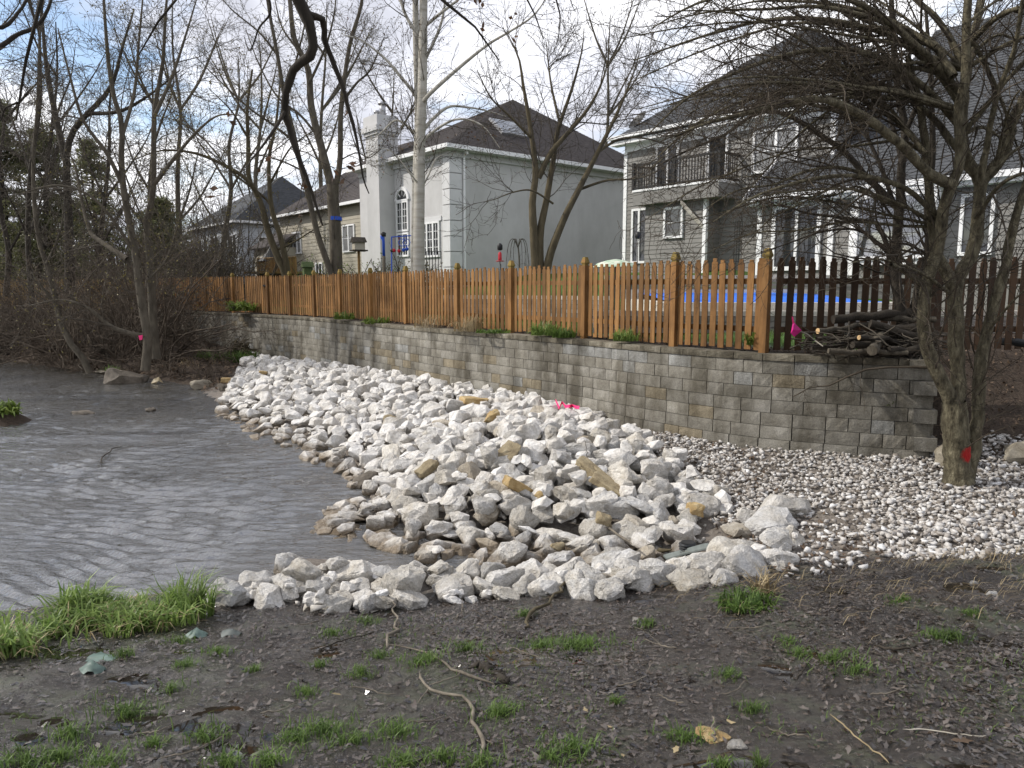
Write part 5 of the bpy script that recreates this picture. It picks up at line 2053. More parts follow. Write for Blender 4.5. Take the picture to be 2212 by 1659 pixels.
# ---- tree with the blue band and the leaning tree beside it
Ym = 26.5
T = [(pl(Ym, Ym, [(728, 600), (726, 560), (724, 495), (719, 426), (720, 400)]), .225, .20),
     (pl(Ym, Ym + .4, [(719, 415), (700, 340), (673, 234), (666, 151), (636, 84), (626, 0), (615, -90)]), .155, .05),
     (pl(Ym, Ym - .4, [(721, 412), (730, 380), (735, 335), (737, 234), (755, 100), (779, 17), (790, -60)]), .105, .045),
     (pl(Ym, Ym + 1, [(690, 300), (650, 250), (600, 210), (560, 140), (530, 60)]), .05, .012),
     (pl(Ym, Ym - 1, [(740, 220), (770, 180), (800, 150), (830, 80)]), .05, .012),
     (pl(Ym, Ym - 1, [(668, 180), (700, 110), (720, 40), (730, -40)]), .05, .015),
     (pl(Ym, Ym + .5, [(655, 120), (610, 60), (590, -20)]), .045, .012),
     (pl(Ym, Ym - 1, [(728, 350), (770, 330), (800, 340), (840, 300)]), .03, .006)]
lv = [dict(per_m=3.15, ln=(1.0, 2.9), ang=(25, 60), nseg=6, wig=.18, trop=.05, t0=.2, rk=.008, rfrac=.4, sides=4, rmin=0.0078),
      dict(per_m=4.83, ln=(.4, 1.3), ang=(25, 65), nseg=4, wig=.22, trop=.01, t0=.1, rk=.007, sides=3, rmin=0.0054),
      dict(per_m=6.31, ln=(.15, .6), ang=(30, 70), nseg=3, wig=.22, trop=.0, t0=.1, rk=.008, sides=3, rmin=0.0040)]
import copy
mt = make_tree('maple_tree', 'forked grey maple with a blue band round its trunk', T, M['bark_grey'], M['twig_grey'], copy.deepcopy(lv), 7, trunk_n=3, sides=10, buds=dict(n=2600, size=.030, mat=M['bud'], lv=2, per=1))
b0_, b1_ = at(725, 476, Ym), at(725, 468, Ym)
m = MB()
m.tube([b0_ - mt.location, b1_ - mt.location], .228, 16)
m.build('blue_band', M['blue_tape'], mt)
T = [(pl(Ym - .3, Ym - .1, [(722, 612), (715, 590), (690, 520), (683, 495), (669, 436), (652, 367), (629, 268), (613, 201), (599, 117), (583, 33), (572, -40)]), .115, .045),
     (pl(Ym, Ym - 1, [(640, 310), (590, 270), (540, 235), (480, 180), (420, 120)]), .05, .01),
     (pl(Ym, Ym + 1, [(615, 205), (640, 130), (660, 40), (665, -40)]), .045, .012),
     (pl(Ym, Ym - 1, [(655, 370), (600, 345), (520, 330), (440, 350)]), .035, .006),
     (pl(Ym, Ym, [(600, 120), (560, 70), (500, 20), (450, -40)]), .04, .01)]
make_tree('maple_tree', 'slender leaning maple left of the blue banded trunk', T, M['bark_grey'], M['twig_grey'], copy.deepcopy(lv), 8, trunk_n=1, sides=9, buds=dict(n=2400, size=.030, mat=M['bud'], lv=2, per=1))

# ---- arching tan tree further left
Ya = 29.5
T = [(pl(Ya, Ya, [(618, 600), (612, 580), (599, 554), (578, 495), (565, 443), (545, 400), (537, 385), (536, 301), (534, 235), (545, 150)]), .15, .04),
     (pl(Ya, Ya - .3, [(622, 598), (620, 578), (606, 512), (589, 460), (582, 402), (582, 335), (596, 268), (605, 180)]), .13, .03),
     (pl(Ya, Ya - 1.5, [(560, 430), (540, 395), (500, 365), (435, 335), (380, 325), (335, 328), (280, 350)]), .09, .012),
     (pl(Ya, Ya + 1, [(590, 460), (575, 430), (500, 370), (440, 300), (380, 260), (330, 250)]), .06, .01),
     (pl(Ya, Ya - 1, [(600, 540), (640, 520), (690, 490), (740, 475)]), .04, .01),
     (pl(Ya, Ya, [(582, 400), (620, 330), (650, 300), (700, 270)]), .05, .01),
     (pl(Ya, Ya - 1, [(537, 300), (500, 240), (450, 190)]), .05, .01)]
lv = [dict(per_m=2.42, ln=(1.2, 3.6), ang=(25, 65), nseg=6, wig=.18, trop=.03, t0=.2, rk=.008, rfrac=.45, sides=4, rmin=0.0109),
      dict(per_m=3.71, ln=(.5, 1.6), ang=(25, 65), nseg=4, wig=.22, trop=.0, t0=.1, rk=.007, sides=3, rmin=0.0078),
      dict(per_m=4.45, ln=(.2, .8), ang=(30, 70), nseg=3, wig=.22, trop=.0, t0=.1, rk=.008, sides=3, rmin=0.0062)]
make_tree('bare_tree', 'arching tan-barked bare tree before the white house', T, M['bark_tan'], M['twig_grey'], copy.deepcopy(lv), 9, trunk_n=2, sides=8, buds=dict(n=1500, size=.045, mat=M['bud'], lv=2, per=1))

# ---- twin-trunk tree on the left bank at the water
Yl = 23.0
T = [(pl(Yl, Yl, [(314, 800), (317, 770), (321, 736), (311, 682), (301, 615), (293, 549), (268, 418), (262, 335), (264, 268), (248, 218), (236, 150), (228, 60), (222, -40)]), .145, .03),
     (pl(Yl + .8, Yl + .8, [(338, 775), (335, 750), (330, 683), (323, 549), (316, 486), (330, 419), (332, 340), (333, 251), (340, 201), (352, 134), (356, 60), (362, -30)]), .14, .03),
     (pl(Yl, Yl - 1.5, [(316, 725), (290, 722), (240, 705), (200, 672), (165, 655), (120, 648), (60, 662)]), .075, .01),
     (pl(Yl, Yl + 1, [(275, 560), (245, 540), (215, 520), (195, 500), (178, 440), (165, 370), (150, 330)]), .09, .02),
     (pl(Yl, Yl - 1, [(265, 400), (230, 330), (180, 260), (150, 160), (125, 60)]), .07, .015),
     (pl(Yl, Yl - 1, [(332, 400), (370, 350), (420, 290), (470, 250), (520, 250)]), .07, .012),
     (pl(Yl, Yl, [(334, 250), (370, 170), (400, 80), (430, -20)]), .06, .015),
     (pl(Yl, Yl - 1.5, [(325, 600), (360, 560), (380, 500), (400, 430)]), .04, .01),
     (pl(Yl, Yl + .5, [(262, 300), (290, 200), (300, 90), (310, -20)]), .06, .02),
     (pl(Yl, Yl - 1.5, [(290, 545), (240, 470), (190, 420), (120, 400), (40, 420)]), .06, .012)]
lv = [dict(per_m=3.15, ln=(1.0, 3.3), ang=(25, 70), nseg=6, wig=.2, trop=.02, t0=.12, rk=.008, rfrac=.4, sides=4, rmin=0.0093),
      dict(per_m=5.02, ln=(.45, 1.6), ang=(25, 70), nseg=4, wig=.25, trop=.0, t0=.1, rk=.007, sides=3, rmin=0.0062),
      dict(per_m=5.57, ln=(.15, .7), ang=(30, 75), nseg=3, wig=.25, trop=.0, t0=.1, rk=.008, sides=3, rmin=0.0047)]
make_tree('bare_tree', 'tall twin-trunk tree growing at the water on the left bank', T, M['bark_grey'], M['twig_grey'], copy.deepcopy(lv), 10, trunk_n=2, sides=10, buds=dict(n=3000, size=.034, mat=M['bud'], lv=2, per=1))
# small leaning tree over the water
T = [(pl(25, 24.5, [(194, 806), (180, 775), (151, 739), (130, 692), (117, 632), (100, 569), (84, 519), (74, 435), (72, 340), (80, 240), (84, 120), (88, 20)]), .11, .015),
     (pl(24.5, 23.5, [(125, 665), (90, 620), (40, 580), (-20, 560)]), .05, .01),
     (pl(24.5, 25, [(100, 570), (130, 500), (140, 420)]), .04, .01)]
make_tree('bare_tree', 'small pale leaning tree with its foot in the stream at far left', T, M['bark_grey'], M['twig_grey'], copy.deepcopy(lv), 12, trunk_n=1, sides=8)
# big trees of the left background
T = [(pl(34, 34, [(150, 660), (150, 560), (147, 450), (144, 335), (161, 278), (187, 248), (231, 201), (248, 167), (265, 100), (290, 20)]), .24, .03),
     (pl(34, 35, [(146, 360), (120, 250), (100, 140), (90, 20)]), .16, .05),
     (pl(34, 33, [(190, 245), (260, 240), (330, 200), (390, 150)]), .10, .02),
     (pl(34, 33, [(148, 430), (90, 380), (30, 330), (-40, 300)]), .12, .03)]
lv2 = [dict(per_m=1.71, ln=(1.4, 4.2), ang=(25, 65), nseg=6, wig=.18, trop=.04, t0=.2, rk=.008, rfrac=.4, sides=4, rmin=0.0155),
       dict(per_m=2.65, ln=(.6, 2.0), ang=(25, 65), nseg=4, wig=.22, trop=.01, t0=.1, rk=.007, sides=3, rmin=0.0109),
       dict(per_m=3.27, ln=(.25, 1.0), ang=(30, 70), nseg=3, wig=.22, trop=.0, t0=.1, rk=.008, sides=3, rmin=0.0085)]
make_tree('bare_tree', 'thick bare tree with a leaning bough in the left background', T, M['bark_dark'], M['twig_grey'], copy.deepcopy(lv2), 13, trunk_n=1, sides=8)
bgr = random.Random(8)
bg_spots = [(20, 36, 640), (80, 44, 632), (60, 31, 660), (215, 42, 630), (400, 50, 600), (470, 47, 600), (-120, 38, 640), (690, 62, 590), (330, 58, 600), (1290, 60, 580), (560, 70, 590), (800, 66, 590), (-40, 48, 640)]
bg_lab = ['slim bare tree in the thicket nearest the left edge', 'bare tree rising behind the left thicket', 'bare trunk crowding the dark brush on the left', 'bare tree between the leaning bough and the twin trunks']
for i, (px, Y, pyb) in enumerate(bg_spots):
    lean = bgr.uniform(-50, 50)
    top = bgr.uniform(-80, 180)
    st = [(px + lean * t + bgr.uniform(-10, 10), pyb + (top - pyb) * t) for t in (0, .2, .4, .6, .8, 1)]
    T = [(pl(Y, Y, st), .16 * Y / 40, .03)]
    for k in range(6):
        q = bgr.randrange(1, 5)
        x0, y0 = st[q]
        dx = bgr.choice((-1, 1)) * bgr.uniform(40, 130)
        T.append((pl(Y, Y + bgr.uniform(-2, 2), [(x0, y0), (x0 + dx * .4, y0 - 60), (x0 + dx * .8, y0 - 110 - bgr.uniform(0, 50)), (x0 + dx, y0 - 190)]), .07 * Y / 40, .012))
    make_tree('bare_tree', bg_lab[i] if i < 4 else 'distant bare tree standing beyond the far houses', T, M['bark_dark'] if i < 4 else M['bark_grey'], M['twig_grey'], copy.deepcopy(lv2), 40 + i, trunk_n=1, sides=6, group='bare trees beyond the yards')


# ---- evergreens at far left
def conifer(label, px, py_base, py_top, Y, w, seed, n=2600):
    g = np.random.default_rng(seed)
    b, t = at(px, py_base, Y), at(px, py_top, Y)
    root = empty('evergreen_tree', b)
    tag(root, label, 'evergreen tree')
    H = t.z - b.z
    trunk = np.array([[(0, 0, -.3), (.05, 0, H * .5), (0, .05, H)]], float)
    Tubes().add(trunk, np.array([[.22, .13, .03]]), 7).build('trunk', M['bark_dark'], root)
    # branches in rough whorls, sprays of needles along them
    nb = 110
    h = g.uniform(.08, .98, nb) * H
    az = g.uniform(0, 2 * np.pi, nb)
    ln = (1 - (h / H) ** 1.3) * w * g.uniform(.55, 1.1, nb) + .25
    P = np.empty((nb, 5, 3))
    for k in range(5):
        f = k / 4
        P[:, k, 0] = np.cos(az) * ln * f
        P[:, k, 1] = np.sin(az) * ln * f
        P[:, k, 2] = h + ln * (.10 * f - .28 * f * f) + g.normal(size=nb) * .05 * f
    Tubes().add(P, np.linspace(.035, .008, 5)[None, :].repeat(nb, 0), 3).build('branches', M['bark_dark'], root)
    tot = n * 5
    bi = g.integers(0, nb, tot)
    f = g.random(tot) ** .7
    i0 = np.minimum((f * 4).astype(int), 3)
    c = P[bi, i0] + (P[bi, i0 + 1] - P[bi, i0]) * (f * 4 - i0)[:, None]
    c = c + g.normal(size=(tot, 3)) * np.array([.20, .20, .10])
    d = unit(unit(c - np.array([0, 0, 1]) * c[:, 2:3]) * .7 + g.normal(size=(tot, 3)) * .6 + np.array([0, 0, .1])) * g.uniform(.16, .40, (tot, 1))
    s = unit(np.cross(d, g.normal(size=(tot, 3)))) * .045
    V = np.stack([c - s, c + s, c + d], 1).reshape(-1, 3)
    o = link('needles', np_mesh('needles', V, None, np.arange(3 * tot).reshape(-1, 3)), M['needle'], root)
    tag(o, kind='stuff')


conifer('broad dark evergreen behind the thicket at the left edge', 25, 640, 210, 44, 4.2, 61, 3000)
conifer('tall evergreen right of the broad one in the left thicket', 120, 640, 250, 46, 3.6, 62, 2400)
conifer('small green pine beside the white house', 352, 600, 430, 44, 2.4, 63, 1500)
conifer('evergreen between the thick bough and the twin-trunk tree', 215, 620, 300, 52, 3.4, 65, 1800)
conifer('evergreen leaning over the far left picket fence', -70, 640, 260, 40, 3.8, 64, 2000)


# ---- brush and shrubs
def shrub(label, x, y, z, R, H, n, seed, mat, group=None, name='bush', lean=(0, 0), buds=None, pale=0, spread=1.0, drop=.0):
    g = np.random.default_rng(seed)
    root = empty(name, (x, y, z))
    tag(root, label, 'bush', group)
    az = g.uniform(0, 2 * np.pi, n)
    tilt = g.uniform(.05, 1.15, n) * spread
    L = H * g.uniform(.6, 1.15, n)
    st = np.stack([np.cos(az), np.sin(az), np.zeros(n)], -1) * (R * .25 * g.random(n))[:, None]
    d = np.stack([np.cos(az) * np.sin(tilt), np.sin(az) * np.sin(tilt), np.cos(tilt)], -1) + np.array([lean[0], lean[1], 0])
    P = np.empty((n, 7, 3))
    P[:, 0] = st
    P[:, 0, 2] = -.1
    d = unit(d)
    cur = P[:, 0].copy()
    for k in range(6):
        d = unit(d + g.normal(size=(n, 3)) * .17 - np.array([0, 0, drop]))
        cur = cur + d * (L / 6)[:, None]
        P[:, k + 1] = cur
    Rr = np.linspace(.022, .008, 7)[None, :] * g.uniform(.6, 1.5, (n, 1)) * (H / 2) ** .5
    tb = Tubes().add(P, Rr, 4)
    c1, r1 = sprout(P, Rr, 4.0, (.35 * H / 2, 1.2 * H / 2), (25, 75), 4, .28, .0, g, t0=.15, rk=.009, rmin=.0065)
    tb.add(c1, r1, 3)
    c2, r2 = sprout(c1, r1, 4.0, (.15, .6), (25, 80), 3, .3, .0, g, t0=.1, rk=.009, rmin=.0055)
    tb.add(c2, r2, 3)
    tb.build('stems', mat, root)
    if buds:
        tp = np.concatenate([c1[:, -1], c2[:, -1]])
        k = min(len(tp), buds[0])
        buds_mesh('leaves', tp[g.choice(len(tp), k, replace=False)], buds[1], buds[2], root, (0, 0, 0), g, .03, 1)
    return root


sr = random.Random(21)
# thicket on the left bank
tz = lambda x, y: gz(x, y) - .05
thick = [(-21.5, 33.5), (-19.5, 31.0), (-18.0, 30.6), (-17.3, 28.6), (-16.0, 28.6), (-16.4, 31.5), (-14.9, 27.6), (-23.5, 36), (-20.8, 37.5), (-18.6, 35.0), (-14.2, 29.6), (-24.5, 33.6), (-22, 40), (-26, 38), (-12.9, 26.6), (-17.0, 33.6), (-26.5, 35.0), (-19, 39.5), (-15.2, 31.6), (-23.2, 32.3)]
for i, (x, y) in enumerate(thick):
    shrub('tangled bare brown brush crowding the left bank of the stream', x, y, tz(x, y), 1.3, sr.uniform(2.2, 5.2), 24, 100 + i, M['twig_brush'] if i % 4 else M['twig_grey'], 'brush thicket on the left bank', 'brush', lean=(.25, -.3), spread=1.15, drop=.03)
# low brambles and dead stalks on the left bank slope and over the water
low = [(-12.0, 25.4), (-13.5, 25.6), (-11.0, 24.2), (-15.8, 27.0), (-10.0, 23.8), (-12.3, 27.8), (-10.6, 26.0), (-9.3, 22.6), (-19.8, 29.9), (-17.2, 27.9), (-9.3, 25.0), (-14.6, 28.6), (-21.0, 30.9), (-18.4, 29.2)]
for i, (x, y) in enumerate(low):
    shrub('low tangle of dead brambles hanging over the left bank', x, y, tz(x, y), .9, sr.uniform(.55, 1.1), 34, 150 + i, M['twig_brush'], 'dead brambles on the left bank', 'brush', lean=(.1, -.4), spread=1.3, drop=.16)
# multi-stem shrubs behind the fence by the white house
for i, (px, Y, h_) in enumerate([(455, 37, 5.2), (500, 36, 5.6), (545, 35.5, 4.2), (410, 39, 4.6), (480, 41, 5.6), (375, 41, 4.2)]):
    p = at(px, 610, Y)
    shrub(['first', 'second', 'third', 'fourth', 'fifth', 'sixth'][[375, 410, 455, 480, 500, 545].index(px)] + ' from left of six tall bare shrubs before the white house', p.x, Y, 1.7, 1.6, h_, 13, 180 + i, M['twig_grey'], 'tall bare shrubs before the white house', 'shrub', spread=.55, buds=(120, .045, M['bud']))
for i, (px, Y, h_, lab) in enumerate([(765, 24.5, 2.0, 'twiggy green-budded bush under the brown birdhouse'), (845, 24.5, 1.9, 'twiggy bush between the blue pole and the pale poplar'), (690, 29, 2.2, 'greening bush beside the white stair rail'), (800, 26, 1.8, 'rounded twiggy bush behind the blue wrapped pole'), (955, 26, 1.6, 'thin bush below the quoined house corner'), (880, 26, 2.2, 'bare bush below the arched window')]):
    Y = Y + 3.0 if px < 800 else Y + 1.0
    p = at(px, 605, Y)
    shrub(lab, p.x, Y, yz(p.x, Y) - .05, 1.0, h_, 34, 200 + i, M['twig_grey'], None, 'bush', spread=.8, buds=(500, .05, M['leaf_green'] if i in (0, 2, 3) else M['bud']))
# far wood closing the view on the left
gw_ = np.random.default_rng(77)
nw = 800
ang_ = gw_.uniform(-.62, -.20, nw)
dist_ = gw_.uniform(58, 85, nw)
bx_, by_ = np.sin(ang_) * dist_, np.cos(ang_) * dist_
hh_ = gw_.uniform(4.5, 11.5, nw) * np.where(ang_ > -.34, .62, 1)
P_ = np.empty((nw, 6, 3))
P_[:, 0] = np.stack([bx_, by_, np.full(nw, 1.0)], -1)
dd_ = unit(np.stack([gw_.normal(size=nw) * .22, gw_.normal(size=nw) * .22, np.ones(nw)], -1))
for k in range(5):
    dd_ = unit(dd_ + gw_.normal(size=(nw, 3)) * .10)
    P_[:, k + 1] = P_[:, k] + dd_ * (hh_ / 5)[:, None]
tw_ = Tubes().add(P_, np.linspace(.075, .015, 6)[None].repeat(nw, 0), 3)
c_, r_ = sprout(P_, np.linspace(.075, .015, 6)[None].repeat(nw, 0), 1.5, (.8, 2.6), (25, 70), 3, .2, .03, gw_, t0=.1, rk=.01, rmin=.014)
tw_.add(c_, r_, 3)
tag(tw_.build('far_wood', M['twig_grey']), 'far bare wood behind the left thicket and houses', 'wood', kind='stuff')
# little weeping tree
Yw = 22.0
b = at(1122, 600, Yw)
wt = [(pl(Yw, Yw, [(1122, 610), (1122, 575), (1121, 550), (1119, 532)]), .035, .02)]
for k, dx in enumerate((-24, -17, -10, 9, 17, 22)):
    wt.append((pl(Yw, Yw + (-.6, .5, .9, -.8, .5, .8)[k], [(1119, 536), (1119 + dx * .4, 516), (1119 + dx * .8, 525), (1119 + dx, 555), (1119 + dx * 1.03, 592)]), .012, .005))
make_tree('weeping_tree', 'tiny weeping bare tree in front of the plain stucco wall', wt, M['bark_grey'], M['twig_grey'], [dict(per_m=5, ln=(.3, .9), ang=(10, 40), nseg=4, wig=.12, trop=-.45, t0=.3, rk=.006, sides=3, rmin=.003)], 15, trunk_n=1, sides=6)

# ---- old tree whose low boughs hang into the top of the view (trunk behind the viewer)
Yo = 6.2
T = [([(-4.6, -3.0, .9), (-4.5, -2.9, 3.0), (-4.2, -2.4, 5.5), (-3.9, -1.8, 8.0), (-3.8, -1.6, 11)], .42, .2),
     ([(-4.2, -2.3, 5.8), (-3.6, .5, 7.6), (-2.9, 3.2, 7.9)] + pl(Yo, Yo, [(625, -120), (641, -4)]), .13, .048),
     (pl(Yo, Yo + .4, [(641, -6), (663, 30), (671, 67), (677, 108), (664, 126), (636, 147), (619, 187), (614, 234), (620, 262), (634, 310), (652, 358), (668, 400), (682, 442), (697, 487)]), .048, .008),
     (pl(Yo + .03, Yo + .5, [(664, 32), (678, 36), (694, 37), (700, 60), (700, 84), (713, 117), (735, 174), (755, 241), (772, 311), (785, 385), (797, 418)]), .030, .005),
     (pl(Yo + .2, Yo - .2, [(615, 242), (600, 268), (578, 300), (556, 330), (543, 345), (530, 372)]), .016, .004),
     ([(-4.0, -1.9, 6.9), (-3.6, 2.0, 7.6)] + pl(5.8, 6.2, [(60, -180), (85, -10), (80, 44), (64, 90), (50, 167), (40, 218), (35, 260)]), .09, .006),
     (pl(6.1, 6.2, [(38, 222), (22, 228), (10, 236), (2, 260)]), .010, .004),
     ([(-3.7, 1.5, 7.6), (-2.6, 3.8, 7.3)] + pl(6.8, 7.0, [(420, -90), (376, -10), (355, 27), (336, 55), (318, 80), (300, 118)]), .06, .006),
     ([(-3.4, 2.4, 7.7), (-1.0, 5.0, 7.8)] + pl(7.5, 7.8, [(920, -60), (956, 0), (996, 33), (1036, 67), (1060, 92), (1078, 130)]), .08, .006),
     ([(-1.0, 5.0, 7.8), (0.3, 6.0, 7.3)] + pl(7.0, 7.1, [(1140, -60), (1147, 0), (1157, 35), (1167, 57), (1174, 85)]), .05, .004),
     (pl(7.3, 7.4, [(1190, -80), (1202, 0), (1210, 35), (1206, 80), (1196, 112)]), .012, .003),
     (pl(7.3, 7.2, [(1225, -60), (1233, 0), (1243, 25)]), .010, .003),
     (pl(6.0, 6.4, [(560, -60), (585, 20), (560, 60), (540, 110), (528, 80)]), .012, .003),
     (pl(6.2, 6.6, [(-60, 20), (0, 60), (45, 20), (80, -40)]), .02, .008),
     (pl(6.2, 6.5, [(-40, 130), (30, 80), (90, 45), (120, -30)]), .022, .01)]
lv = [dict(per_m=1.3, ln=(.35, 1.2), ang=(25, 70), nseg=5, wig=.25, trop=-.03, t0=.35, rk=.007, rfrac=.4, sides=4, rmin=.0028),
      dict(per_m=3.0, ln=(.12, .45), ang=(30, 75), nseg=3, wig=.28, trop=.0, t0=.1, rk=.008, sides=3, rmin=.002)]
make_tree('overhanging_tree', 'crooked dark boughs hanging into the top of the view over the stream', T, M['bark_dark'], M['twig_thorn'], lv, 16, trunk_n=1, sides=9, rough=.12, buds=dict(n=60, size=.035, mat=M['bud_red'], lv=1, name='seed_clusters', per=4, spread=.03))
# ------------------------------------------------------------------ stones
def stone_mesh(name, seed, mat, dims=(1, .8, .62), npts=15, cuts=1, rough=.075, boxy=.55):
    """angular broken stone inside a unit-ish ellipsoid: hull of random points, worn a little"""
    r = np.random.default_rng(seed)
    p = r.normal(size=(npts, 3))
    p = unit(p)
    p = np.sign(p) * np.abs(p) ** boxy
    p = p / np.abs(p).max() * r.uniform(.84, 1.0, (npts, 1))
    if npts == 8:
        p = np.array([(a, b, c) for a in (-1, 1) for b in (-1, 1) for c in (-1, 1)]) * r.uniform(.86, 1.0, (8, 3))
    p = p * (np.array(dims) * .5)
    bm = bmesh.new()
    for q in p:
        bm.verts.new(q)
    res = bmesh.ops.convex_hull(bm, input=bm.verts[:])
    junk = [e for e in res['geom_interior'] + res['geom_unused'] if isinstance(e, bmesh.types.BMVert)]
    if junk:
        bmesh.ops.delete(bm, geom=list(set(junk)), context='VERTS')
    if cuts:
        bmesh.ops.bevel(bm, geom=bm.edges[:], offset=.035, segments=1, affect='EDGES', clamp_overlap=True)
        bmesh.ops.triangulate(bm, faces=bm.faces[:])
        long_e = [e for e in bm.edges if e.calc_length() > (.22 if cuts >= 1 else .4)]
        bmesh.ops.subdivide_edges(bm, edges=long_e, cuts=1)
        bmesh.ops.triangulate(bm, faces=bm.faces[:])
        if cuts > 1:
            long_e = [e for e in bm.edges if e.calc_length() > .15]
            bmesh.ops.subdivide_edges(bm, edges=long_e, cuts=1)
            bmesh.ops.triangulate(bm, faces=bm.faces[:])
        off = Vector((seed * 3.7, seed * 1.3, 0))
        for v in bm.verts:
            nn = v.co.normalized()
            v.co += nn * (mnoise.noise(v.co * 3.5 + off) * rough + mnoise.noise(v.co * 9 + off) * rough * .6 + mnoise.noise(v.co * 21 + off) * rough * .3)
    bmesh.ops.recalc_face_normals(bm, faces=bm.faces[:])
    me = bpy.data.meshes.new(name)
    bm.to_mesh(me)
    bm.free()
    me.materials.append(mat)
    if cuts:
        for q in me.polygons:
            q.use_smooth = True
        try:
            me.set_sharp_from_angle(angle=math.radians(28))
        except Exception:
            pass
    return me


ROCKS = [stone_mesh('rock', 300 + i, M['rock'], ((1, .82, .66), (1.05, .7, .6), (.95, .9, .75), (1.1, .75, .5), (1, .8, .8))[i % 5], 15 + (i * 5) % 12, 2, .07, .72) for i in range(18)]
ROCKS_LOW = {m_.name: stone_mesh('rock_low', 300 + i, M['rock'], ((1, .82, .66), (1.05, .7, .6), (.95, .9, .75), (1.1, .75, .5), (1, .8, .8))[i % 5], 15 + (i * 5) % 12, .5, .06, .72) for i, m_ in enumerate(ROCKS)}
ROCKS_TAN = [stone_mesh('rock', 340 + i, M['rock_orange'], (1.1, .75, .5), 12, 1) for i in range(4)]
ROCKS_GREY = [stone_mesh('rock', 360 + i, M['boulder'], (1, .8, .65), 16, 1) for i in range(4)]

PILE = [(540, 774), (620, 790), (700, 800), (900, 832), (1050, 857), (1190, 885), (1300, 932), (1370, 965), (1440, 1000), (1500, 1035), (1540, 1080), (1480, 1135), (1350, 1150), (1200, 1150), (1080, 1132), (980, 1130), (900, 1125), (830, 1105), (790, 1090), (785, 1066), (815, 1035), (772, 1015), (735, 979), (676, 956), (636, 936), (590, 918), (536, 902), (490, 876), (465, 862), (500, 820), (525, 790)]
FRONT = [(425, 1292), (470, 1275), (540, 1260), (600, 1235), (650, 1218), (700, 1212), (800, 1215), (900, 1218), (1050, 1222), (1180, 1228), (1300, 1235), (1420, 1238), (1500, 1238), (1600, 1225), (1690, 1190), (1730, 1205), (1700, 1245), (1600, 1262), (1420, 1288), (1300, 1285), (1150, 1284), (1000, 1290), (850, 1300), (760, 1318), (690, 1320), (620, 1296), (520, 1300), (450, 1305)]


def plan(poly, z):
    return np.array([tuple(atz(px, py, z))[:2] for px, py in poly])


PILE_P = plan(PILE, -0.08)
FRONT_P = plan(FRONT, -0.10)
HX0, HY0, HS = -13.0, 5.0, 0.04
hx = np.arange(HX0, 5.0, HS)
hy = np.arange(HY0, 30.0, HS)
HXX, HYY = np.meshgrid(hx, hy)
H0 = np.maximum(ground_z(HXX, HYY, False), ZW - .12)
HM = H0.copy()
# the heap stands a little proud of the bank
dp = -sdist(HXX, HYY, PILE_P)
HM += np.where(dp > 0, 0.16 * sm(dp / 1.0), 0)
H0 = HM.copy()
wet_tracks = None


def hpatch(x, y, r):
    i0, i1 = int((x - r - HX0) / HS), int((x + r - HX0) / HS) + 1
    j0, j1 = int((y - r - HY0) / HS), int((y + r - HY0) / HS) + 1
    return slice(max(j0, 0), j1 + 1), slice(max(i0, 0), i1 + 1)


def drop(x, y, r, rz, sink=.30):
    js, is_ = hpatch(x, y, r)
    X_, Y_ = HXX[js, is_], HYY[js, is_]
    d2 = ((X_ - x) ** 2 + (Y_ - y) ** 2) / (r * r)
    k = d2 < 1
    if not k.any():
        return None
    core = d2 < .45
    base = HM[js, is_][core].mean() if core.any() else HM[js, is_][k].mean()
    z = base + rz * (1 - 2 * sink)
    cap = z + rz * np.sqrt(np.clip(1 - d2, 0, 1)) * .85
    HM[js, is_] = np.where(k, np.maximum(HM[js, is_], cap), HM[js, is_])
    return z


rocks = []          # (y, x, y, z, size, mesh, rot)
rr_ = random.Random(77)


def in_poly(x, y, poly):
    return sdist(np.array([x]), np.array([y]), poly)[0] < 0


def add_rock(x, y, size, mesh=None, rot=None, zone='pile', label=None, flat=1.0, sink=.30):
    mesh = mesh or rr_.choice(ROCKS)
    sc = np.array([size * rr_.uniform(.88, 1.18), size * rr_.uniform(.85, 1.1), size * rr_.uniform(.8, 1.12) * flat])
    rz = .33 * sc[2]
    z = drop(x, y, .42 * size, rz, sink)
    if z is None:
        return
    rot = rot or (rr_.uniform(-.5, .5), rr_.uniform(-.5, .5), rr_.uniform(0, 6.28))
    rocks.append(dict(x=x, y=y, z=z, sc=sc, mesh=mesh, rot=rot, zone=zone, label=label, size=size))


# stones one can name, placed where the photograph shows them: (px, py of the middle, picture width, label, zone)
def named(px, py, w, label, mats=None, zg=None, flat=1.0, rot=None, dims=None, seed=1, sink=.28):
    z = zg
    p = atz(px, py, -.05)
    for _ in range(3):
        zz_ = float(np.interp(0, [0], [0]))
        i, j = int((p.x - HX0) / HS), int((p.y - HY0) / HS)
        p = atz(px, py, float(HM[min(max(j, 0), HM.shape[0] - 1), min(max(i, 0), HM.shape[1] - 1)]) + .08)
    size = w * p.y / 1580 / max(1.0, (dims or (1,))[0]) * (1.22 if py > 1185 else 1.08)
    mesh = stone_mesh('rock', 500 + seed, mats or M['rock'], dims or (1, .8, .66), 8 if (dims and dims[2] < .5 and dims[0] > 1.15) else 17, 2, .07, .7)
    add_rock(p.x, p.y, size, mesh, rot, 'named', label, flat, sink)


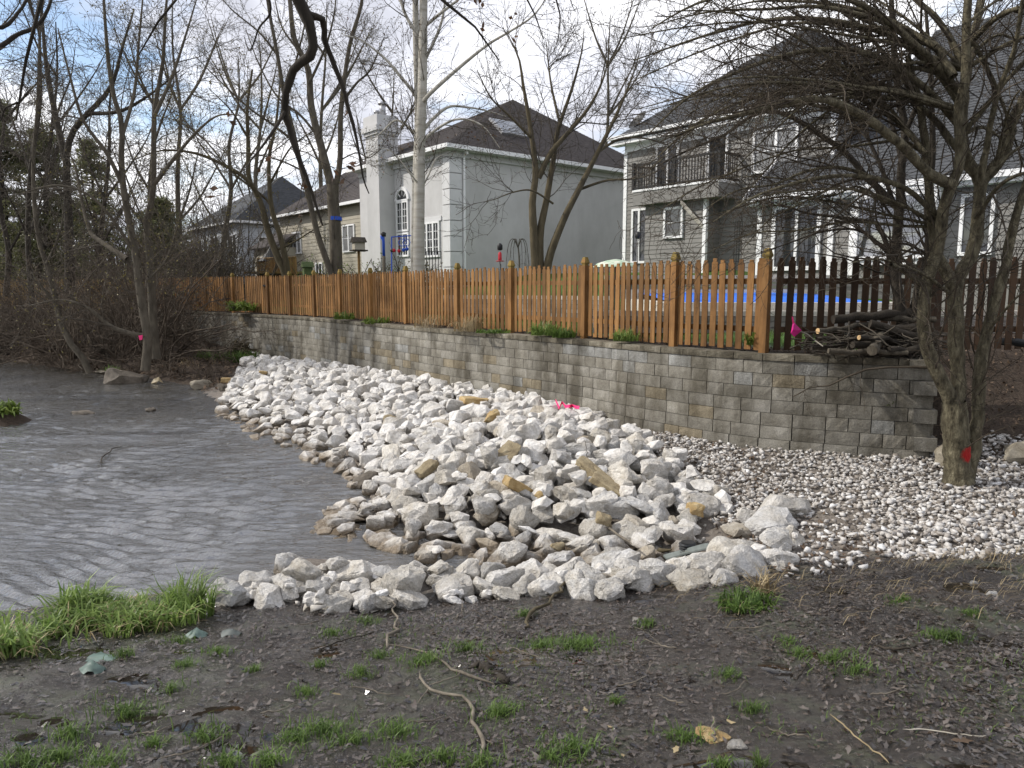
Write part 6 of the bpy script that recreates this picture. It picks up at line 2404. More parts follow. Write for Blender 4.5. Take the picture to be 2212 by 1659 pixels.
# the big pale boulders round the pipe outlet and along the mud
big = [(1665, 1135, 135, 'largest long white boulder bordering the gravel beside the pipe outlet', (1.15, .75, .6), .5),
       (1700, 1100, 110, 'white boulder at the gravel end of the short rock ridge', (1, .8, .62), .3),
       (1628, 1108, 90, 'pale boulder behind the long white boulder at the pipe outlet', (1, .8, .6), 1.1),
       (1590, 1140, 70, 'low white stone left of the long boulder at the pipe outlet', (1, .8, .55), 2.1),
       (1490, 1130, 90, 'upright pale boulder above the end of the black pipe', (.9, .8, .9), .9),
       (1420, 1128, 62, 'narrow standing white stone at the head of the little channel', (.7, .7, 1.15), .2),
       (1455, 1140, 44, 'thin upright stone between the two boulders above the pipe', (.6, .7, 1.15), 1.7),
       (1540, 1068, 72, 'lone rounded white rock at the edge of the gravel', (1, .8, .7), 2.6),
       (1564, 1090, 40, 'small white rock in brown leaves beside the lone gravel rock', (1, .9, .7), .7),
       (1480, 1050, 62, 'angular grey rock at the gravel end of the heap', (1, .8, .7), 1.9),
       (1625, 1222, 105, 'rounded white boulder of the front row near the gravel', (1, .9, .75), .2),
       (1682, 1203, 80, 'last white boulder of the front row beside the gravel', (1, .9, .75), 2.2),
       (1490, 1243, 92, 'flat warm white boulder in the front row before the pipe', (1.1, .85, .62), 1.0),
       (1565, 1240, 62, 'pale stone between two front row boulders below the pipe', (1, .8, .6), .4),
       (1330, 1215, 125, 'long white wedge boulder lying across the front row', (1.2, .75, .65), .55),
       (1385, 1245, 82, 'blocky bluish white boulder in front of the long wedge boulder', (.9, .85, .85), 1.3),
       (1320, 1268, 72, 'tan grey cracked block at the mud below the wedge boulder', (.9, .85, .9), .5),
       (1265, 1268, 75, 'buff block at the mud left of the cracked block', (1, .85, .8), 2.8),
       (1240, 1232, 88, 'angular pale block behind the buff block in the front row', (1, .9, .8), .9),
       (1190, 1215, 62, 'upright square white block in the front row', (.8, .8, 1.0), 1.6),
       (945, 1192, 92, 'whitest pointed boulder standing out of the front row by the channel', (1.1, .75, .75), .35),
       (728, 1295, 82, 'dark-bottomed boulder sunk in the mud at the left end of the front row', (1, .85, .8), .6),
       (787, 1300, 46, 'small pointed stone leaning in the mud beside the dark-bottomed boulder', (.7, .7, 1.1), 1.0),
       (838, 1275, 72, 'grey rounded boulder of the front row above the mud', (1, .85, .75), 1.9),
       (885, 1283, 82, 'broad white boulder at the muddy foot of the front row', (1, .85, .75), 2.7),
       (770, 1233, 92, 'long white block in the front row beside the stream', (1.1, .8, .7), .2),
       (870, 1250, 100, 'wide pale boulder in the middle of the front row', (1.15, .8, .65), .8),
       (985, 1270, 84, 'smooth white boulder at the foot of the front row', (1.1, .8, .65), .5),
       (625, 1218, 70, 'pale leaning block where the front row meets the stream', (1, .8, .8), .9),
       (548, 1262, 78, 'triangular grey boulder at the stream end of the front row', (1, .85, .8), .3),
       (490, 1258, 56, 'low brownish rock at the grassy end of the front row', (1, .8, .65), 1.4),
       (655, 1250, 50, 'small white block inside the stream end of the front row', (1, .9, .8), 1.2),
       (1000, 1098, 78, 'long smooth white rock lying over the channel edge of the heap', (1.2, .7, .65), .6),
       (1035, 1120, 64, 'square white rock below the long smooth rock of the heap', (.95, .85, .8), 2.2),
       (1160, 1130, 46, 'rounded grey-white rock at the channel below the heap', (1, .85, .8), .8),
       (1262, 1175, 52, 'rounded grey rock alone in the wet channel', (1, .85, .8), 1.8),
       (1205, 950, 66, 'white boulder nearest the block wall at the top of the heap', (1.1, .8, .7), .9),
       (1250, 960, 92, 'large white boulder below the pink ribbon', (1.15, .85, .7), .2),
       (1328, 965, 44, 'single white rock standing on the fine gravel beyond the heap', (1, .9, .8), .5),
       (1375, 998, 60, 'long pale rock lying on the fine gravel edge', (1.2, .7, .6), .4)]
for i, (px, py, w, lab, dims, rz_) in enumerate(big):
    named(px, py, w, lab, None, dims=dims, rot=(rr_.uniform(-.25, .25), rr_.uniform(-.25, .25), rz_), seed=i)
tan_list = [(1120, 1014, 74, 'yellow ochre slab lying tilted on the white heap', M['rock_orange'], (1.25, .5, .38), (.15, .55, .75)),
            (1095, 968, 72, 'dark brown stained slab on the white heap', M['rock_tan'], (1.2, .7, .4), (.3, -.5, .9)),
            (1285, 995, 92, 'long tan slab leaning down the heap toward the gravel', M['rock_tan'], (1.35, .42, .34), (.1, .45, -.75)),
            (1322, 1037, 92, 'long buff slab below the leaning tan slab', M['rock_tan'], (1.35, .45, .36), (.1, .4, -.65)),
            (1026, 859, 60, 'flat brown slab at the foot of the block wall', M['rock_orange'], (1.3, .8, .32), (0, .1, .4)),
            (1063, 915, 44, 'orange brown wedge stone high on the heap', M['rock_orange'], (1, .6, .6), (.2, -.3, .7)),
            (922, 1015, 52, 'tan flake stone low on the heap', M['rock_tan'], (1.2, .6, .4), (.1, -.4, .9)),
            (1165, 1025, 26, 'small bright ochre stone beside the yellow slab', M['rock_orange'], (1, .8, .7), (0, 0, 0)),
            (790, 1020, 62, 'dark brown stone at the water below the heap', M['rock_dark'], (1.1, .75, .6), (.1, -.3, .5)),
            (1300, 1135, 58, 'brown stone against the drifted branch', M['rock_tan'], (.8, .8, 1.0), (.1, .1, .4)),
            (1205, 1172, 40, 'mossy tan stone in the wet channel', M['rock_tan'], (1.1, .8, .6), (0, .1, .4)),
            (1504, 1092, 46, 'yellowish white rock in leaves left of the lone gravel rock', M['rock_orange'], (1, .8, .7), (0, .2, .4)),
            (437, 838, 48, 'brown lichened boulder at the upstream tip of the heap', M['boulder'], (1.2, .8, .6), (0, 0, .3)),
            (482, 838, 34, 'dark grey angular stone at the upstream tip of the heap', M['rock_dark'], (1, .8, .8), (.2, .2, .4)),
            (495, 820, 34, 'flat orange slab on the upstream tip of the heap', M['rock_orange'], (1.3, .8, .4), (0, .1, .3)),
            (568, 797, 22, 'small yellow stone at the top of the upstream heap', M['rock_orange'], (1.2, .8, .5), (0, .1, .3)),
            (845, 905, 40, 'brown tinted stone in the middle of the heap', M['rock_tan'], (1, .8, .6), (.2, .1, 1.2))]
# the rest of the heap: always the lowest of a few tries, big ones first
xs0, xs1 = PILE_P[:, 0].min(), PILE_P[:, 0].max()
ys0, ys1 = PILE_P[:, 1].min(), PILE_P[:, 1].max()


PIPE = atz(1488, 1203, -.22)


def fill(poly, n, smin, smax, zone, tries=7, power=1.6, margin=.02, flat=1.0):
    bx = poly[:, 0].min(), poly[:, 0].max()
    by = poly[:, 1].min(), poly[:, 1].max()
    sizes = sorted([smin + (smax - smin) * rr_.random() ** power for _ in range(n)], reverse=True)
    cand = []
    gx_, gy_ = np.random.default_rng(n).uniform(bx[0], bx[1], 60000), np.random.default_rng(n + 1).uniform(by[0], by[1], 60000)
    ok = sdist(gx_, gy_, poly) < -margin
    gx_, gy_ = gx_[ok], gy_[ok]
    ci = 0
    for s in sizes:
        best = None
        for _ in range(tries):
            x, y = gx_[ci % len(gx_)], gy_[ci % len(gx_)]
            ci += 1
            js, is_ = hpatch(x, y, s * .4)
            sub = HM[js, is_] - H0[js, is_]
            if sub.size == 0:
                continue
            v = sub.mean() + .4 * sub.max()
            if (x - PIPE[0]) ** 2 + (y - PIPE[1]) ** 2 < .30 ** 2 or (abs(y - PIPE[1] - .1) < .22 and 0 < x - PIPE[0] < .75):
                continue
            if best is None or v < best[0]:
                best = (v, x, y)
        if best:
            add_rock(best[1], best[2], s, zone=zone, flat=flat)


fill(PILE_P, 760, .24, .54, 'heap', 8, 1.15)
NEAR_P = plan([(790, 1090), (840, 1040), (800, 985), (950, 935), (1150, 925), (1300, 950), (1440, 1005), (1530, 1060), (1480, 1130), (1350, 1158), (1200, 1160), (1080, 1150), (980, 1146), (900, 1140), (830, 1115)], -.08)
fill(NEAR_P, 210, .26, .48, 'heap', 8, 1.1)
fill(PILE_P, 380, .14, .28, 'heap', 8, 1.2)
fill(FRONT_P, 44, .26, .48, 'front', 8, 1.1, flat=.85)
fill(FRONT_P, 50, .10, .22, 'front', 8)
# half drowned stones of the little channel and the inlet
CH = plan([(690, 1115), (760, 1090), (830, 1125), (950, 1150), (1080, 1155), (1250, 1170), (1420, 1180), (1430, 1200), (1250, 1200), (1080, 1185), (900, 1172), (740, 1165), (690, 1150)], ZW)
MOUTH = plan([(675, 1150), (700, 1105), (760, 1082), (830, 1108), (905, 1150), (890, 1172), (760, 1172)], ZW)
fill(MOUTH, 26, .24, .46, 'channel', 3, 1.0, flat=.62)
fill(CH, 30, .16, .42, 'channel', 3, 1.0, flat=.55)
for i, (px, py, w, lab, mt_, dims, rot) in enumerate(tan_list):
    named(px, py, w, lab, mt_, dims=dims, rot=rot, seed=80 + i, sink=.30)

# stragglers where the heap thins into the gravel
EDGE = plan([(1330, 940), (1420, 960), (1520, 1010), (1600, 1080), (1560, 1120), (1500, 1060), (1420, 1000)], .0)
fill(EDGE, 14, .14, .34, 'edge', 3, 1.0)

rocks.sort(key=lambda r: (r['label'] is None, -(r['size'] / max(r['y'], 1))))
far_items = []


def proj(r):
    x, y, z = r['x'], r['y'], r['z'] - CAMZ
    d = y * math.cos(PITCH) - z * math.sin(PITCH)
    h_ = y * math.sin(PITCH) + z * math.cos(PITCH)
    return 1106 + 1580 * x / d, 829.5 - 1580 * h_ / d


named_r = [r for r in rocks if r['label']]
loose = [r for r in rocks if not r['label']][:300 - len(named_r)]
rest = [r for r in rocks if not r['label']][300 - len(named_r):]
import re as _re
refs = {}
for r in named_r:
    ref = _re.split(r' (?:lying|bordering|at|behind|left|above|in|between|below|standing|on|leaning|high|low|beside|against|across|of|inside|where|sunk|nearest|out|alone)\b', r['label'])[0]
    refs.setdefault(ref, []).append(r)
for r in loose:
    r['p'] = proj(r)
for ref, rs in refs.items():
    if len(rs) != 1 or len(ref.split()) < 3:
        continue
    r0 = rs[0]
    cx, cy = proj(r0)
    for dname, dx, dy in (('left of', -1, 0), ('right of', 1, 0), ('below', 0, 1), ('above', 0, -1)):
        best = None
        for r in loose:
            if r['label']:
                continue
            vx, vy = r['p'][0] - cx, r['p'][1] - cy
            dist = math.hypot(vx, vy)
            if dist < 1 or dist > 95 or (vx * dx + vy * dy) / dist < .82:
                continue
            if best is None or dist < best[0]:
                best = (dist, r)
        if best:
            best[1]['label'] = 'pale rock next %s the %s' % (dname, ref)
            best[1]['grp'] = 'limestone rocks of the bank'


def zone_text(r):
    """where an unremarkable rock lies: size, stretch of the bank, height on it"""
    big_ = 'large' if r['size'] > .48 else ('medium' if r['size'] > .32 else 'small')
    if r['zone'] == 'heap':
        wd = -sdist(np.array([r['x']]), np.array([r['y']]))[0]
        wd = sdist(np.array([r['x']]), np.array([r['y']]))[0]
        st = ('upstream tip' if r['y'] > 19 else 'upstream half' if r['y'] > 15 else 'middle' if r['y'] > 12.2 else 'near part' if r['y'] > 10.4 else 'channel end')
        ht = ('at the water edge' if wd < .6 else 'just above the water edge' if wd < 1.3 else 'half way up' if wd < 2.3 else 'high up toward the wall')
        sh = 'flat' if r['sc'][2] < .88 * r['size'] else ('blocky' if r['sc'][0] < 1.0 * r['size'] else 'long')
        return '%s %s pale rock %s, %s of the heap' % (big_, sh, ht, st)
    if r['zone'] == 'front':
        st = 'stream end' if r['x'] < -1.2 else ('middle' if r['x'] < .7 else 'gravel end')
        return '%s pale rock in the %s of the front row above the mud' % (big_, st)
    if r['zone'] == 'channel':
        return '%s wet stone in the shallow channel below the heap' % big_
    return '%s pale rock lying loose where the heap thins into gravel' % big_


for r in rest:
    far_items.append((ROCKS_LOW.get(r['mesh'].name, r['mesh']), Matrix.Translation((r['x'], r['y'], r['z'])) @ Matrix.Rotation(r['rot'][2], 4, 'Z') @ Matrix.Rotation(r['rot'][1], 4, 'Y') @ Matrix.Rotation(r['rot'][0], 4, 'X') @ Matrix.Diagonal((*r['sc'], 1))))
for r in named_r + loose:
    o = link('rock', r['mesh'])
    o.location = (r['x'], r['y'], r['z'])
    o.rotation_euler = r['rot']
    o.scale = r['sc']
    t_ = r['label'] or zone_text(r)
    tag(o, t_, 'rock', 'limestone rocks of the bank' if r['label'] else t_.replace('pale rock', 'pale rocks').replace('wet stone', 'wet stones'))


def instance_np(name, protos, Pos, Rz, Sc, tilt, mat, seed, kind='stuff', smooth=False):
    """thousands of small stones as one mesh"""
    g = np.random.default_rng(seed)
    pick = g.integers(0, len(protos), len(Pos))
    VV, TT, n = [], [], 0
    for k, me in enumerate(protos):
        sel = np.where(pick == k)[0]
        if not len(sel):
            continue
        v = np.empty(len(me.vertices) * 3, np.float32)
        me.vertices.foreach_get('co', v)
        v = v.reshape(-1, 3)
        me.calc_loop_triangles()
        t = np.empty(len(me.loop_triangles) * 3, np.int32)
        me.loop_triangles.foreach_get('vertices', t)
        t = t.reshape(-1, 3)
        N = len(sel)
        ca, sa = np.cos(Rz[sel]), np.sin(Rz[sel])
        cb, sb = np.cos(tilt[sel]), np.sin(tilt[sel])
        V = v[None] * Sc[sel][:, None, :]
        y = V[..., 1] * cb[:, None] - V[..., 2] * sb[:, None]
        z = V[..., 1] * sb[:, None] + V[..., 2] * cb[:, None]
        x = V[..., 0]
        V = np.stack([x * ca[:, None] - y * sa[:, None], x * sa[:, None] + y * ca[:, None], z], -1) + Pos[sel][:, None, :]
        VV.append(V.reshape(-1, 3))
        TT.append((t[None] + (np.arange(N) * len(v))[:, None, None] + n).reshape(-1, 3))
        n += N * len(v)
    o = link(name, np_mesh(name, np.concatenate(VV), None, np.concatenate(TT), smooth), mat)
    return tag(o, kind=kind)


if far_items:
    o = join_instances('far_rocks', far_items)
    tag(o, 'smaller limestone rocks filling the far and inner parts of the heap', 'rocks', kind='stuff')
    for q in o.data.polygons:
        q.use_smooth = False

SM = [stone_mesh('pebble', 700 + i, M['gravel'], (1, .8, .6), 9, 0) for i in range(9)]
# rubble under and between the rocks
gq = np.random.default_rng(5)
n = 9000
x, y = gq.uniform(-11, 3.5, n), gq.uniform(5.6, 29, n)
ok = (sdist(x, y, PILE_P) < .15) | (sdist(x, y, FRONT_P) < .05)
x, y = x[ok], y[ok]
s = gq.uniform(.05, .15, len(x))
z = ground_z(x, y) + s * .25 + np.where(sdist(x, y, PILE_P) < 0, 0.10 * sm(-sdist(x, y, PILE_P) / 1.0), 0)
instance_np('rubble', SM, np.stack([x, y, z], -1), gq.uniform(0, 6.28, len(x)), s[:, None] * gq.uniform(.7, 1.2, (len(x), 3)), gq.uniform(-.7, .7, len(x)), M['rubble'], 6)
# fine crushed gravel
GRAV = np.array([tuple(atz(*q, z_))[:2] for q, z_ in (((1290, 925), .1), ((1500, 945), .13), ((1700, 958), .14), ((1900, 968), .15), ((2040, 975), .15))] + [(8.5, 10.3), (10.5, 9.8), (10.5, 6.9)] +
                [tuple(atz(*q, z_))[:2] for q, z_ in (((2212, 1196), .15), ((2000, 1218), .14), ((1850, 1235), .12), ((1740, 1262), .1), ((1690, 1240), .1), ((1720, 1160), .05), ((1590, 1120), .0), ((1500, 1050), .0), ((1400, 985), .05))])
n = 52000
x, y = gq.uniform(.6, 10.5, n), gq.uniform(5.4, 14.5, n)
d_ = -sdist(x, y, GRAV)
# denser in the open gravel, thin and leafy where it meets the heap
dens = np.where((x < 3.4) & (y < 8.6), .42, 1.0) * np.where((x < 2.4) & (y > 9.5), .72, 1.0)
dens = dens * np.clip(.55 + .75 * wob(x, y, 1.3, 3), .3, 1.0)
dens = np.where(x > 4.2, np.maximum(dens, .9), dens)
ok = (d_ > -.10 * gq.random(n) ** 2) & (gq.random(n) < dens)
x, y = x[ok], y[ok]
s = .034 + .054 * gq.random(len(x)) ** 1.5
z = ground_z(x, y) + s * gq.uniform(.1, .75, len(x))
instance_np('gravel', SM, np.stack([x, y, z], -1), gq.uniform(0, 6.28, len(x)), s[:, None] * gq.uniform(.75, 1.35, (len(x), 3)), gq.uniform(-.8, .8, len(x)), M['gravel'], 7)

# ------------------------------------------------------------------ single stones and boulders
def boulder(name, label, px, py, w, z, dims, mat, seed, rot=(0, 0, 0), lift=.25):
    if isinstance(z, tuple):
        p = Vector((z[0], z[1], 0))
        z = gz(*p[:2])
    else:
        p = atz(px, py, z)
    if z > ZW + .05 and not rot == (0, 0, .3) and not rot == (0, 0, .2):
        for _ in range(6):
            z = gz(p.x, p.y)
            p = atz(px, py + w * .12, z)
    size = w * p.y / 1580
    o = link(name, stone_mesh(name, seed, mat, dims, 22, 2, .05, .8))
    o.location = (p.x, p.y, z + size * dims[2] * lift)
    o.scale = (size,) * 3
    o.rotation_euler = rot
    tag(o, label, 'boulder')
    return o


boulder('boulder', 'dark mossy boulder in the stream below the left bank', 266, 826, 96, ZW, (1.15, .7, .52), M['rock_dark'], 801, (0, .08, .1), .18)
boulder('boulder', 'small flat grey stone behind the mossy stream boulder', 218, 806, 26, ZW, (1.1, .7, .35), M['boulder'], 802)
boulder('boulder', 'rounded grey boulder behind the thorn tree at the wall corner', 2043, 962, 88, (6.08, 9.84), (1.05, .8, .8), M['boulder'], 803, (0, 0, .3), .38)
boulder('boulder', 'low wide tan boulder at the right edge beside the gravel', 2180, 965, 118, (7.15, 9.95), (1.2, .8, .55), M['boulder'], 804, (0, 0, .2), .3)
boulder('boulder', 'dark grey boulder up the leafy slope at the right edge', 2190, 838, 74, .75, (1.1, .8, .7), M['rock_dark'], 805, (0, 0, .5), .3)
boulder('boulder', 'dark sunken stone breaking the surface mid-stream', 180, 893, 46, ZW, (1.3, .7, .25), M['rock_dark'], 806, (0, .05, .1), .1)
boulder('boulder', 'rock poking from the riffle upstream of the sunken stone', 325, 888, 22, ZW, (1.2, .8, .5), M['rock_dark'], 807)
for i, (px, py, w, z, lab) in enumerate([(1373, 1341, 20, .05, 'white pebble alone on the mud below the front row'), (2103, 1262, 18, .2, 'small round white stone on matted grass near the right edge'), (2144, 1290, 30, .22, 'buff stone lying in the matted grass at right'), (1588, 1612, 56, .62, 'white flat stone in the leaves at the bottom'), (876, 1303, 22, -.1, 'tiny white stone at the muddy foot of the front row'), (1540, 1592, 92, .58, 'cream coloured flat chip beside a grass tuft at the bottom')]):
    p = atz(px, py, mud_h(0, 5) if z is None else z)
    zz_ = gz(p.x, p.y)
    p = atz(px, py, zz_)
    p = atz(px, py, gz(p.x, p.y))
    size = w * p.y / 1580
    o = link('stone', stone_mesh('stone', 820 + i, M['rock_orange'] if i == 5 else M['rock'], (1, .75, .28 if i in (3, 5) else .6), 12, 1))
    o.location = (p.x, p.y, gz(p.x, p.y) + size * .10)
    o.scale = (size,) * 3
    tag(o, lab, 'stone')
# ------------------------------------------------------------------ logs, sticks, pipe, litter, grass
def on_ground(px, py, dz=0.0, zf=None):
    zf = zf or gz
    p = atz(px, py, 0.1)
    for _ in range(5):
        p = atz(px, py, zf(p.x, p.y) + dz)
    return p


def log_thing(label, a, b, r, seed, mat='bark_dark', ends=True, group=None, bend=.04, name='log'):
    g = np.random.default_rng(seed)
    a, b = Vector(a), Vector(b)
    root = empty(name, a)
    tag(root, label, name, group)
    P = np.array([tuple(a.lerp(b, t)) for t in np.linspace(0, 1, 8)])
    P += g.normal(size=P.shape) * bend * np.sin(np.linspace(0, np.pi, 8))[:, None]
    R = np.linspace(r, r * .82, 8) * g.uniform(.92, 1.08, 8)
    Tubes().add(P[None], R[None], 9).build('bark', M[mat], root, tuple(a))
    for q, d, rr in ((P[0], P[0] - P[1], R[0]), (P[-1], P[-1] - P[-2], R[-1])):
        d = Vector(d).normalized()
        q = Vector(q) - a
        m = MB()
        m.tube([q - d * .01, q + d * .006], rr * .97, 10)
        m.build('cut_end', M['cut_end'] if ends else M[mat], root)
    return root


ly = 10.75
L_ = lambda px, py, Y: at(px, py, Y)
logs = [('sawn log with pale round end nearest the pink flag', (1767, 715), (1880, 700), 10.62, 10.9, .042, True),
        ('forked log with pale sawn end in the middle of the pile', (1856, 729), (1962, 742), 10.35, 10.6, .036, True),
        ('split log with brown end low in the pile', (1842, 745), (1950, 735), 10.4, 10.75, .05, False),
        ('thick dark log stub facing the viewer at the pile front', (1884, 757), (1905, 722), 10.2, 10.7, .075, False),
        ('long dark log lying along the top of the pile', (1800, 690), (1990, 672), 10.85, 11.0, .07, False),
        ('dark log slanting down the right side of the pile', (1880, 700), (2010, 735), 10.7, 10.6, .065, False),
        ('thin log at the bottom of the pile on the wall cap', (1790, 758), (1960, 762), 10.35, 10.3, .04, False),
        ('weathered split rail at the left foot of the pile', (1752, 752), (1840, 738), 10.5, 10.75, .035, False),
        ('grey stripped bough across the middle of the pile', (1830, 735), (1985, 700), 10.5, 10.9, .04, False),
        ('dark crooked bough leaning on the back of the pile', (1900, 685), (2020, 690), 11.0, 10.9, .05, False),
        ('short dark log end under the long top log', (1925, 712), (2005, 715), 10.75, 10.7, .07, False),
        ('rough split log beside the thick stub', (1920, 757), (2000, 752), 10.3, 10.45, .055, False)]
for i, (lab, a, b, Ya_, Yb_, r, ends) in enumerate(logs):
    log_thing(lab, L_(*a, Ya_), L_(*b, Yb_), r, 900 + i, 'bark_dark' if i % 3 else 'bark_grey', ends, 'logs of the wood pile', .02)
# brushwood on the pile
g = np.random.default_rng(31)
n = 260
c = np.stack([g.uniform(4.4, 6.3, n), g.uniform(10.45, 11.1, n), 1.62 + .34 * g.random(n)], -1)
d = unit(np.stack([g.normal(size=n) * 1.2 + .4, g.normal(size=n) * .5, g.normal(size=n) * .22 + .1], -1)) * g.uniform(.2, .7, (n, 1))
P = np.stack([c - d * .5, c + g.normal(size=(n, 3)) * .03, c + d * .5], 1)
o = Tubes().add(P, np.linspace(.012, .005, 3)[None].repeat(n, 0), 4).build('brushwood', M['twig_grey'])
tag(o, 'loose dead twigs and split bark heaped over the log pile', 'brushwood', kind='stuff')


def stick(label, pts, r0, r1, mat='stick', dz=.02, forks=0, seed=1, name='stick', ground_fn=None, raise_=None):
    P = [on_ground(px, py, dz, ground_fn) for px, py in pts]
    if raise_:
        P = [p + Vector((0, 0, q)) for p, q in zip(P, raise_)]
    g = np.random.default_rng(seed)
    Q = resample(P, 14)
    Q += g.normal(size=Q.shape) * np.array([r0 * .9, r0 * .9, r0 * .35])
    RR = np.linspace(r0, r1, 14)[None] * g.uniform(.75, 1.15, (1, 14)) * .85
    RR[0, 0] *= .25
    RR[0, -1] *= .25
    tb = Tubes().add(Q[None], RR, 7)
    if forks:
        c, r = sprout(Q[None], np.linspace(r0, r1, 14)[None], forks, (.12, .4), (25, 60), 4, .2, -.03, g, t0=.2, rk=.02, rmin=.002)
        c[:, :, 2] = np.maximum(c[:, :, 2], Q[:, 2].min())
        tb.add(c, r, 4)
    base = P[0]
    o = tb.build(name, M[mat], None, tuple(base))
    o.location = base
    tag(o, label, 'stick')
    return o


stick('long grey forked stick lying down the mud toward the viewer', [(905, 1452), (920, 1480), (940, 1495), (985, 1500), (1013, 1512), (1026, 1545), (1035, 1590), (1042, 1655)], .009, .015, 'stick', .02, 1.5, 1)
stick('pale forked stick running down the mud to the right', [(838, 1392), (890, 1402), (930, 1412), (960, 1432), (1000, 1455), (1040, 1468), (1068, 1478)], .006, .012, 'stick', .02, 2.0, 2)
stick('curved grey stick standing out of the mud below the front row', [(830, 1395), (845, 1376), (856, 1350), (850, 1330), (862, 1312)], .014, .008, 'stick', .02, 0, 3, raise_=(0, 0.02, .03, .05, .08))
stick('short curved bough lying on the mud against the front row', [(1137, 1357), (1140, 1338), (1155, 1318), (1190, 1305), (1222, 1278), (1240, 1256)], .020, .009, 'bark_tan', .02, 1.0, 4, raise_=(0, 0, .02, .05, .1, .15))
stick('thick rotten log half sunk in the mud', [(1020, 1437), (1060, 1445), (1095, 1462), (1112, 1472)], .032, .026, 'bark_dark', .01, 0, 5, name='log')
stick('dark twig lying on the leaves at the right', [(1720, 1470), (1735, 1450), (1752, 1425)], .008, .005, 'bark_dark', .02, 2, 6)
stick('bent thin twig on the mud at lower right', [(1950, 1575), (2010, 1577), (2080, 1585), (2130, 1590), (2135, 1570)], .004, .003, 'twig_pale', .015, 0, 7)
stick('straight straw-coloured stalk slanting to the bottom edge', [(1795, 1540), (1830, 1575), (1880, 1615), (1925, 1650)], .005, .004, 'straw', .02, 0, 8)
stick('thin dark stick below the muddy grass at left', [(690, 1402), (760, 1378), (812, 1365)], .007, .005, 'bark_dark', .02, 0, 9)
stick('thin straight stick across the muddy grass at lower left', [(345, 1432 + 205), (420, 1620), (510, 1575)], .006, .004, 'stick', .02, 0, 10)
stick('upright broken stick stub beside the cream chip', [(1545, 1605), (1540, 1572)], .007, .006, 'stick', .02, 0, 11, raise_=(0, .06))
stick('dark muddy stick at the lower right corner', [(1890, 1395), (1950, 1402), (2010, 1385)], .010, .006, 'bark_dark', .02, 2, 12)
stick('long grey branch lying down the heap into the channel', [(1252, 1060), (1262, 1090), (1285, 1115), (1320, 1145), (1362, 1172)], .012, .022, 'stick', .30, 1.0, 13)
stick('dark thick drifted branch behind the pipe outlet', [(1325, 1170), (1360, 1176), (1400, 1185), (1440, 1190)], .035, .04, 'bark_tan', .10, 0, 14)
stick('thin bare twig standing on the rock heap', [(1255, 1010), (1268, 985), (1262, 950)], .008, .004, 'twig_grey', .45, 3, 15)
stick('white driftwood stick on the left bank', [(348, 788), (362, 797), (378, 800), (385, 798), (402, 801), (420, 803)], .030, .022, 'twig_pale', .12, .8, 16)
stick('dark branch snag in the stream riffle', [(222, 1000), (224, 985), (240, 972), (266, 962)], .018, .010, 'bark_dark', .45, 1.5, 17, ground_fn=lambda x, y: ZW - .40)
stick('dark twig reaching over the water from the heap', [(735, 975), (700, 970), (678, 968)], .010, .005, 'bark_dark', .25, 1, 18, ground_fn=lambda x, y: ZW)
for i, (a, b) in enumerate([((880, 1560), (960, 1545)), ((930, 1480), (1010, 1440)), ((1330, 1480), (1400, 1455)), ((560, 1540), (640, 1515)), ((300, 1585), (380, 1560)), ((1480, 1520), (1420, 1500)), ((1880, 1500), (1960, 1480)), ((2060, 1440), (2140, 1425)), ((1740, 1590), (1650, 1570)), ((1120, 1340), (1060, 1330)), ((1225, 940), (1120, 930)), ((980, 1340), (1000, 1290)), ((1100, 1395), (1170, 1420)), ((1240, 1350), (1330, 1340)), ((1460, 1400), (1390, 1380)), ((640, 1350), (700, 1330)), ((1900, 1400), (1820, 1420)), ((760, 1480), (860, 1500)), ((1560, 1500), (1610, 1470)), ((1660, 1350), (1560, 1355))]):
    stick('thin brown twig fallen on the mud among the leaves', [a, ((a[0] + b[0]) / 2 + 6, (a[1] + b[1]) / 2 + 5), b], .006, .003, 'stick', .02, 1.5, 30 + i)
for o in bpy.data.objects:
    if o.get('label', '').startswith('thin brown twig fallen'):
        o['group'] = 'twigs fallen on the mud'

# corrugated pipe outlet and the grey sheet beside it
p = Vector((PIPE.x, PIPE.y, max(gz(PIPE.x, PIPE.y) + .05, -.24)))
pipe = empty('drain_pipe', (p.x, p.y, p.z))
tag(pipe, 'short black corrugated drain pipe standing at the channel head', 'pipe')
m = MB()
pts, rads = [], []
for k in range(19):
    pts.append((.0 - .02 * k / 18, .0, -.06 + .24 * k / 18))
    rads.append(.092 if k % 2 else .074)
m.tube(pts, rads, 20)
m.build('corrugated_tube', M['plastic_black'], pipe)
m = MB()
m.tube([(-.02, 0, .181), (-.02, 0, .184)], .066, 18)
m.build('pipe_mouth', M['iron'], pipe)
a, b = on_ground(1440, 1206, .05), on_ground(1592, 1182, .10)
sh = empty('grey_sheet', a)
tag(sh, 'flat grey bent strip lying beside the black drain pipe', 'sheet')
d = b - a
m = MB()
w = Vector((-.02, .08, .01))
mid = d * .62 + Vector((0, 0, .05))
for q0, q1 in ((Vector(), mid), (mid, d)):
    m.add([q0, q1, q1 + w, q0 + w, q0 - Vector((0, 0, .018)), q1 - Vector((0, 0, .018)), q1 + w - Vector((0, 0, .018)), q0 + w - Vector((0, 0, .018))], [(0, 1, 2, 3), (7, 6, 5, 4), (0, 4, 5, 1), (1, 5, 6, 2), (2, 6, 7, 3), (3, 7, 4, 0)])
m.build('strip', M['slate'], sh)
p0, p1 = at(2165, 738, 11.8), at(2235, 750, 11.2)
hose = empty('corrugated_hose', p0)
tag(hose, 'black corrugated hose lying on the leafy slope at the right edge', 'hose')
pts, rads = [], []
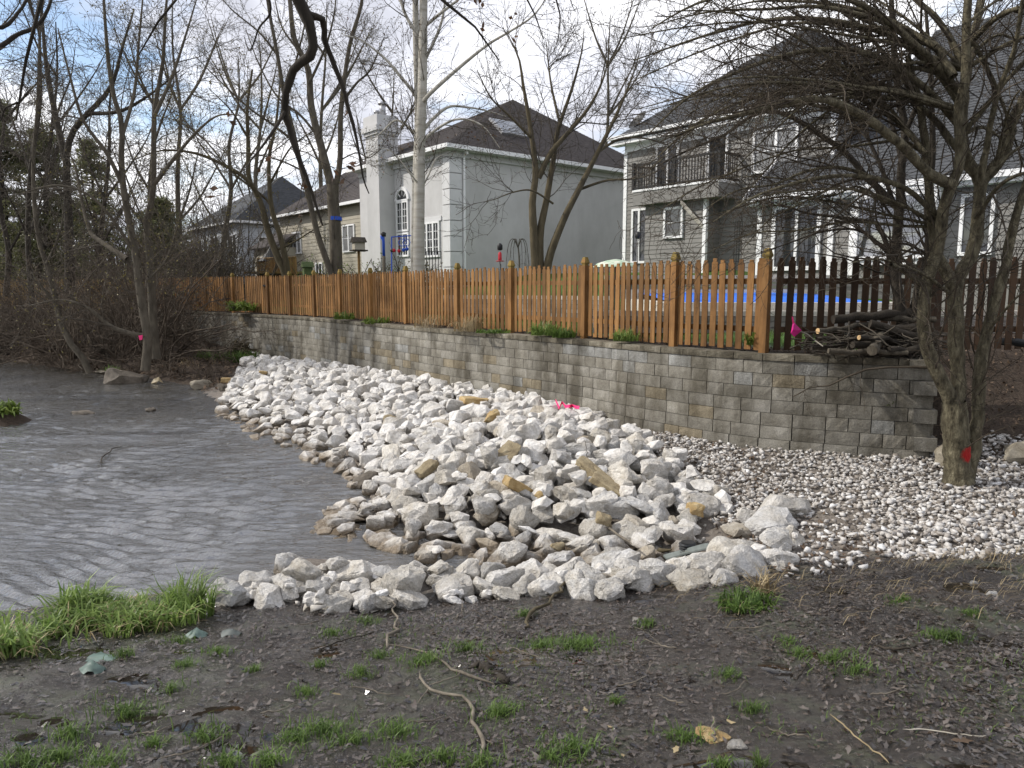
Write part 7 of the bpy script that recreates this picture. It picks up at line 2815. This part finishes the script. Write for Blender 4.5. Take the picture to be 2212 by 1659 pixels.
for k in range(61):
    t = k / 60
    pts.append((p1 - p0) * t + Vector((0, 0, .03 * math.sin(t * 3))))
    rads.append(.062 if k % 2 else .048)
MB().tube(pts, rads, 12).build('corrugated_tube', M['plastic_black'], hose)

# pink tape and flags
def ribbon(label, cat, pts, w, mat, name):
    m = MB()
    P = [Vector(q) for q in pts]
    vs = []
    for i, q in enumerate(P):
        up = Vector((0.2 * math.sin(i * 2.1), .3 * math.cos(i * 1.7), 1)).normalized() * w
        vs += [q, q + up, q + up + Vector((0, .003, 0)), q + Vector((0, .003, 0))]
    fs = []
    for i in range(len(P) - 1):
        for k in range(4):
            fs.append((i * 4 + k, i * 4 + (k + 1) % 4, i * 4 + 4 + (k + 1) % 4, i * 4 + 4 + k))
    m.add([v - P[0] for v in vs], fs)
    o = m.build(name, M[mat], None)
    o.location = P[0]
    return tag(o, label, cat)


def hm_at(x, y):
    i, j = int((x - HX0) / HS), int((y - HY0) / HS)
    return float(HM[min(max(j, 0), HM.shape[0] - 1), min(max(i, 0), HM.shape[1] - 1)])


q0 = on_ground(1205, 905, .12)
pts = [on_ground(1200 + 7.2 * k, 903 + 2.2 * k + 3 * math.sin(k * 2.3), .14 + .02 * math.sin(k * 1.9)) for k in range(8)]
ribbon('crumpled bright pink marking ribbon at the foot of the block wall', 'ribbon', [Vector((p.x, p.y, max(p.z, max(hm_at(p.x + a_, p.y + b_) for a_ in (-.1, 0, .1) for b_ in (-.1, 0, .1)) + .03))) for p in pts], .06, 'pink', 'marking_ribbon')
p = at(1722, 752, 10.55)
fl = empty('marker_flag', p)
tag(fl, 'magenta marker flag on a bent wire beside the log pile', 'flag')
q = lambda px, py, Y=10.55: at(px, py, Y) - p
MB().tube([q(1778, 748, 10.4), q(1760, 735), q(1745, 722), q(1730, 716)], .008, 6).build('wire', M['twig_pale'], fl)
m = MB()
m.add([q(1712, 700), q(1716, 697), q(1732, 714), q(1716, 728), q(1708, 720), q(1713, 712, 10.5)], [(0, 1, 5), (1, 2, 5), (2, 3, 5), (3, 4, 5), (4, 0, 5)])
m.build('flag', M['magenta'], fl)
m = MB()
m.add([q(1712, 700), q(1710, 684), q(1713, 684), q(1716, 697)], [(0, 1, 2, 3)])
m.build('flag_tail', M['pink'], fl)
p = at(299, 725, 22.0)
fl2 = link('marking_tape', MB().add([(0, 0, 0), (.12, 0, .02), (.10, .01, -.12), (.02, .01, -.14), (0, .02, 0), (.12, .02, .02), (.10, .03, -.12), (.02, .03, -.14)], [(0, 1, 2, 3), (7, 6, 5, 4), (0, 4, 5, 1), (1, 5, 6, 2), (2, 6, 7, 3), (3, 7, 4, 0)]).build('tmp', M['pink']).data)
bpy.data.objects.remove(bpy.data.objects['tmp'])
fl2.location = p
tag(fl2, 'scrap of pink tape on the low bough of the left bank tree', 'marking tape')

# plastic scraps in the mud at left
def scrap(label, px, py, w, h, seed, tent=.6, mat='fabric_green'):
    g = np.random.default_rng(seed)
    p = on_ground(px, py, .0)
    s = p.y / 1580
    W_, H_ = w * s, h * s
    n_ = 6
    vs, fs = [], []
    for j in range(n_ + 1):
        for i in range(n_ + 1):
            u, v = i / n_ - .5, j / n_ - .5
            z = H_ * (1 - abs(u) * 1.6 * tent - abs(v) * 1.2) * (.6 + .3 * g.random())
            vs.append((u * W_ * (1 - .3 * abs(v)), v * W_ * .6 + .04 * g.normal() * W_, max(z, -.01)))
    for j in range(n_):
        for i in range(n_):
            a_ = j * (n_ + 1) + i
            fs.append((a_, a_ + 1, a_ + n_ + 2, a_ + n_ + 1))
    me = bpy.data.meshes.new('plastic_scrap')
    me.from_pydata(vs, [], fs)
    for q in me.polygons:
        q.use_smooth = True
    o = link('plastic_scrap', me, M[mat])
    o.location = p
    o.rotation_euler = (0, 0, g.uniform(-.3, .3))
    tag(o, label, 'plastic scrap')


scrap('rounded grey-green plastic scrap in the mud by the tall grass', 425, 1375, 50, 26, 1, .8)
scrap('brown muddy folded scrap right of the grey-green one', 500, 1372, 46, 22, 2, .7, 'slate')
scrap('pointed green plastic scrap in the mud at far left', 200, 1450, 60, 34, 3, .9)
scrap('flat dark green sheet behind the pointed scrap', 222, 1424, 68, 10, 4, .2)
# floating yellow leaf clump by the boulder
p = atz(326, 830, ZW)
o = link('yellow_leaf', MB().add([(0, 0, .02), (.25, .0, .1), (.35, .1, .03), (.2, .15, .22), (.05, .1, .16), (.15, .05, .02)], [(0, 1, 4), (1, 2, 3), (1, 3, 4), (0, 5, 1)]).build('tmp2', M['straw']).data)
bpy.data.objects.remove(bpy.data.objects['tmp2'])
o.location = p
tag(o, 'pale yellow leaf caught at the edge of the stream boulder', 'leaf')
# root ball against the wall
g = np.random.default_rng(9)
p = at(521, 765, 26.3)
n = 110
d = unit(g.normal(size=(n, 3)) + np.array([0, 0, .5]))
c0 = np.zeros((n, 3))
P = np.stack([c0, d * .22, d * .42 + g.normal(size=(n, 3)) * .07, d * .5 + g.normal(size=(n, 3)) * .13 - np.array([0, 0, .1])], 1)
o = Tubes().add(P, np.array([[.07, .05, .03, .012]]).repeat(n, 0), 5).build('root_ball', M['bark_tan'])
o.location = p
tag(o, 'dark shaggy root clump against the block wall above the heap', 'root clump')


# ------------------------------------------------------------------ grass and leaves
def blades(name, X_, Y_, Z_, L_, lean, mat, seed, width=.006, curl=.5, label=None, cat=None, parent=None, kind='stuff', az=None):
    g = np.random.default_rng(seed)
    n = len(X_)
    az = g.uniform(0, 2 * np.pi, n) if az is None else az
    out = np.stack([np.cos(az), np.sin(az), np.zeros(n)], -1)
    sd = np.stack([-np.sin(az), np.cos(az), np.zeros(n)], -1)
    base = np.stack([X_, Y_, Z_], -1)
    V = []
    for k, (t, w) in enumerate(((0, .8), (.4, 1.0), (.75, .6), (1.0, .0))):
        ln = lean * t + curl * t * t * g.uniform(.3, 1, n)
        c = base + out * (L_ * t * np.sin(np.minimum(ln, 1.45)))[:, None] + np.array([0, 0, 1]) * (L_ * t * np.cos(np.minimum(ln, 1.45)))[:, None]
        ww = (width * w * (L_ / L_.mean()) ** .5)[:, None] if w else None
        if w:
            V += [c - sd * ww, c + sd * ww]
        else:
            V += [c]
    V = np.stack(V, 1)
    b = np.arange(n)[:, None] * 7
    Q = np.concatenate([b + np.array([0, 1, 3, 2]), b + np.array([2, 3, 5, 4])], 0)
    Tt = b + np.array([4, 5, 6])
    off = np.zeros(3)
    o = link(name, np_mesh(name, V.reshape(-1, 3), Q, Tt), mat, parent)
    if kind:
        o['kind'] = kind
    if label:
        o['label'] = label
    return o


g = np.random.default_rng(55)
# tall fresh grass along the near left bank
GP = np.array([tuple(on_ground(*q))[:2] for q in [(-80, 1352), (60, 1345), (180, 1332), (300, 1318), (390, 1312), (440, 1325), (425, 1350), (330, 1370), (200, 1392), (60, 1420), (-80, 1440)]])
n = 60000
x, y = g.uniform(GP[:, 0].min(), GP[:, 0].max(), n), g.uniform(GP[:, 1].min(), GP[:, 1].max(), n)
dd = -sdist(x, y, GP)
clump = wob(x, y, 5.5, 3)
ok = (dd > 0) & (g.random(n) < np.clip(.06 + .7 * clump, .01, .8) * np.clip(dd / .08, .25, 1))
x, y = x[ok][:4600], y[ok][:4600]
L0 = .10 + .16 * g.random(len(x)) + .30 * np.clip(wob(x + 1, y, 4.5, 2), 0, 1) * g.random(len(x))
xs_, ys_ = x[::5] + .02, y[::5]
blades('dead_grass', xs_, ys_, ground_z(xs_, ys_), .10 + .22 * g.random(len(xs_)), g.uniform(.5, 1.3, len(xs_)), M['straw'], 57, .004, .8)
blades('tall_grass', x, y, ground_z(x, y) - .01, L0, g.uniform(.0, .6, len(x)), M['grass_tall'], 56, .0078, .8)
# tufts: one taller clump at the end of the row, weeds on the wall etc.
def tuft(name, label, px, py, n, L, spread, mat, seed, zf=None, lean=.6, cat='grass tuft', width=.006, loc=None, curl=.7, group=None):
    g = np.random.default_rng(seed)
    p = loc or on_ground(px, py, 0, zf)
    r = spread * np.sqrt(g.random(n))
    a = g.uniform(0, 6.28, n)
    X_, Y_ = r * np.cos(a), r * np.sin(a) * .7
    o = blades(name, X_, Y_, np.zeros(n) - .02, L * g.uniform(.45, 1.1, n), g.uniform(.02, lean, n), M[mat], seed, width, curl, kind=None)
    o.location = p
    tag(o, label, cat, group)
    return o


yzf = lambda x, y: 1.6
tuft('grass_tuft', 'tallest fresh grass clump at the right end of the bank grass', 408, 1330, 260, .42, .20, 'grass_tall', 61, lean=.45)
tuft('grass_tuft', 'grass tuft with dry stalks at the foot of the front row near the gravel', 1610, 1308, 320, .17, .22, 'grass', 62, lean=1.0)
tuft('straw_tuft', 'dry straw stalks leaning on the last front row boulder', 1645, 1285, 70, .30, .10, 'straw', 63, lean=.7)
tuft('grass_tuft', 'long-bladed green grass clump on the wall cap under the fence', 0, 0, 320, .34, .32, 'grass_tall', 64, loc=at(1178, 722, 15.2), lean=1.1, width=.010)
tuft('grass_tuft', 'finer grass clump right of the long-bladed clump on the wall', 0, 0, 260, .26, .25, 'grass', 65, loc=at(1218, 727, 14.7), lean=1.0, width=.008)
tuft('grass_tuft', 'green weed clump on the wall cap near the corner post of the fence', 0, 0, 220, .27, .24, 'grass_tall', 66, loc=at(1352, 734, 13.4), lean=1.1, width=.010)
tuft('weed_clump', 'leafy green weeds on the far end of the wall by the gate', 0, 0, 260, .50, .50, 'leaf_green', 67, loc=at(522, 670, 28.6), lean=1.2, width=.03, cat='weeds')
tuft('weed_clump', 'small green weeds on the wall below the blue banded tree', 0, 0, 130, .32, .35, 'leaf_green', 68, loc=at(745, 688, 22.6), lean=1.2, width=.02, cat='weeds')
tuft('weed_clump', 'low green weeds on the wall left of the pale poplar', 0, 0, 130, .26, .35, 'leaf_green', 69, loc=at(812, 698, 21.2), lean=1.3, width=.02, cat='weeds')
tuft('straw_tuft', 'dead brown stalks and leaves under the fence before the poplar', 0, 0, 220, .55, .35, 'straw', 70, loc=at(1010, 714, 17.0), lean=1.0, width=.005, cat='dead weeds')
tuft('straw_tuft', 'thin dead stalks standing on the wall below the french window', 0, 0, 110, .50, .40, 'straw', 71, loc=at(925, 706, 18.6), lean=.9, width=.005, cat='dead weeds')
tuft('weed_clump', 'creeping grey-green weeds on the wall cap beside the dead stalks', 0, 0, 220, .12, .40, 'grass', 72, loc=at(1065, 717, 16.4), lean=1.4, width=.016, cat='weeds')
tuft('grass_tuft', 'bright green grass above the upstream end of the rock heap', 525, 782, 420, .55, .50, 'grass', 73, lean=.9, width=.014)
tuft('grass_tuft', 'dull green grass on the bank beside the root clump', 470, 775, 380, .45, .75, 'grass', 74, lean=1.0, width=.012)
tuft('straw_tuft', 'bleached dead grass spilling down to the upstream tip of the heap', 450, 805, 620, .70, .95, 'straw', 75, lean=1.3, width=.010, cat='dead grass')
tuft('straw_tuft', 'dead grass on the left bank below the driftwood', 400, 815, 420, .45, .9, 'straw', 76, lean=1.3, width=.008, cat='dead grass')
tuft('water_plant', 'dark green leafy plant at the left edge of the stream', 0, 0, 460, .42, .42, 'leaf_green', 77, loc=(-11.75, 16.5, -.3), lean=1.1, width=.03, cat='plant')
tuft('grass_tuft', 'little grass growing on the mossy stream boulder', 0, 0, 90, .35, .22, 'grass', 78, loc=atz(243, 806, -.2), lean=.7, width=.01)
tuft('weed_sprig', 'small green sprig growing from a joint of the block wall', 0, 0, 40, .13, .05, 'leaf_green', 79, loc=at(1924, 876, 10.45), lean=1.3, width=.010, cat='weeds')
tuft('grass_tuft', 'green plant in the gap of the broken fence picket', 0, 0, 90, .26, .12, 'leaf_green', 80, loc=at(1628, 742, 11.6), lean=.9, width=.014)

# short scattered grass on the mud
spots = [(275, 1545, 90), (440, 1595, 70), (370, 1490, 40), (470, 1410, 45), (390, 1388, 40), (265, 1415, 40), (150, 1590, 60), (60, 1655, 90), (130, 1640, 90), (230, 1650, 80), (640, 1600, 90), (700, 1580, 110), (760, 1605, 70), (860, 1585, 80), (1080, 1545, 80), (1240, 1620, 80), (780, 1455, 50), (910, 1430, 70), (1010, 1405, 60), (1170, 1400, 90), (1270, 1395, 90), (1240, 1400, 60), (790, 1345, 50), (1725, 1415, 40), (1570, 1460, 40), (1625, 1535, 45), (1480, 1600, 70), (2055, 1380, 60), (2020, 1375, 40), (1800, 1425, 60), (1850, 1450, 50), (870, 1650, 80), (960, 1640, 60), (580, 1650, 60), (490, 1655, 60), (1330, 1520, 20), (1130, 1330, 30), (1400, 1350, 30), (820, 1420, 40), (1950, 1300, 40), (2100, 1330, 40), (550, 1450, 25), (1700, 1390, 30), (1040, 1655, 60), (1190, 1640, 40), (660, 1500, 40), (330, 1610, 50), (1560, 1655, 40), (1640, 1655, 30), (400, 1440, 40), (720, 1370, 50), (690, 1440, 30)]
gx_, gy_, gl_ = [], [], []
for i, (px, py, w) in enumerate(spots):
    p = on_ground(px, min(py, 1700))
    r = w * p.y / 1580 * .5
    k = int(55 + 150 * (r / .12) ** 1.3)
    k = min(k, 420)
    rr2 = r * np.abs(g.normal(size=k)) * .85
    a = g.uniform(0, 6.28, k)
    gx_.append(p.x + rr2 * np.cos(a) * 1.3)
    gy_.append(p.y + rr2 * np.sin(a) * 1.0)
    gl_.append((.035 + .065 * g.random(k)) * (1.0 if w > 50 else .8))
x, y, l = map(np.concatenate, (gx_, gy_, gl_))
n = 24000
x2, y2 = g.uniform(-4, 4.6, n), 2.3 + 3.8 * g.random(n) ** 1.4
ok = (wob(x2, y2, 2.2, 3) + .75 * g.random(n) - .13 * (y2 - 2.4) - .06 * np.clip(x2, 0, 4) > .48) & (sdist(x2, y2) > .3)
x, y, l = np.concatenate([x, x2[ok]]), np.concatenate([y, y2[ok]]), np.concatenate([l, .015 + .04 * g.random(ok.sum())])
blades('short_grass', x, y, ground_z(x, y) - .004, l, g.uniform(.05, .8, len(x)), M['grass'], 91, .0022, .7)
# flattened straw near the gravel at right and on the mud
n = 2600
x, y = g.uniform(1.2, 6.4, n), g.uniform(4.2, 7.0, n)
ok = (g.random(n) < np.clip((y - 4.4) / 1.6, .05, 1) * np.clip((x - .6) / 3.5, .1, 1)) & (sdist(x, y, GRAV) > .02)
x, y = x[ok], y[ok]
blades('matted_straw', x, y, ground_z(x, y) + .012, .06 + .16 * g.random(len(x)), np.full(len(x), 1.38), M['straw'], 92, .0016, .1, az=g.normal(0, .45, len(x)) + np.where(g.random(len(x)) < .5, 0.25, 3.3))


def leaf_litter(name, x, y, z, s, mat, seed, lift=.5):
    g = np.random.default_rng(seed)
    n = len(x)
    # lobed leaf: 10 rim points round a folded midrib
    th = np.linspace(0, 2 * np.pi, 10, endpoint=False)
    rad = np.array([1.0, .55, .8, .45, .7, .85, .7, .45, .8, .55])
    rim = np.stack([np.cos(th) * rad, np.sin(th) * rad * .62, np.zeros(10)], -1)
    az = g.uniform(0, 6.28, n)
    fold = g.uniform(-.5, .7, n)
    curl = g.uniform(-.4, .6, n)
    V = np.repeat(rim[None], n, 0) * g.uniform(.75, 1.2, (n, 10, 1))
    V[:, :, 2] = np.abs(V[:, :, 1]) * fold[:, None] + (V[:, :, 0] ** 2) * curl[:, None] * .5
    tilt = g.normal(0, lift * .5, n)
    tx = V[:, :, 0] * np.cos(tilt)[:, None] - V[:, :, 2] * np.sin(tilt)[:, None]
    tz_ = V[:, :, 0] * np.sin(tilt)[:, None] + V[:, :, 2] * np.cos(tilt)[:, None]
    ca, sa = np.cos(az)[:, None], np.sin(az)[:, None]
    W_ = np.stack([tx * ca - V[:, :, 1] * sa, tx * sa + V[:, :, 1] * ca, tz_], -1) * s[:, None, None]
    W_ += np.stack([x, y, z], -1)[:, None, :]
    b = np.arange(n)[:, None] * 10
    Q = np.concatenate([b + np.array(q) for q in ((0, 1, 2, 9), (9, 2, 3, 8), (8, 3, 4, 7), (7, 4, 5, 6))], 0)
    q = np.concatenate([b + np.array([0, 1, 2, 9]), b + np.array([9, 2, 3, 8]), b + np.array([8, 3, 4, 7]), b + np.array([7, 4, 5, 6])], 0)
    o = link(name, np_mesh(name, W_.reshape(-1, 3), q), mat)
    return tag(o, kind='stuff')


n = 60000
x, y = g.uniform(-4.3, 5.4, n), 2.3 + 4.1 * g.random(n) ** 1.15
dens = np.clip(.55 + .6 * wob(x + 5, y, 1.5, 3), .05, 1) * np.where((x < -.6) & (y > 4.0), .45, 1.0)
ok = (sdist(x, y) > .12) & (g.random(n) < dens) & (sdist(x, y, GRAV) > -.25)
x, y = x[ok], y[ok]
s = .010 + .026 * g.random(len(x)) ** 1.6
z = ground_z(x, y) + .004 + .010 * g.random(len(x))
k_ = g.random(len(x)) < .82
leaf_litter('leaf_litter', x[k_], y[k_], z[k_], s[k_], M['litter'], 93, .45)
leaf_litter('pale_leaf_litter', x[~k_], y[~k_], z[~k_], s[~k_], M['litter_pale'], 98, .4)
# dry brown leaves: gaps of the gravel, the front row, under the thorn tree slope
n = 9000
x, y = g.uniform(.5, 9.5, n), g.uniform(5.5, 14.0, n)
ok = (((sdist(x, y, GRAV) < .1) & (g.random(n) < np.where((x < 3.6), .9, .06))) | ((x > 6.4) & (y > 9.6))) & (sdist(x, y) > .05)
x, y = x[ok], y[ok]
leaf_litter('dry_leaves', x, y, ground_z(x, y) + .02 + .03 * g.random(len(x)), .022 + .03 * g.random(len(x)), M['litter_dry'], 94, .8)
n = 9000
x, y = g.uniform(-22, -8.5, n), g.uniform(21, 36, n)
ok = sdist(x, y) > .1
x, y = x[ok], y[ok]
ok = np.array(sdist(x, y, YPOLY) > .1)
x, y = x[ok], y[ok]
leaf_litter('bank_leaves', x, y, ground_z(x, y) + .02 + .05 * g.random(len(x)), .05 + .07 * g.random(len(x)), M['litter_dry'], 95, .9)
# standing water in the hollows of the mud
pm_, pn, plk, pp_ = new_mat('puddle_water')
pp_.inputs['Base Color'].default_value = (0.016, 0.013, 0.010, 1)
pp_.inputs['Roughness'].default_value = 0.04
pp_.inputs['IOR'].default_value = 1.6
fx, fy = axis([(-4.2, 4.6, 0.05)]), axis([(2.3, 6.0, 0.05)])
FXX, FYY = np.meshgrid(fx, fy)
fm = wob(FXX + 3, FYY * 1.5 + 1, 2.4, 3) + .22 * wob(FXX, FYY, 7, 2) + .25 * sm((-FXX - .5) / 2) - .12 * sm((FYY - 4.8) / .8)
fm = np.where(sdist(FXX, FYY) < .35, -1, fm)
edge_ = sm((fm - .12) / .28)
FZ_ = ground_z(FXX, FYY, False) + 0.022 * wob(FXX, FYY, 2.2, 3) + .035 * wob(FXX + 2, FYY + 7, 4.5, 2) - .004 - .05 * (1 - edge_)
ni, nj = len(fx), len(fy)
idx = np.arange(ni - 1)[None, :] + ni * np.arange(nj - 1)[:, None]
fq = np.stack([idx, idx + 1, idx + 1 + ni, idx + ni], -1).reshape(-1, 4)
fq = fq[(edge_.ravel()[fq] > .02).any(1)]
tag(link('water_film', np_mesh('water_film', np.stack([FXX, FYY, FZ_], -1).reshape(-1, 3), fq, smooth=True), pm_), kind='structure')
# a few pale fresh-fallen leaves that stand out
for i, (px, py, w, lab) in enumerate([(1460, 1618, 38, 'tan curled leaf in the grass near the cream chip'), (2080, 1600, 56, 'large grey-brown oak leaf at the lower right'), (1318, 1570, 20, 'small pale leaf on the bare mud'), (1345, 1630, 22, 'white curled leaf at the bottom middle'), (725, 1500, 26, 'orange-tan leaf alone on the mud left of the sticks'), (425, 1650, 34, 'tan leaf at the bottom left'), (1580, 1560, 30, 'long brown curled leaf below the right grass tufts'), (1265, 1535, 28, 'pale pinkish leaf on the mud beside the sticks')]):
    p = on_ground(px, min(py, 1652), .012)
    s = w * p.y / 1580 * .5
    o = leaf_litter('fallen_leaf', np.zeros(1), np.zeros(1), np.zeros(1), np.array([s]), M['straw'] if i != 1 else M['litter_dry'], 200 + i, .6)
    del o['kind']
    o.location = p
    tag(o, lab, 'leaf')

# lawn blades near the fence
n = 26000
x, y = g.uniform(-3, 7.5, n), g.uniform(10.5, 20.5, n)
b = -sdist(x, y, YPOLY)
ok = (b > .9) & (b < 5.2) & ~((x > 3.0) & (y > 14.4)) & (wob(x, y, .9, 3) < .75)
x, y = x[ok], y[ok]
blades('lawn_grass', x, y, yard_z(x, y) - .01, .05 + .07 * g.random(len(x)), g.uniform(.05, .7, len(x)), M['grass'], 96, .005, .5)
# leaves and soil strip under the fence
n = 5000
s_ = g.uniform(.5, wall_path.len, n)
px_ = np.interp(s_, wall_path.s, wall_path.p[:, 0])
py_ = np.interp(s_, wall_path.s, wall_path.p[:, 1])
offs = g.uniform(.36, .95, n)
x, y = px_ + .748 * offs, py_ + .665 * offs
leaf_litter('fence_leaves', x, y, np.maximum(yard_z(x, y), 1.5) + .02, .02 + .03 * g.random(n), M['litter_dry'], 97, .9)

tb = [o for o in bpy.data.objects if o.name in ('tmp', 'tmp2')]
for o in tb:
    bpy.data.objects.remove(o)
